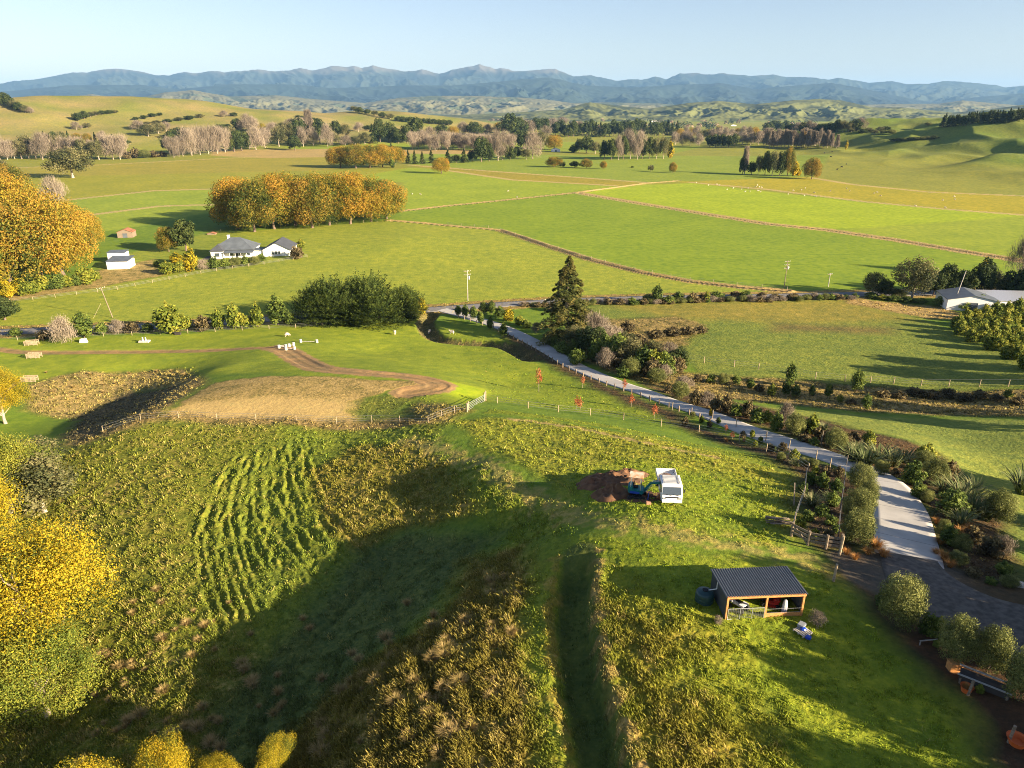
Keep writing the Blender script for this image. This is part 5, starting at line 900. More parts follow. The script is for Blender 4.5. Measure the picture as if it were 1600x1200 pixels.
# ---------------------------------------------------------------- mesh builder for made things
class MB:
    def __init__(s): s.bm = bmesh.new()
    def box(s, c, size, rz=0.0, rx=0.0, ry=0.0, bev=0.0):
        M = Matrix.Translation(c) @ Euler((rx, ry, rz)).to_matrix().to_4x4() @ Matrix.Diagonal((*size, 1))
        r = bmesh.ops.create_cube(s.bm, size=1, matrix=M)
        if bev: bmesh.ops.bevel(s.bm, geom=list({e for v in r['verts'] for e in v.link_edges}), offset=bev, segments=2, affect='EDGES')
        return s
    def bar(s, a, b, w, h=None):
        a, b = Vector(a), Vector(b); d = b - a; q = d.to_track_quat('Z', 'Y')
        M = Matrix.Translation((a + b) / 2) @ q.to_matrix().to_4x4() @ Matrix.Diagonal((w, h or w, d.length, 1))
        bmesh.ops.create_cube(s.bm, size=1, matrix=M); return s
    def cyl(s, a, b, r, r2=None, seg=12, cap=True):
        a, b = Vector(a), Vector(b); d = b - a; q = d.to_track_quat('Z', 'Y')
        bmesh.ops.create_cone(s.bm, cap_ends=cap, segments=seg, radius1=r, radius2=r if r2 is None else r2, depth=d.length, matrix=Matrix.Translation((a + b) / 2) @ q.to_matrix().to_4x4()); return s
    def lathe(s, prof, seg=20, c=(0, 0, 0)):
        rings = []
        for r, z in prof: rings.append([s.bm.verts.new((c[0] + r * math.cos(i / seg * 2 * PI), c[1] + r * math.sin(i / seg * 2 * PI), c[2] + z)) for i in range(seg)])
        for a, b in zip(rings[:-1], rings[1:]):
            for i in range(seg): s.bm.faces.new((a[i], a[(i + 1) % seg], b[(i + 1) % seg], b[i]))
        s.bm.faces.new(rings[0][::-1]); s.bm.faces.new(rings[-1]); return s
    def prism(s, pts, y0, y1, axis='y'):
        """outline pts (x, z) extruded from y0 to y1 (or along x)"""
        f = (lambda p, y: (p[0], y, p[1])) if axis == 'y' else (lambda p, y: (y, p[0], p[1]))
        a = [s.bm.verts.new(f(p, y0)) for p in pts]; b = [s.bm.verts.new(f(p, y1)) for p in pts]; n = len(pts)
        s.bm.faces.new(a); s.bm.faces.new(b[::-1])
        for i in range(n): s.bm.faces.new((a[(i + 1) % n], a[i], b[i], b[(i + 1) % n]))
        return s
    def poly(s, V, Fs):
        v = [s.bm.verts.new(p) for p in V]
        for f in Fs: s.bm.faces.new([v[i] for i in f])
        return s
    def build(s, name, m, parent=None, bevel=0.0, smooth=False):
        bmesh.ops.recalc_face_normals(s.bm, faces=s.bm.faces)
        me = bpy.data.meshes.new(name); s.bm.to_mesh(me); s.bm.free(); me.materials.append(m)
        o = link(bpy.data.objects.new(name, me), parent)
        if bevel:
            md = o.modifiers.new('bevel', 'BEVEL'); md.width = bevel; md.segments = 2; md.limit_method = 'ANGLE'
        if smooth:
            for p in me.polygons: p.use_smooth = True
        return o
def empty(name, loc, rz=0.0, label=None, cat=None, group=None):
    o = link(bpy.data.objects.new(name, None)); o.location = loc; o.rotation_euler = (0, 0, rz); return tag(o, label, cat, group)
def copy_tree(o, parent=None):
    c = o.copy(); COL.objects.link(c); c.parent = parent
    for ch in o.children: copy_tree(ch, c)
    return c
M_WHITE = mat('white_paint', (0.74, 0.73, 0.70), 0.5, noise_amt=0.06, noise_scale=3)
M_WHITE2 = mat('weatherboard', (0.80, 0.79, 0.76), 0.6, noise_amt=0.04, noise_scale=2)
M_CHAR = mat('charcoal_steel', (0.060, 0.066, 0.074), 0.45, noise_amt=0.12, noise_scale=2, spec=0.5)
M_ROOFG = mat('grey_roof', (0.10, 0.115, 0.13), 0.5, noise_amt=0.15, noise_scale=0.6)
M_ROOFD = mat('dark_roof', (0.07, 0.075, 0.085), 0.5, noise_amt=0.15, noise_scale=0.6)
M_TIMB = mat('orange_timber', (0.52, 0.24, 0.08), 0.7, noise_amt=0.2, noise_scale=8)
M_POST = mat('weathered_timber', (0.36, 0.28, 0.18), 0.85, noise_amt=0.3, noise_scale=7)
M_POSTD = mat('old_timber', (0.22, 0.17, 0.12), 0.9, noise_amt=0.35, noise_scale=7)
M_GALV = mat('galvanised_steel', (0.55, 0.56, 0.57), 0.4, metal=0.6, noise_amt=0.1)
M_WIRE = mat('fence_wire', (0.32, 0.31, 0.29), 0.5, metal=0.5)
M_BLACK = mat('black_rubber', (0.02, 0.02, 0.022), 0.8)
M_DARK = mat('dark_inside', (0.05, 0.045, 0.04), 0.9)
M_GLASS = mat('window_glass', (0.055, 0.07, 0.085), 0.08, spec=0.9)
M_TEAL = mat('teal_paint', (0.005, 0.17, 0.18), 0.4, noise_amt=0.12, noise_scale=3, spec=0.5)
M_BLUE = mat('blue_paint', (0.012, 0.06, 0.40), 0.4, spec=0.5)
M_RED = mat('red_paint', (0.42, 0.03, 0.02), 0.4, spec=0.5)
M_ORG = mat('orange_plastic', (0.60, 0.13, 0.03), 0.5)
M_CREAM = mat('cream_canopy', (0.68, 0.60, 0.48), 0.6, col2=(0.52, 0.26, 0.10), noise_scale=2.2)
M_TANK = mat('dark_green_tank', (0.012, 0.045, 0.045), 0.45, spec=0.5)
M_CONC = mat('brushed_concrete', (0.40, 0.38, 0.345), 0.85, noise_amt=0.10, noise_scale=0.45, bump=0.08, bump_scale=4)
M_GRAV = mat('dark_gravel', (0.095, 0.082, 0.068), 0.95, noise_amt=0.30, noise_scale=2.5, bump=0.5, bump_scale=40)
M_ASPH = mat('road_seal', (0.17, 0.165, 0.16), 0.9, noise_amt=0.12, noise_scale=0.5)
M_DIRT = mat('brown_soil', (0.20, 0.10, 0.05), 0.95, col2=(0.10, 0.055, 0.03), noise_scale=1.6, bump=1.0, bump_scale=5)
M_RUST = mat('rusty_iron', (0.28, 0.12, 0.06), 0.8, noise_amt=0.3, noise_scale=0.8)
M_STONE = mat('pale_stone', (0.45, 0.41, 0.35), 0.9, noise_amt=0.25, noise_scale=4)
M_TAN = mat('tan_tub', (0.42, 0.22, 0.14), 0.7)
M_GREY = mat('grey_plastic', (0.22, 0.24, 0.26), 0.6)
M_PALEW = mat('white_tarp', (0.66, 0.66, 0.68), 0.7, noise_amt=0.1)
# ---------------------------------------------------------------- road, drive, gravel yard
def ribbon(name, line, wfun, m, lift, thick=0.10, cross=7, step=None, extra=None):
    L = [tuple(p) for p in line]; a = np.array(L); seg = np.hypot(*np.diff(a, axis=0).T); s = np.concatenate([[0], np.cumsum(seg)]); T = s[-1]
    n = max(8, int(T / (step or 0.8))); q = np.linspace(0, T, n); cx = np.interp(q, s, a[:, 0]); cy_ = np.interp(q, s, a[:, 1])
    for _ in range(3): cx[1:-1] = (cx[:-2] + 2 * cx[1:-1] + cx[2:]) / 4; cy_[1:-1] = (cy_[:-2] + 2 * cy_[1:-1] + cy_[2:]) / 4
    dx = np.gradient(cx); dy = np.gradient(cy_); l = np.hypot(dx, dy); nx, ny = -dy / l, dx / l
    w_ = np.array([wfun(t) for t in q / T]); off = np.linspace(-0.5, 0.5, cross)
    X = cx[:, None] + nx[:, None] * w_[:, None] * off; Y = cy_[:, None] + ny[:, None] * w_[:, None] * off
    zc = height(cx, cy_); zl = height(X[:, 0], Y[:, 0]); zr = height(X[:, -1], Y[:, -1]); k = np.ones(5) / 5
    def sm(v): return np.convolve(np.pad(v, 2, mode='edge'), k, 'valid')
    zz = sm(np.maximum(zc, (zl + zr) / 2)); tilt = sm(zr - zl)
    Zt = zz[:, None] + tilt[:, None] * off * 0.8 + lift; Zt = np.maximum(Zt, height(X.ravel(), Y.ravel()).reshape(X.shape) + lift * 0.4)
    top = np.stack([X, Y, Zt], -1); lo = top[:, [0, -1]].copy(); lo[..., 2] -= thick + 0.25
    V = np.concatenate([top.reshape(-1, 3), lo.reshape(-1, 3)]); f = []
    for i in range(n - 1):
        for j in range(cross - 1): f.append((i * cross + j, (i + 1) * cross + j, (i + 1) * cross + j + 1, i * cross + j + 1))
        o = n * cross; f.append((i * cross, o + i * 2, o + i * 2 + 2, (i + 1) * cross)); f.append((i * cross + cross - 1, (i + 1) * cross + cross - 1, o + i * 2 + 3, o + i * 2 + 1))
    return tag(link(bpy.data.objects.new(name, mesh_np(name, V, np.array(f), m))), kind='structure'), (cx, cy_, nx, ny, w_, Zt)
ribbon('road', L_ROAD, lambda t: 6.0, M_ASPH, 0.09, step=2.0)
dr, DR = ribbon('driveway', L_DRIVE, lambda t: 4.0 + 0.95 * sstep(0.7, 0.98, t), M_CONC, 0.10, step=0.7, cross=9)
ribbon('gravel_drive', L_GRAVEL, lambda t: 4.3 + 4.2 * sstep(0, 0.35, t), M_GRAV, 0.06, step=0.6, cross=15)
def add_joints():                                # saw cut joints scored across the concrete
    nt2 = M_CONC.node_tree; b = nt2.nodes['Principled BSDF']
    mb = MB(); cx, cyy, nx, ny, w_, Zt = DR; acc = 0; k = 9
    while k < len(cx) - 2:
        zc = float(Zt[k].mean()); h = w_[k] / 2 - 0.02; dxx, dyy = ny[k], -nx[k]
        p = [(cx[k] + nx[k] * s * h + dxx * t * 0.025, cyy[k] + ny[k] * s * h + dyy * t * 0.025, float(Zt[k][0 if s < 0 else -1]) + 0.006) for s, t in ((-1, -1), (1, -1), (1, 1), (-1, 1))]
        mb.poly(p, [(0, 1, 2, 3)]); k += 6
    mb.build('saw_cut', mat('joint_dark', (0.16, 0.155, 0.15), 0.9), dr)
add_joints()
# ---------------------------------------------------------------- fences
def put_posts(mb_or_parent, pts, h, w, m, name='post', vary=0.06, square=True):
    base = None
    for i, (x, y) in enumerate(pts):
        z = Z(x, y)
        if base is None:
            mb = MB()
            if square: mb.box((0, 0, 0.5 - 0.2), (w, w, 1.4))
            else: mb.cyl((0, 0, -0.4), (0, 0, 1.0), w / 2, w / 2 * 0.85, 8)
            base = mb.build(name, m, mb_or_parent); o = base
        else: o = base.copy(); COL.objects.link(o); o.parent = mb_or_parent
        o.location = (x, y, z); o.scale = (1, 1, h * (1 + rr.uniform(-vary, vary))); o.rotation_euler = (rr.uniform(-.04, .04), rr.uniform(-.04, .04), rr.uniform(0, 3))
def resample(line, step):
    a = np.array(line); seg = np.hypot(*np.diff(a, axis=0).T); s = np.concatenate([[0], np.cumsum(seg)]); n = max(2, int(round(s[-1] / step)) + 1); q = np.linspace(0, s[-1], n)
    return list(zip(np.interp(q, s, a[:, 0]), np.interp(q, s, a[:, 1])))
def wires(parent, pts, hs, r=0.012, name='wire', m=None):
    mb = MB()
    for h in hs:
        for (x0, y0), (x1, y1) in zip(pts[:-1], pts[1:]): mb.bar((x0, y0, Z(x0, y0) + h), (x1, y1, Z(x1, y1) + h), r * 2)
    return mb.build(name, m or M_WIRE, parent)
def fence(line, step, h, w, label, m=None, wire=(0.35, 0.65, 1.0), square=False, r=0.012, group=None):
    pts = resample(line, step) if step else list(line)
    t = empty('wire_fence', (0, 0, 0), 0, label, 'fence', group); put_posts(t, pts, h, w, m or M_POST, square=square)
    if wire: wires(t, pts, [a * h for a in wire], r)
    return t
fence(W2([(161, 676), (220, 657), (279, 653), (339, 656), (400, 657), (463, 659), (526, 662), (581, 660), (625, 661), (669, 661), (690, 652), (710, 645), (730, 641)]), None, 1.1, 0.10, 'post and wire fence along the near lip of the straw coloured platform')
fence(W2([(757, 625), (777, 630), (825, 638), (872, 644), (922, 649), (974, 656), (1033, 666), (1092, 675), (1155, 690), (1197, 706), (1232, 718), (1262, 738)]), None, 1.15, 0.15, 'post and wire fence running right from the gate below the lawn')
fence(W2([(1040, 553), (1062, 560), (1100, 567), (1147, 573), (1185, 577), (1230, 584), (1274, 592), (1320, 596), (1360, 598), (1396, 600), (1439, 603), (1482, 604), (1530, 604), (1575, 604), (1620, 604)]), None, 1.45, 0.2, 'fence with pale posts along the near side of the coarse right paddock')
fence(W2([(1258, 748), (1256, 776), (1240, 820), (1236, 838)]), None, 1.3, 0.14, 'short fence of old posts along the left side of the planting bed', m=M_POSTD)
fence(W2([(1322, 728), (1318, 760), (1312, 800), (1308, 845)]), None, 1.4, 0.12, 'netting fence beside the round bushes left of the drive', m=M_POSTD, wire=(0.25, 0.5, 0.75, 1.0), r=0.006)
fence(W2([(1050, 641), (1080, 650), (1113, 655), (1150, 668), (1196, 690), (1232, 704), (1274, 722), (1296, 734)]), None, 1.5, 0.13, 'row of thin stakes in the low border left of the drive', wire=None)
fence(W2([(-20, 476), (45, 470), (100, 463), (170, 455), (250, 440), (330, 425), (420, 412), (480, 402)]), 6, 1.15, 0.16, 'pale fence below the garden of the white house')
fence(W2([(-10, 530), (60, 533), (150, 526), (260, 522), (380, 516), (470, 512), (560, 506), (650, 492)]), 7, 1.1, 0.15, 'roadside fence along the top of the left paddock')
fence(W2([(905, 304), (1000, 320), (1100, 336), (1200, 352), (1290, 361), (1400, 377), (1500, 394), (1600, 410)]), 11, 1.2, 0.22, 'long fence along the dark ditch between the bright fields', wire=None)
fence(W2([(700, 352), (780, 359), (850, 382), (920, 404), (1000, 424), (1080, 439), (1150, 447), (1230, 454)]), 8, 1.1, 0.18, 'fence curving along the edge of the big bright field')
fence(W2([(850, 478), (950, 474), (1050, 472), (1150, 470), (1300, 466)]), 7, 1.1, 0.16, 'roadside fence right of the entrance')
fence(W2([(345, 362), (430, 356), (520, 350), (610, 346)]), 7, 1.1, 0.18, 'fence at the foot of the big golden grove', wire=None)
# short timber posts standing along the left kerb of the drive
def drive_posts():
    cx, cyy, nx, ny, w_, Zt = DR; t = empty('marker_post_row', (0, 0, 0), 0, 'row of short square timber posts along the left kerb of the drive', 'posts')
    pts = []; k = 16
    while k < len(cx) * 0.70: pts.append((cx[k] - nx[k] * (w_[k] / 2 + 0.9), cyy[k] - ny[k] * (w_[k] / 2 + 0.9))); k += 4
    put_posts(t, pts, 1.0, 0.17, M_POSTD, 'post')
drive_posts()
# gate with braced stiles
def gate():
    a = P(732, 642); b = P(757, 627); d = (b - a); d.z = 0; L = d.length; rz = math.atan2(d.y, d.x)
    t = empty('farm_gate', a, rz, 'galvanised gate between two braced timber stiles by the platform', 'gate')
    for s, nm in ((0, 0), (L, 1)):
        f = MB()
        z0 = (b.z - a.z) if nm else 0
        sgn = 1 if nm else -1
        for q in (0, 0.75): f.cyl((s + sgn * q, 0, z0 - 0.3), (s + sgn * q, 0, z0 + 1.5), 0.11, seg=8)
        for h in (0.35, 0.65, 0.95, 1.25): f.box((s + sgn * 0.38, 0.13, z0 + h), (0.85, 0.05, 0.13))
        f.build('stile', M_POST, t)
    g = MB()
    for h in (0.15, 0.4, 0.65, 0.9, 1.15): g.cyl((0.15, 0, h), (L - 0.15, 0, h + b.z - a.z), 0.03, seg=6)
    for x in (0.15, L / 2, L - 0.15): g.cyl((x, 0, 0.1 + (b.z - a.z) * x / L), (x, 0, 1.2 + (b.z - a.z) * x / L), 0.03, seg=6)
    g.build('gate_rails', M_GALV, t)
gate()
def rail_fence():
    pts = [P(1236, 838), P(1262, 852), P(1290, 858), P(1312, 862)]
    t = empty('rail_fence', pts[0], 0, 'rustic dark timber rail fence below the planting bed', 'fence'); o = pts[0]
    for i, p in enumerate(pts): MB().cyl(p - o + Vector((0, 0, -.3)), p - o + Vector((0, 0, 1.35 + 0.3 * (i == 3))), 0.13, 0.11, 8).build('post', M_POSTD, t)
    r = MB()
    for a, b in zip(pts[:-1], pts[1:]):
        for h in (0.45, 0.8, 1.15): r.bar(a - o + Vector((0, 0, h)), b - o + Vector((0, 0, h + 0.03)), 0.07, 0.2)
    r.bar(pts[0] - o + Vector((0, -.1, 1.2)), pts[1] - o + Vector((0, -.1, 0.1)), 0.08, 0.14)
    r.build('rail', M_POSTD, t)
rail_fence()
for i, (px, py, h, lean) in enumerate([(1311, 868, 1.8, 0.25), (1302, 908, 1.5, 0.1)]):
    p = P(px, py); o = MB().cyl((0, 0, -0.3), (lean * 0.4, 0, h), 0.11, 0.09, 8).build('gate_post', M_POST); o.location = p
    tag(o, ['tall pale strainer post at the right end of the timber rail', 'leaning pale post at the corner of the gravel by the shed'][i], 'post')
def board_stack():
    p = P(1222, 822); t = empty('board_stack', p, 1.9, 'heap of old grey boards leaning by the rail fence', 'boards'); m = MB()
    for i in range(7): m.bar((rr.uniform(-.5, .5), -1.1 + i * 0.05, 0.1 + 0.07 * i), (rr.uniform(-.4, .6) + 0.4, 1.2, 0.25 + 0.1 * i), 0.16, 0.05)
    m.build('board', M_POSTD, t)
    q = P(1240, 792); t2 = MB().bar((0, 0, 0.2), (1.1, 3.0, 0.9), 0.10, 0.18).build('timber_pole', M_POSTD); t2.location = q; tag(t2, 'long weathered pole lying along the left fence of the planting bed', 'pole')
board_stack()
# ---------------------------------------------------------------- field shed
def corrugated(w, d, pitch=0.19, amp=0.028, n=None):
    """corrugated sheet: width w (ribs across it), length d, in the xy plane"""
    n = int(w / pitch) * 4; V = []; 
    prof = [0, 1, 1, 0]
    xs = np.linspace(0, w, n + 1); zs = [amp * prof[i % 4] for i in range(n + 1)]
    for x, z in zip(xs, zs): V += [(x, 0, z), (x, d, z)]
    for x, z in zip(xs, zs): V += [(x, 0, z - 0.012), (x, d, z - 0.012)]
    N2 = 2 * (n + 1); Fs = []
    for i in range(n):
        Fs.append((2 * i, 2 * i + 2, 2 * i + 3, 2 * i + 1)); Fs.append((N2 + 2 * i, N2 + 2 * i + 1, N2 + 2 * i + 3, N2 + 2 * i + 2))
        Fs.append((2 * i, N2 + 2 * i, N2 + 2 * i + 2, 2 * i + 2)); Fs.append((2 * i + 1, 2 * i + 3, N2 + 2 * i + 3, N2 + 2 * i + 1))
    return V, Fs
def shed():
    a = P(1132, 967); b = P(1264, 961); d = b - a; rz = math.atan2(d.y, d.x) ; W = 6.9; D = 3.9; H = 2.35
    t = empty('field_shed', (a.x, a.y, min(a.z, b.z) - 0.05), rz, 'small open fronted shed with dark ribbed roof and orange timber posts', 'shed')
    V, Fs = corrugated(W + 0.3, D + 0.35, 0.22, 0.045)
    roof = MB().poly(V, Fs).build('roof', M_CHAR, t); roof.location = (-0.15, -0.2, H + 0.12); roof.rotation_euler = (-0.035, 0, 0)
    MB().box((W / 2, -0.14, H + 0.02), (W + 0.06, 0.05, 0.26)).build('fascia', M_TIMB, t)
    def wall(l, loc, rot, nm='wall'):
        V, Fs = corrugated(l, H - 0.02, 0.20, 0.03); o = MB().poly(V, Fs).build(nm, M_CHAR, t); o.location = loc; o.rotation_euler = rot; return o
    wall(D - 0.1, (0, D - 0.05, 0.02), (PI / 2, 0, -PI / 2)); wall(D - 0.1, (W, 0.05, 0.02), (PI / 2, 0, PI / 2)); wall(W - 0.02, (W - 0.01, D - 0.02, 0.02), (PI / 2, 0, PI))
    for x in (0.09, 3.55, W - 0.09): MB().box((x, 0, H / 2 - 0.15), (0.16, 0.16, H + 0.2)).build('post', M_TIMB, t)
    MB().box((5.25, 0.0, 0.28), (3.2, 0.06, 0.42)).build('kick_board', M_TIMB, t)
    f = MB().box((W / 2, D / 2, -0.02), (W - 0.2, D - 0.2, 0.12)).build('floor', M_DARK, t)
    g = MB()
    for z in (0.06, 1.16): g.cyl((0.2, -0.10, z), (3.4, -0.10, z), 0.03, seg=6)
    for x in (0.2, 1.27, 2.34, 3.4): g.cyl((x, -0.10, 0.06), (x, -0.10, 1.16), 0.03, seg=6)
    for k in range(1, 21): g.bar((0.2 + k * 0.152, -0.10, 0.06), (0.2 + k * 0.152, -0.10, 1.16), 0.006)
    for k in range(1, 8): g.bar((0.2, -0.10, 0.06 + k * 0.137), (3.4, -0.10, 0.06 + k * 0.137), 0.006)
    g.build('mesh_gate', M_GALV, t)
    g = MB()
    for z in (0.55, 0.95): g.bar((3.65, -0.06, z), (W - 0.2, -0.06, z), 0.02)
    g.build('rail', M_GALV, t)
    r = MB()
    for x in (0.5, 1.9, 3.55, 5.2, 6.5): r.box((x, D / 2, H - 0.12), (0.05, D - 0.3, 0.12))
    r.build('rafter', M_TIMB, t)
    # things kept inside
    KS = 0.79; t.scale = (KS,) * 3; T = Matrix.Translation(t.location) @ Euler((0, 0, rz)).to_matrix().to_4x4() @ Matrix.Diagonal((KS, KS, KS, 1))
    def loc(x, y, z): return T @ Vector((x, y, z))
    q = empty('quad_bike', loc(1.6, 1.3, 0.06), rz + 2.2, 'quad bike with white guards parked inside the shed behind the mesh gate', 'quad bike')
    m = MB().box((0, 0, 0.55), (1.2, 0.35, 0.35), bev=0.06); m.box((0.55, 0, 0.75), (0.5, 0.85, 0.12), bev=0.04); m.box((-0.55, 0, 0.75), (0.5, 0.85, 0.12), bev=0.04); m.build('body', M_PALEW, q)
    MB().box((-0.1, 0, 0.86), (0.75, 0.3, 0.14), bev=0.05).build('seat', M_BLACK, q)
    MB().cyl((0.35, -0.38, 1.08), (0.35, 0.38, 1.08), 0.025).cyl((0.5, 0, 0.7), (0.35, 0, 1.08), 0.03).build('handlebar', M_BLACK, q)
    for sx in (-0.6, 0.6):
        for sy in (-0.45, 0.45): MB().cyl((sx, sy - 0.12, 0.28), (sx, sy + 0.12, 0.28), 0.28, seg=16).build('wheel', M_BLACK, q)
    MB().box((0.85, 0, 0.8), (0.06, 0.7, 0.12)).build('front_rack', M_RED, q)
    q = empty('ride_on_mower', loc(4.7, 1.5, 0.06), rz - 0.3, 'red ride on mower in the right bay of the shed', 'mower')
    MB().box((0.1, 0, 0.45), (1.1, 0.6, 0.35), bev=0.06).box((0.45, 0, 0.72), (0.6, 0.5, 0.3), bev=0.06).build('body', M_RED, q); MB().box((-0.3, 0, 0.8), (0.4, 0.42, 0.4), bev=0.06).build('seat', M_BLACK, q)
    MB().box((0, 0, 0.2), (0.9, 1.0, 0.14), bev=0.04).build('mower_deck', M_RED, q)
    for sx, r_ in ((-0.5, 0.28), (0.55, 0.2)):
        for sy in (-0.38, 0.38): MB().cyl((sx, sy - 0.1, r_), (sx, sy + 0.1, r_), r_, seg=14).build('wheel', M_BLACK, q)
    MB().cyl((0.1, -0.02, 0.7), (-0.02, -0.02, 1.05), 0.02).cyl((-0.02, -0.02, 1.05), (-0.04, -0.02, 1.08), 0.17).build('steering_wheel', M_BLACK, q)
    sk = MB().lathe([(0.02, 1.35), (0.14, 1.3), (0.20, 1.0), (0.24, 0.5), (0.26, 0.1), (0.22, 0.02)][::-1], 12).build('white_sack', M_PALEW); sk.location = loc(5.5, 0.5, 0.06); tag(sk, 'white sack hanging against the open right bay of the shed', 'sack')
    tl = empty('timber_stack', loc(6.2, 1.6, 0.06), rz, 'boards leaning inside the right end of the shed', 'boards'); m = MB()
    for k in range(5): m.bar((0.0 + k * 0.07 - 0.5, 0.3 + k * 0.15, 0.0), (0.35, 0.5 + k * 0.2, 1.9), 0.12, 0.04)
    m.build('board', M_POSTD, tl)
    bx = MB().box((0, 0, 0.4), (0.7, 0.6, 0.8), bev=0.03).box((0, 0, 0.85), (0.76, 0.66, 0.08)).build('feed_bin', M_GREY); bx.location = loc(3.0, 2.6, 0.06); tag(bx, 'grey feed bin at the back of the shed', 'bin')
    # water tank
    p = loc(-1.05, 2.4, 0); z = Z(p.x, p.y); tk = empty('water_tank', (p.x, p.y, z - 0.05), rz, 'dark green round water tank against the left wall of the shed', 'tank')
    MB().lathe([(0.80, 0), (0.82, 0.15), (0.80, 0.3), (0.82, 0.45), (0.80, 0.6), (0.82, 0.75), (0.80, 0.95), (0.7, 1.1), (0.3, 1.22)], 28).build('barrel', M_TANK, tk, smooth=False)
    MB().cyl((0, 0, 1.2), (0, 0, 1.30), 0.25, seg=16).build('lid', M_BLACK, tk); MB().cyl((0.3, 0, 1.2), (0.98, -0.15, 1.42), 0.045).cyl((0.98, -0.15, 1.42), (0.98, -0.15, 2.2), 0.045).build('downpipe', M_WHITE, tk)
    # clutter before the shed
    p = P(1254, 988); q = empty('pallet', p, 0.5, 'grey pallet with blue tarpaulin lying before the shed', 'pallet'); m = MB()
    for k in range(6): m.box((-0.5 + k * 0.2, 0, 0.16), (0.13, 1.1, 0.03))
    for k in range(3): m.box((0, -0.5 + k * 0.5, 0.08), (1.15, 0.1, 0.12))
    m.build('slats', M_STONE, q)
    m = MB().lathe([(0.26, 0.0), (0.28, 0.08), (0.2, 0.18), (0.06, 0.22)], 9, (0.15, 0.1, 0.17)); m.box((-0.2, -0.75, 0.12), (0.5, 0.45, 0.2), rz=0.5, bev=0.06); m.build('blue_tarpaulin', M_BLUE, q)
    MB().box((0.35, 0.45, 0.32), (0.7, 0.55, 0.28), rz=0.3, bev=0.04).build('grey_crate', M_GREY, q)
    for o_ in list(COL.objects):
        if o_.parent is None and o_.name.split('.')[0] in ('quad_bike', 'ride_on_mower', 'white_sack', 'timber_stack', 'feed_bin', 'water_tank', 'pallet'): o_.scale = (KS,) * 3
    return t
shed()
at_px('brush', 'bush', 1276, 976, 20, 26, 'dry weeds at the right front corner of the shed', 'weeds')
at_px('brush', 'bush', 1122, 974, 12, 14, 'pale dry weed clump at the left front corner of the shed', 'weeds')
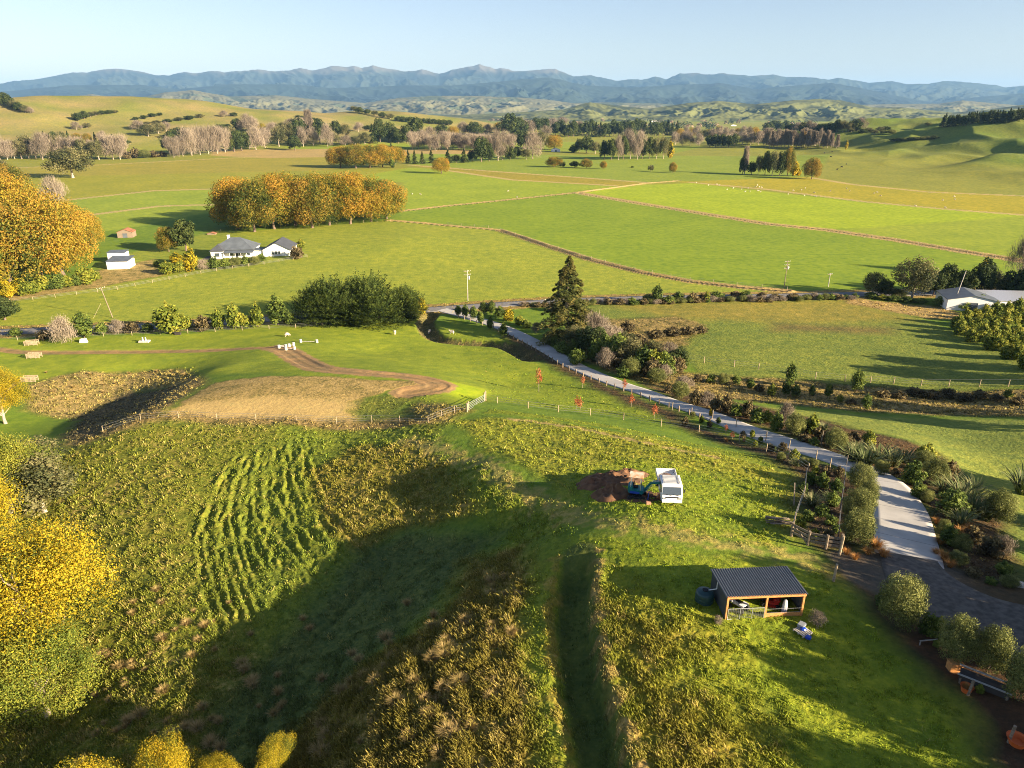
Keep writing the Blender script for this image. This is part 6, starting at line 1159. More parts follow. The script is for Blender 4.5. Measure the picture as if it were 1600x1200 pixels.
# ---------------------------------------------------------------- truck
def wheel(parent, x, y, r, wd, sx=1, name='wheel'):
    o = MB().cyl((-wd / 2, 0, 0), (wd / 2, 0, 0), r, seg=20).build(name, M_BLACK, parent, bevel=0.02); o.location = (x, y, r)
    MB().cyl((sx * wd * 0.5, 0, 0), (sx * (wd * 0.5 + 0.015), 0, 0), r * 0.55, seg=14).build('rim', M_GALV, o); return o
def truck():
    f = P(1049, 791); r = P(1029, 763); rz = math.atan2(-(f.x - r.x) * -1, 1) * 0
    d = Vector((f.x - r.x, f.y - r.y, 0)); ang = math.atan2(d.y, d.x) + PI / 2        # local -y is forward
    t = empty('tipper_truck', f, ang * 0 + R(-4), 'white crew cab tipper truck parked on the grass beside the digger', 'truck')
    W = 1.86; Wh = W / 2
    z0 = 0.0
    MB().box((0, 2.7, 0.55), (0.75, 4.6, 0.2)).build('chassis', M_BLACK, t)
    # cab: profile in y-z (front at y=0)
    prof = [(0.0, 0.48), (0.0, 0.98), (0.06, 1.12), (0.34, 1.88), (0.50, 1.98), (2.35, 2.0), (2.45, 1.9), (2.48, 0.52), (2.2, 0.48)]
    cab = MB().prism(prof, -Wh, Wh, axis='x').build('cab', M_WHITE, t, bevel=0.05)
    MB().poly([(-Wh + 0.10, 0.055, 1.15), (Wh - 0.10, 0.055, 1.15), (Wh - 0.14, 0.305, 1.83), (-Wh + 0.14, 0.305, 1.83), (-Wh + 0.10, 0.035, 1.15), (Wh - 0.10, 0.035, 1.15), (Wh - 0.14, 0.285, 1.83), (-Wh + 0.14, 0.285, 1.83)], [(4, 5, 6, 7), (0, 3, 2, 1), (0, 1, 5, 4), (2, 3, 7, 6), (0, 4, 7, 3), (1, 2, 6, 5)]).build('windscreen', M_GLASS, t)
    for sx in (-1, 1):
        for y0, y1 in ((0.42, 1.22), (1.36, 2.2)):
            MB().prism([(y0, 1.22), (y1, 1.22), (y1 - 0.03, 1.78), (y0 + (0.16 if y0 < 1 else 0), 1.78)], sx * (Wh - 0.01), sx * (Wh + 0.012), axis='x').build('side_window', M_GLASS, t)
        MB().box((sx * (Wh - 0.25), -0.012, 0.80), (0.30, 0.03, 0.16)).build('headlight', M_GALV, t)
        mr = MB().box((sx * (Wh + 0.16), 0.22, 1.5), (0.16, 0.06, 0.30)); mr.bar((sx * Wh, 0.3, 1.3), (sx * (Wh + 0.16), 0.22, 1.4), 0.03); mr.build('wing_mirror', M_BLACK, t)
        MB().prism([(1.28, 0.6), (1.31, 0.6), (1.31, 1.9), (1.28, 1.9)], sx * (Wh + 0.001), sx * (Wh + 0.008), axis='x').build('door_seam', M_DARK, t)
    MB().box((0, -0.02, 0.93), (1.15, 0.03, 0.12)).build('grille', M_BLACK, t); MB().box((0, -0.05, 0.52), (W - 0.04, 0.12, 0.22), bev=0.02).build('bumper', M_WHITE, t)
    MB().box((0, -0.115, 0.52), (0.36, 0.012, 0.10)).build('number_plate', M_CREAM, t)
    MB().box((-0.3, 0.0, 1.17), (0.6, 0.02, 0.02), ry=0.2).box((0.35, 0.0, 1.17), (0.6, 0.02, 0.02), ry=0.2).build('wiper', M_BLACK, t)
    rk = MB()
    for k in range(7): rk.box((0, 0.7 + k * 0.24, 2.06), (1.45, 0.05, 0.03))
    for sx in (-0.7, 0.7): rk.box((sx, 1.42, 2.04), (0.04, 1.6, 0.05))
    rk.build('roof_rack', M_GREY, t)
    tr = MB().box((0, 3.75, 0.86), (W - 0.1, 2.35, 0.10)); tr.box((0, 2.62, 1.28), (W, 0.06, 0.95)); tr.box((0, 4.92, 1.1), (W, 0.05, 0.42))
    for sx in (-1, 1):
        tr.box((sx * (Wh - 0.02), 3.78, 1.1), (0.05, 2.3, 0.42))
        for k in range(4): tr.box((sx * (Wh + 0.012), 2.85 + k * 0.62, 1.1), (0.03, 0.06, 0.40))
    tray = tr.build('tray', M_WHITE, t)
    ld = MB(); ld.lathe([(0.05, 0.30), (0.5, 0.22), (0.8, 0.08), (0.84, 0.0)][::-1], 11, (0, 3.75, 0.92)); l = ld.build('soil_load', M_DIRT, t); 
    for sx in (-1, 1):
        wheel(t, sx * (Wh - 0.14), 0.75, 0.36, 0.22, sx); wheel(t, sx * (Wh - 0.16), 3.7, 0.34, 0.34, sx)
        MB().box((sx * (Wh - 0.12), 0.75, 0.78), (0.26, 0.9, 0.06), bev=0.02).build('wheel_arch', M_BLACK, t)
truck()
# ---------------------------------------------------------------- mini digger
def digger():
    p = P(995, 777); t = empty('mini_digger', p, R(-15), 'small teal mini digger with cream canopy standing in fresh soil', 'digger')
    for sy in (-1, 1):
        s = MB().prism([(-0.85, 0.22), (-0.75, 0.05), (0.75, 0.05), (0.85, 0.22), (0.72, 0.42), (-0.72, 0.42)], sy * 0.62 - 0.13, sy * 0.62 + 0.13); s.build('track', M_BLACK, t)
    MB().box((0, 0, 0.36), (0.9, 0.95, 0.22)).cyl((0, 0, 0.4), (0, 0, 0.62), 0.34).build('undercarriage', M_BLACK, t)
    MB().box((-0.12, 0, 0.85), (1.45, 1.15, 0.42), bev=0.08).box((-0.62, 0, 1.15), (0.5, 1.1, 0.5), bev=0.1).build('body', M_TEAL, t)
    MB().box((-0.2, -0.60, 0.82), (0.9, 0.04, 0.22)).box((-0.2, 0.60, 0.82), (0.9, 0.04, 0.22)).build('side_panel', M_BLUE, t)
    MB().box((-0.15, 0, 1.16), (0.45, 0.45, 0.12), bev=0.04).box((-0.36, 0, 1.42), (0.10, 0.45, 0.5), bev=0.03).build('seat', M_BLACK, t)
    po = MB()
    for x in (-0.62, 0.32):
        for y in (-0.5, 0.5): po.bar((x, y, 1.05), (x * 0.95, y, 2.36), 0.055)
    po.build('canopy_post', M_GALV, t)
    MB().box((-0.15, 0, 2.40), (1.35, 1.22, 0.09), bev=0.03).build('canopy', M_CREAM, t)
    b = MB(); b.bar((0.55, 0, 0.75), (1.25, 0, 1.75), 0.17, 0.22); b.bar((1.2, 0, 1.72), (2.05, 0, 1.85), 0.15, 0.20); b.build('boom', M_TEAL, t)
    MB().bar((2.05, 0, 1.95), (2.25, 0, 0.75), 0.13, 0.18).build('arm', M_TEAL, t)
    MB().cyl((0.75, 0, 0.75), (1.35, 0, 1.5), 0.045).cyl((1.35, 0, 1.95), (2.0, 0, 2.02), 0.045).build('ram', M_GALV, t)
    MB().prism([(2.12, 0.78), (2.42, 0.80), (2.40, 0.45), (2.15, 0.22), (1.82, 0.30), (1.95, 0.50)], -0.24, 0.24).build('bucket', M_RUST, t)
    MB().prism([(1.0, 0.08), (1.08, 0.06), (1.12, 0.45), (1.05, 0.48)], -0.72, 0.72).build('dozer_blade', M_BLUE, t)
    for y in (-0.2, 0.2): MB().cyl((0.3, y, 1.0), (0.36, y, 1.45), 0.02).build('lever', M_BLACK, t)
digger()
def soil(px, py, w, d, h, seed, label, rot=0.0):
    p = P(px, py); nr, na = 12, 34; V = []; rng = np.random.default_rng(seed)
    for i in range(nr + 1):
        t = i / nr
        for j in range(na):
            a = j / na * 2 * PI; f = 1 + 0.22 * noise(np.array([math.cos(a) * 1.6 + seed]), np.array([math.sin(a) * 1.6]), seed)[0]
            x = math.cos(a) * t * w / 2 * f; y = math.sin(a) * t * d / 2 * f; xr = x * math.cos(rot) - y * math.sin(rot); yr = x * math.sin(rot) + y * math.cos(rot)
            z = Z(p.x + xr, p.y + yr) - p.z + h * (1 - t ** 1.5) * (0.7 + 0.7 * float(fbm(np.array([xr * 1.1 + seed]), np.array([yr * 1.1]), seed, 3)[0])) + 0.06 * rng.normal() * (1 - t) + 0.04 - 0.12 * (t > 0.96)
            V.append((xr, yr, z))
    f = [(i * na + j, (i + 1) * na + j, (i + 1) * na + (j + 1) % na, i * na + (j + 1) % na) for i in range(nr) for j in range(na)]
    o = link(bpy.data.objects.new('soil_heap', mesh_np('soil_heap', V, np.array(f), M_DIRT))); o.location = p; tag(o, label, 'soil heap', 'heaps of dug soil round the digger')
soil(925, 757, 3.6, 3.0, 0.75, 2, 'flattened brown soil heap farthest left of the digger'); soil(958, 773, 4.2, 3.4, 1.3, 5, 'tall rounded soil heap left of the digger'); soil(950, 748, 5.6, 3.2, 0.9, 7, 'reddish soil bank behind the round heap'); soil(974, 752, 4.5, 3.5, 0.6, 9, 'low spread soil just behind the digger'); soil(1008, 776, 4.6, 3.4, 0.18, 11, 'trodden bare soil under the digger and beside the truck'); soil(980, 742, 5.0, 2.6, 0.8, 13, 'long soil bank at the back of the dug patch')
o = MB().box((0, 0, 0.15), (0.45, 0.3, 0.3), bev=0.03).build('block', M_TAN); o.location = P(1013, 788); tag(o, 'pinkish block lying on the soil in front of the truck', 'block')
# ---------------------------------------------------------------- white farmhouse
def hip(mb, x0, y0, x1, y1, z, h, eave=0.5):
    x0 -= eave; y0 -= eave; x1 += eave; y1 += eave; w, d = x1 - x0, y1 - y0; r = min(w, d) / 2
    if w >= d: a, b = (x0 + r, (y0 + y1) / 2), (x1 - r, (y0 + y1) / 2)
    else: a, b = ((x0 + x1) / 2, y0 + r), ((x0 + x1) / 2, y1 - r)
    V = [(x0, y0, z), (x1, y0, z), (x1, y1, z), (x0, y1, z), (*a, z + h), (*b, z + h), (x0, y0, z - .15), (x1, y0, z - .15), (x1, y1, z - .15), (x0, y1, z - .15)]
    F_ = [(0, 1, 5, 4), (1, 2, 5), (2, 3, 4, 5), (3, 0, 4)] if w >= d else [(0, 1, 4), (1, 2, 5, 4), (2, 3, 5), (3, 0, 4, 5)]
    mb.poly(V, F_ + [(0, 6, 7, 1), (1, 7, 8, 2), (2, 8, 9, 3), (3, 9, 6, 0), (6, 9, 8, 7)])
def window(parent, x, y, z, w, h, facing='y', ):
    s = (w, 0.08, h) if facing == 'y' else (0.08, w, h)
    o = MB().box((x, y, z), s).build('window', M_WHITE, parent)
    dx, dy = (0, -0.05) if facing == 'y' else (-0.05, 0)
    s2 = (w - 0.25, 0.02, h - 0.25) if facing == 'y' else (0.02, w - 0.25, h - 0.25)
    MB().box((x + dx, y + dy, z), s2).build('pane', M_GLASS, o); return o
def house():
    p = P(330, 405); z = p.z; t = empty('farmhouse', (p.x, p.y, 0.0), R(5), 'white weatherboard farmhouse with grey hipped roofs and a gabled wing', 'house'); t.scale = (1.14, 1.14, 1.1)
    MB().box((7, 7, 1.6), (13.5, 10, 3.2)).build('wall', M_WHITE2, t)
    m = MB(); hip(m, 0.25, 2, 13.75, 12, 3.2, 3.4); m.build('roof', M_ROOFG, t)
    MB().box((2.2, 2.5, 1.5), (4.2, 5, 3.0)).build('front_wing', M_WHITE2, t)
    m = MB(); hip(m, 0.1, 0.0, 4.3, 6, 3.0, 2.0, 0.35); m.build('front_wing_roof', M_ROOFD, t)
    MB().poly([(4.2, -0.6, 2.35), (14.4, -0.6, 2.35), (14.4, 2.2, 2.95), (4.2, 2.2, 2.95), (4.2, -0.6, 2.25), (14.4, -0.6, 2.25), (14.4, 2.2, 2.85), (4.2, 2.2, 2.85)], [(0, 1, 2, 3), (4, 7, 6, 5), (0, 4, 5, 1), (1, 5, 6, 2), (2, 6, 7, 3), (3, 7, 4, 0)]).build('verandah_roof', M_ROOFG, t)
    v = MB()
    for k in range(6): v.box((4.6 + k * 1.9, -0.4, 1.15), (0.12, 0.12, 2.3))
    v.build('verandah_post', M_WHITE, t)
    # gabled wing to the right
    def gable(x0, x1, y0, y1, zw, zr, nm, rm):
        xm = (x0 + x1) / 2
        MB().prism([(x0, 0), (x1, 0), (x1, zw), (xm, zr), (x0, zw)], y0, y1).build(nm, M_WHITE2, t)
        m = MB()
        for sx, xa in ((-1, x0 - 0.4), (1, x1 + 0.4)):
            k = (zr - zw) / ((x1 - x0) / 2); za = zw - 0.4 * k
            m.poly([(xa, y0 - 0.4, za + .05), (xm, y0 - 0.4, zr + .05), (xm, y1 + 0.3, zr + .05), (xa, y1 + 0.3, za + .05), (xa, y0 - 0.4, za + .2), (xm, y0 - 0.4, zr + .2), (xm, y1 + 0.3, zr + .2), (xa, y1 + 0.3, za + .2)], [(0, 1, 2, 3), (4, 7, 6, 5), (0, 4, 5, 1), (1, 5, 6, 2), (2, 6, 7, 3), (3, 7, 4, 0)])
        m.build(nm + '_roof', rm, t)
    gable(17.2, 26.5, 2.0, 14, 2.7, 5.2, 'gabled_wing', M_ROOFD)
    MB().box((15.6, 4.5, 1.3), (3.4, 4, 2.6)).build('link_wing', M_WHITE2, t)
    MB().box((15.6, 4.5, 2.68), (3.8, 4.5, 0.16)).build('link_roof', M_ROOFG, t)
    for x in (20.6, 21.7, 22.8): window(t, x, 1.96, 1.7, 0.9, 1.3)
    window(t, 2.2, -0.04, 1.6, 1.8, 1.5); window(t, 0.05, 3.0, 1.6, 1.4, 1.3, 'x'); window(t, 0.2, 8.0, 1.6, 1.4, 1.3, 'x')
    for x in (6.5, 9.5, 12.3): window(t, x, 1.96, 1.5, 1.2, 1.4)
    MB().box((8.2, 1.93, 1.1), (1.0, 0.06, 2.1)).build('door', M_ROOFD, t)
    ch = MB().box((4.2, 9, 6.0), (0.8, 0.8, 2.2)).box((4.2, 9, 7.1), (0.95, 0.95, 0.12)); ch.build('chimney', M_WHITE2, t)
    MB().box((12, 11.2, 0.08), (30, 24, 0.12)).build('paved_yard', M_GRAV, t)
house()
def box_shed(name, px, py, w, d, h, rise, wm, rm, label, rz=0.0, lean=None, cat='shed', door=True):
    p = P(px, py); t = empty(name, (p.x, p.y, p.z - 0.1), rz, label, cat)
    MB().prism([(0, 0), (w, 0), (w, h), (w / 2, h + rise), (0, h)] if not lean else [(0, 0), (w, 0), (w, h), (0, h)], 0, d).build('wall', wm, t)
    m = MB()
    if lean:
        m.poly([(-.2, -.3, h + .03), (w + .2, -.3, h + .03), (w + .2, d + .2, h + rise), (-.2, d + .2, h + rise), (-.2, -.3, h + .13), (w + .2, -.3, h + .13), (w + .2, d + .2, h + rise + .1), (-.2, d + .2, h + rise + .1)], [(0, 1, 2, 3), (4, 7, 6, 5), (0, 4, 5, 1), (1, 5, 6, 2), (2, 6, 7, 3), (3, 7, 4, 0)])
    else:
        for xa in (-0.25, w + 0.25):
            za = h - 0.25 * rise / (w / 2); xm = w / 2; zr = h + rise; y0, y1 = 0, d
            m.poly([(xa, y0 - 0.3, za + .03), (xm, y0 - 0.3, zr + .03), (xm, y1 + 0.3, zr + .03), (xa, y1 + 0.3, za + .03), (xa, y0 - 0.3, za + .15), (xm, y0 - 0.3, zr + .15), (xm, y1 + 0.3, zr + .15), (xa, y1 + 0.3, za + .15)], [(0, 1, 2, 3), (4, 7, 6, 5), (0, 4, 5, 1), (1, 5, 6, 2), (2, 6, 7, 3), (3, 7, 4, 0)])
    m.build('roof', rm, t)
    if door: MB().box((w * 0.5, -0.03, h * 0.42), (min(2.4, w * 0.3), 0.04, h * 0.8)).build('door', M_ROOFG, t)
    return t
box_shed('garage', 168, 421, 7.5, 7.0, 2.9, 0.8, M_WHITE2, M_ROOFG, 'white shed with stepped grey roof under the orange oaks at left', R(8), lean=True, door=False)
box_shed('garage', 170, 411, 6.5, 4.0, 3.9, 0.4, M_WHITE2, M_ROOFG, 'taller back half of the white shed under the orange oaks', R(8), lean=True, door=False)
box_shed('barn', 184, 372, 6.5, 6, 2.6, 1.3, M_POSTD, M_RUST, 'small barn with rusty red roof beside the orange oaks', R(12))
box_shed('shed', 324, 367, 3.6, 2.5, 0.6, 0.5, M_POSTD, M_RUST, 'low rusty iron heap behind the white house', R(5), door=False)
box_shed('farm_shed', 1478, 484, 13.5, 11, 3.2, 1.4, M_WHITE2, M_ROOFG, 'pale gabled farm shed half hidden by dark trees at the right', R(-14))
box_shed('farm_shed', 1545, 484, 15, 9, 2.8, 1.0, M_WHITE2, M_GALV, 'long low farmhouse roof at the right edge among the trees', R(-6), lean=True)
for i, (px, py, w_, lb) in enumerate([(427, 204, 12, 'white far house among bare trees on the left hill'), (862, 237, 12, 'white far house under the round orange tree'), (975, 190, 26, 'pale far shed in the haze beyond the plantation'), (1018, 190, 36, 'long pale far shed in the haze, right of the other'), (1143, 197, 18, 'small white far building before the low hills')]):
    box_shed('far_house', px, py, w_, w_ * 0.5, 3.2, 1.8, M_WHITE2, M_ROOFG if i < 2 else M_WHITE2, lb, R(5), cat='house')
# ---------------------------------------------------------------- poles
def pole(px, py, h, label, lean=0.0, arm=1, trans=False, pale=True):
    p = P(px, py); t = empty('power_pole', p, R(20), label, 'power pole'); t.rotation_euler = (0, lean, R(20))
    MB().cyl((0, 0, -0.5), (0, 0, h), 0.14, 0.10, 10).build('pole', M_STONE if pale else M_POSTD, t)
    for k in range(arm):
        a = MB().box((0, 0, h - 0.4 - k * 1.1), (1.9, 0.10, 0.12)).build('crossarm', M_POSTD, t)
        m = MB()
        for x in (-1.0, -0.4, 0.4, 1.0): m.cyl((x, 0, h - 0.33 - k * 1.1), (x, 0, h - 0.1 - k * 1.1), 0.05, 0.03, 8)
        m.build('insulator', M_WHITE, a)
    if trans: MB().cyl((0.5, 0, h - 2.9), (0.5, 0, h - 1.9), 0.3, seg=14).build('transformer', M_GALV, t)
pole(176, 496, 9.0, 'pale leaning pole beside the road at left', lean=-0.16, pale=False); pole(731, 470, 9.6, 'pale concrete power pole with transformer beside the entrance', arm=2, trans=True)
pole(1225, 450, 9.2, 'dark power pole with three crossarms at the far roadside', arm=3, pale=False, trans=True); pole(1294, 448, 4.6, 'short pole with one crossarm right of the dark power pole'); pole(1488, 480, 11, 'leaning pole standing before the pale farm shed', lean=0.20, arm=0)
o = MB().bar((0, 0, 0), (2.4, 1.0, 4.0), 0.06).build('stay_pole', M_POST); o.location = P(146, 497); tag(o, 'thin slanting stay beside the leaning pole', 'pole')
# ---------------------------------------------------------------- horse paddock furniture
M_JUMP = mat('chalky_paint', (0.52, 0.50, 0.44), 0.7, noise_amt=0.2, noise_scale=3)
def barrel_jump(px, py, rz, label, poles=2, L=2.6):
    p = P(px, py); t = empty('horse_jump', p, rz, label, 'jump', 'white horse jumps on the left lawn'); t.scale = (0.85, 0.8, 0.8)
    for x in (0, L):
        MB().lathe([(0.36, 0), (0.38, 0.05), (0.36, 0.45), (0.38, 0.9), (0.34, 0.95)], 14, (x, 0, 0)).build('stand', M_JUMP, t)
    m = MB()
    for k in range(poles): m.cyl((0, 0.05 * k, 0.35 + 0.4 * k), (L, 0.05 * k, 0.35 + 0.4 * k), 0.06)
    m.build('pole', M_JUMP, t)
barrel_jump(436, 544, 0.3, 'white jump nearest the dirt track bend, left of its pair', 2, 1.8); barrel_jump(447, 547, 0.1, 'white jump right of the pair at the dirt track bend', 1, 2.2); barrel_jump(470, 535, -0.05, 'white jump standing alone right of the track bend, low dark pole', 1, 4.6); barrel_jump(452, 542, 0.9, 'white jump behind the pair at the track bend', 1, 1.4)
def crate(px, py, rz, label, n=5):
    p = P(px, py); t = empty('pallet_jump', p, rz, label, 'jump', 'pale slatted jumps at the left of the lawn'); m = MB()
    for y in (-0.6, 0.6):
        for k in range(4): m.box((0, y, 0.25 + k * 0.28), (3.0, 0.05, 0.16))
        for x in (-1.4, -0.5, 0.5, 1.4): m.box((x, y, 0.55), (0.10, 0.10, 1.25))
    for x in (-1.45, 1.45): m.box((x, 0, 0.9), (0.06, 1.2, 0.14))
    m.build('slats', M_POST, t)
crate(50, 539, 0.2, 'slatted timber jump above the dirt track, far left'); crate(54, 559, 0.15, 'slatted timber jump just below the dirt track, far left'); crate(47, 596, 0.1, 'slatted timber jump lower down beside the yellow tree')
o = MB().prism([(-0.9, 0), (0.9, 0), (0.6, 0.95), (-0.6, 0.95)], -0.4, 0.4).build('jump_block', M_WHITE); o.location = P(131, 535); tag(o, 'white coop shaped block under the bare roadside bush', 'jump')
def stump():
    t = empty('log_jump', P(226, 535), 0, 'pale log pile with two white uprights on the left lawn', 'jump'); m = MB()
    for k in range(4): m.cyl((-1.2, -0.5 + k * 0.33, 0.22 + 0.1 * (k % 2)), (1.2, -0.45 + k * 0.33, 0.22 + 0.1 * (k % 2)), 0.22, seg=9)
    m.build('log', M_STONE, t)
    for x in (-0.35, 0.4): MB().cyl((x, 0, 0.3), (x, 0, 1.3), 0.14).build('upright', M_WHITE, t)
stump()
o = MB().box((0, 0, 0.3), (1.5, 0.7, 0.6), bev=0.06).box((0, 0, 0.62), (1.6, 0.8, 0.06)).build('water_trough', M_DARK); o.location = P(278, 523); tag(o, 'dark water trough against the roadside bushes', 'trough')
# ---------------------------------------------------------------- sheep and cattle
M_WOOL = mat('fleece', (0.50, 0.43, 0.33), 0.95, noise_amt=0.12, noise_scale=6); M_COW = mat('black_hide', (0.02, 0.018, 0.016), 0.8); M_FACE = mat('sheep_face', (0.35, 0.30, 0.24), 0.9)
def skin_mesh(name, verts, edges, radii, m, lv=1):
    me = bpy.data.meshes.new(name); me.from_pydata(verts, edges, []); o = bpy.data.objects.new(name, me); COL.objects.link(o)
    o.modifiers.new('skin', 'SKIN'); 
    sd = me.skin_vertices[0].data if me.skin_vertices else None
    if sd is None:
        bpy.context.view_layer.objects.active = o; sd = me.skin_vertices[0].data
    for i, r_ in enumerate(radii): sd[i].radius = r_ if isinstance(r_, tuple) else (r_, r_)
    sd[0].use_root = True
    s_ = o.modifiers.new('sub', 'SUBSURF'); s_.levels = lv; s_.render_levels = lv
    dg = bpy.context.evaluated_depsgraph_get(); dg.update(); ev = o.evaluated_get(dg); out = bpy.data.meshes.new_from_object(ev); out.name = name
    bpy.data.objects.remove(o); out.materials.clear(); out.materials.append(m)
    for p in out.polygons: p.use_smooth = True
    return out
def beast(s, m, name, graze=True, fleece=1.0):
    hz = 0.10 if graze else 0.95
    V = [(0, 0, .62), (-.35, 0, .64), (.35, 0, .64), (.50, 0, .70 if not graze else .55), (.66, 0, .95 if not graze else .28), (.80, 0, .93 if not graze else .14)]
    Ed = [(0, 1), (0, 2), (2, 3), (3, 4), (4, 5)]; Rr = [(.22 * fleece, .24 * fleece), (.19 * fleece, .21 * fleece), (.18 * fleece, .22 * fleece), .11, .085, .05]
    for x, par in ((-.38, 1), (.34, 2)):
        for y in (-.12, .12):
            i = len(V); bend = -0.05 if x < 0 else 0.02
            V += [(x, y, .45), (x + bend, y, .24), (x, y, .02)]; Ed += [(par, i), (i, i + 1), (i + 1, i + 2)]; Rr += [.09, .045, .035]
    i = len(V); V += [(-.54, 0, .60), (-.58, 0, .42)]; Ed += [(1, i), (i, i + 1)]; Rr += [.05, .025]
    for y in (-.10, .10): j = len(V); V += [(.63 + (0 if graze else .0), y, (.33 if graze else 1.0))]; Ed += [(4, j)]; Rr += [.02]
    V = [(a * s, b * s, c * s) for a, b, c in V]; Rr = [tuple(q * s for q in r_) if isinstance(r_, tuple) else r_ * s for r_ in Rr]
    return skin_mesh(name, V, Ed, Rr, m)
SHEEP = [beast(1.15, M_WOOL, 'sheep', True, 1.25), beast(1.15, M_WOOL, 'sheep', False, 1.25)]; COW = [beast(1.9, M_COW, 'cow', True, 1.1), beast(1.9, M_COW, 'cow', False, 1.1)]
def animals(kind_, mes, pts, lab, grp, big=1.0):
    pts = sorted(pts)
    for i, (x, y) in enumerate(pts):
        o = link(bpy.data.objects.new(kind_, mes[i % 2])); p = P(x, y); o.location = p; o.rotation_euler = (0, 0, rr.uniform(0, 6.28)); o.scale = (big,) * 3
        tag(o, lab.format(place(i, len(pts))) if '{' in lab else lab, kind_, grp)
animals('sheep', SHEEP, [(617, 523), (671, 521), (706, 522), (449, 548 - 22)], '{} of the sheep on the lawn below the dark cypresses', 'sheep on the lawn')
sp = []
while len(sp) < 95:
    x = rr.uniform(1075, 1500); y0 = 283 + (x - 1075) * 0.05; y = y0 + rr.uniform(0, 10 + (x - 1075) * 0.035)
    sp.append((x, y))
animals('sheep', SHEEP, sp[:36], 'tiny pale sheep scattered over the yellow field at right', 'sheep on the yellow field', 0.95)
animals('sheep', SHEEP, [(690 + rr.uniform(-60, 140), 300 + rr.uniform(-6, 10)) for _ in range(4)], 'tiny pale sheep on the bright field at centre', 'sheep on the centre field')
animals('cow', COW, [(1298, 246), (1300, 238), (1308, 266), (1315, 262), (1322, 258), (1288, 240)], 'black cow grazing left of the right hills, {}', 'cattle on the right')
# ---------------------------------------------------------------- things in the lower right corner
def garden_frames():
    p = P(1536, 1075); t = empty('timber_trailer', p, R(-38), 'long dark planter with pale rails beside the round bushes', 'planter')
    MB().box((0, 0, 0.35), (2.6, 0.75, 0.45)).build('box', M_DARK, t); MB().box((0, -0.42, 0.62), (2.8, 0.07, 0.08)).box((0, 0.42, 0.72), (2.8, 0.07, 0.08)).build('rail', M_GALV, t)
    for x in (-1.2, 1.2): MB().box((x, 0, 0.15), (0.1, 0.8, 0.4)).build('leg', M_POSTD, t)
    for px, py, s, lb in ((1509, 1080, 0.6, 'orange tub on the mulch left of the long planter'), (1588, 1162, 0.9, 'orange tub at the bottom right corner on brown mulch')):
        o = MB().lathe([(0.26 * s / .6, 0), (0.34 * s / .6, 0.38), (0.38 * s / .6, 0.40), (0.30 * s / .6, 0.36), (0.24 * s / .6, 0.08)], 16).build('tub', M_ORG); o.location = P(px, py); tag(o, lb, 'tub')
    p = P(1490, 1046); o = MB().box((0, 0, 0.3), (0.75, 0.5, 0.6)).box((0, 0, 0.6), (0.82, 0.56, 0.05)).build('wooden_box', M_TIMB); o.location = p; tag(o, 'small orange brown box under the round bush by the lawn edge', 'box')
    p = P(1450, 1008); o = MB().bar((-0.6, 0, 0.35), (0.6, 0.1, 0.38), 0.06).bar((-0.55, 0, -.1), (-0.55, 0, .35), 0.05).bar((0.55, 0.1, -.1), (0.55, 0.1, .35), 0.05).build('low_rail', M_GALV); o.location = p; tag(o, 'short pale rail beside the lawn edge', 'rail')
    for px, py, h in ((1512, 1086, 1.1), (1575, 1160, 1.2)):
        o = MB().cyl((0, 0, -.2), (0.1, 0, h), 0.08, seg=8).build('garden_post', M_POSTD); o.location = P(px, py); tag(o, 'dark short post beside the planter' if px < 1550 else 'dark short post beside the orange tub in the corner', 'post')
    p = P(1592, 916); o = MB().lathe([(0.9, 0), (0.95, 0.2), (0.7, 0.42), (0.2, 0.5)], 9).build('pale_rock', M_STONE); o.location = p; o.scale = (0.6, 0.4, 0.7); tag(o, 'pale rock at the edge of the gravel on the right', 'rock')
garden_frames()
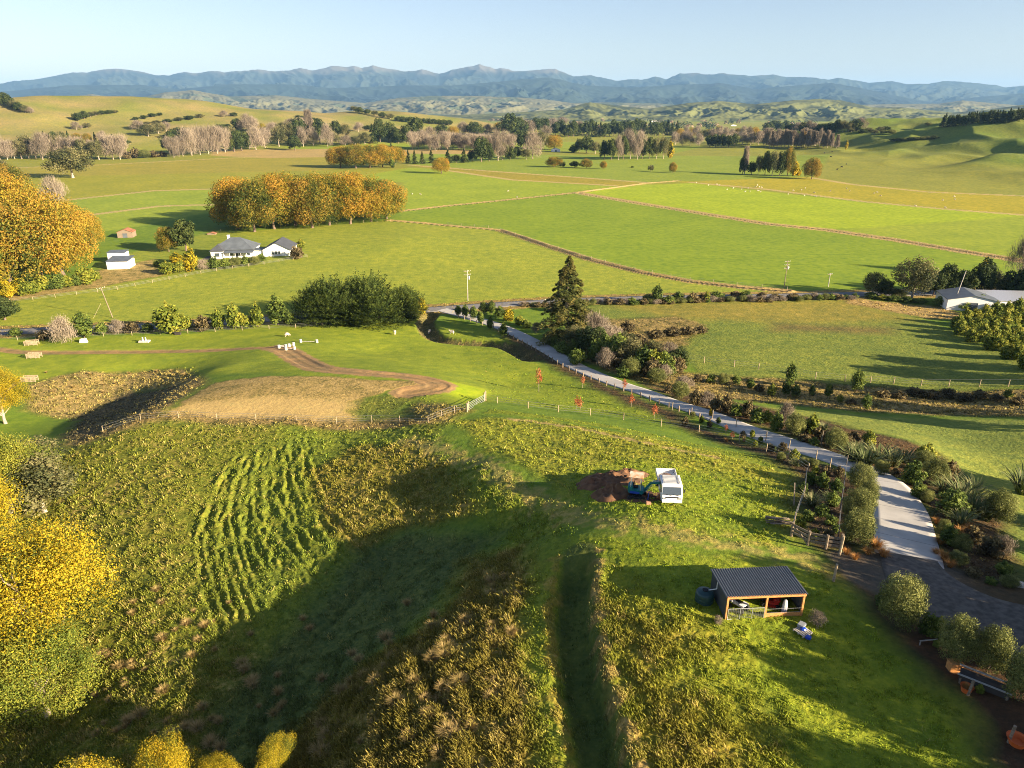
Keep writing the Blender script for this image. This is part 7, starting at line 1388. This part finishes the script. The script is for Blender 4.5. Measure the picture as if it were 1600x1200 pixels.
# ---------------------------------------------------------------- standing grass on the slopes
def sward():
    rng = np.random.default_rng(21); d = SW
    m = np.nonzero((d['disp'] > 0.07) & (d['dist'] < 240) & (d['y'] > 22))[0]
    clump_n = fbm(d['x'][m] / 1.3, d['y'][m] / 1.3, 61, 3)              # the same clumps that lift the ground
    p = np.clip(d['disp'][m] * 0.62, 0, 0.30) * np.clip(0.5 + clump_n * 1.8, 0.06, 1.7)
    pick = m[rng.random(len(m)) < p]; n = len(pick); K = 6
    x0, y0, z0 = d['x'][pick], d['y'][pick], d['z'][pick]; dp = d['disp'][pick]; dist = d['dist'][pick]
    X = np.repeat(x0, K) + rng.normal(0, 0.15, n * K); Y = np.repeat(y0, K) + rng.normal(0, 0.15, n * K); Zz = np.repeat(z0, K) - 0.04
    hh = (0.10 + 0.62 * np.repeat(dp, K)) * rng.uniform(0.5, 1.25, n * K); wd = (0.012 + np.repeat(dist, K) * 0.00032) * rng.uniform(0.7, 1.5, n * K)
    a = rng.uniform(0, 2 * PI, n * K); ln = rng.uniform(0.15, 0.85, n * K) * hh
    S = np.stack([np.cos(a), np.sin(a), np.zeros(n * K)], 1) * wd[:, None]
    B = np.stack([X, Y, Zz], 1); Tp = B + np.stack([-np.sin(a) * ln - 0.12 * hh, np.cos(a) * ln, hh], 1); Md = B + np.stack([-np.sin(a) * ln * 0.35, np.cos(a) * ln * 0.35, hh * 0.62], 1)
    V = np.stack([B - S, B + S, Md + S * 0.9, Tp, Md - S * 0.9], 1).reshape(-1, 3)
    f = np.arange(n * K)[:, None] * 5 + np.array([0, 1, 2, 3, 4])
    c = d['col'][pick] * rng.uniform(0.75, 1.35, (n, 1)); dn = fbm(x0 / 1.6, y0 / 1.6, 91, 2) * 0.6 + rng.normal(0, 0.22, n)
    s = np.clip((d['dry'][pick] * 1.0 - 0.42 + dn) * 1.5, 0, 1)[:, None]
    straw = np.array((0.40, 0.32, 0.10)) * rng.uniform(0.7, 1.35, (n, 1)); c = c * (1 - s) + straw * s
    C = np.repeat(np.minimum(c * 1.25, 0.8), K, 0) * rng.uniform(0.8, 1.2, (n * K, 1)); C = np.repeat(C, 5, 0)
    m_ = attr_mat('standing_grass'); tr = m_.node_tree; N = tr.nodes
    t_ = N.new('ShaderNodeBsdfTranslucent'); mx = N.new('ShaderNodeMixShader'); mx.inputs[0].default_value = 0.3; at = [q for q in N if q.type == 'ATTRIBUTE'][0]
    tr.links.new(at.outputs['Color'], t_.inputs[0]); tr.links.new(N['Principled BSDF'].outputs[0], mx.inputs[1]); tr.links.new(t_.outputs[0], mx.inputs[2]); tr.links.new(mx.outputs[0], N['Material Output'].inputs[0])
    me = mesh_np('standing_grass', V, f, m_, [('base', 'FLOAT_COLOR', C)])
    tag(link(bpy.data.objects.new('rank_grass', me)), 'rank green and straw coloured grass standing over the slopes', 'grass', kind='stuff'); print('blades', n * K)
sward()
def tussocks():
    pts = []
    r_ = random.Random(12)
    for cx, cy, sx, sy, n in ((265, 955, 40, 25, 9), (170, 1030, 28, 22, 12), (230, 1115, 60, 30, 14), (300, 1120, 40, 25, 8), (110, 1080, 30, 25, 6), (330, 980, 40, 30, 6), (385, 1000, 15, 20, 3), (440, 1070, 30, 20, 4), (560, 1120, 90, 40, 26), (700, 1080, 60, 60, 24), (760, 950, 40, 40, 12), (90, 605, 40, 14, 14), (230, 590, 40, 8, 10), (150, 600, 40, 10, 8), (600, 1030, 60, 30, 8), (660, 980, 20, 40, 5)):
        for _ in range(n): pts.append((cx + r_.gauss(0, 1) * sx, cy + r_.gauss(0, 1) * sy, cx))
    pts = [p for p in pts if 5 < p[0] < 880 and p[1] < 1195]; pts.sort()
    groups = {'tussock on the lower left slope': [], 'tussock on the rank ridge at bottom centre': [], 'tussock on the bank of the dark gully': []}
    for p in pts: groups['tussock on the bank of the dark gully' if p[1] < 700 else ('tussock on the lower left slope' if p[2] < 450 else 'tussock on the rank ridge at bottom centre')].append(p)
    for k, L in groups.items():
        for i, (x, y, _) in enumerate(L):
            w_ = P(x, y); h = r_.uniform(0.35, 0.8); plant('tussock', 'tussock', w_, h, h * r_.uniform(1.2, 1.8), 'straw coloured ' + k + ', ' + place(i, len(L)), 'tussock', k)
tussocks()
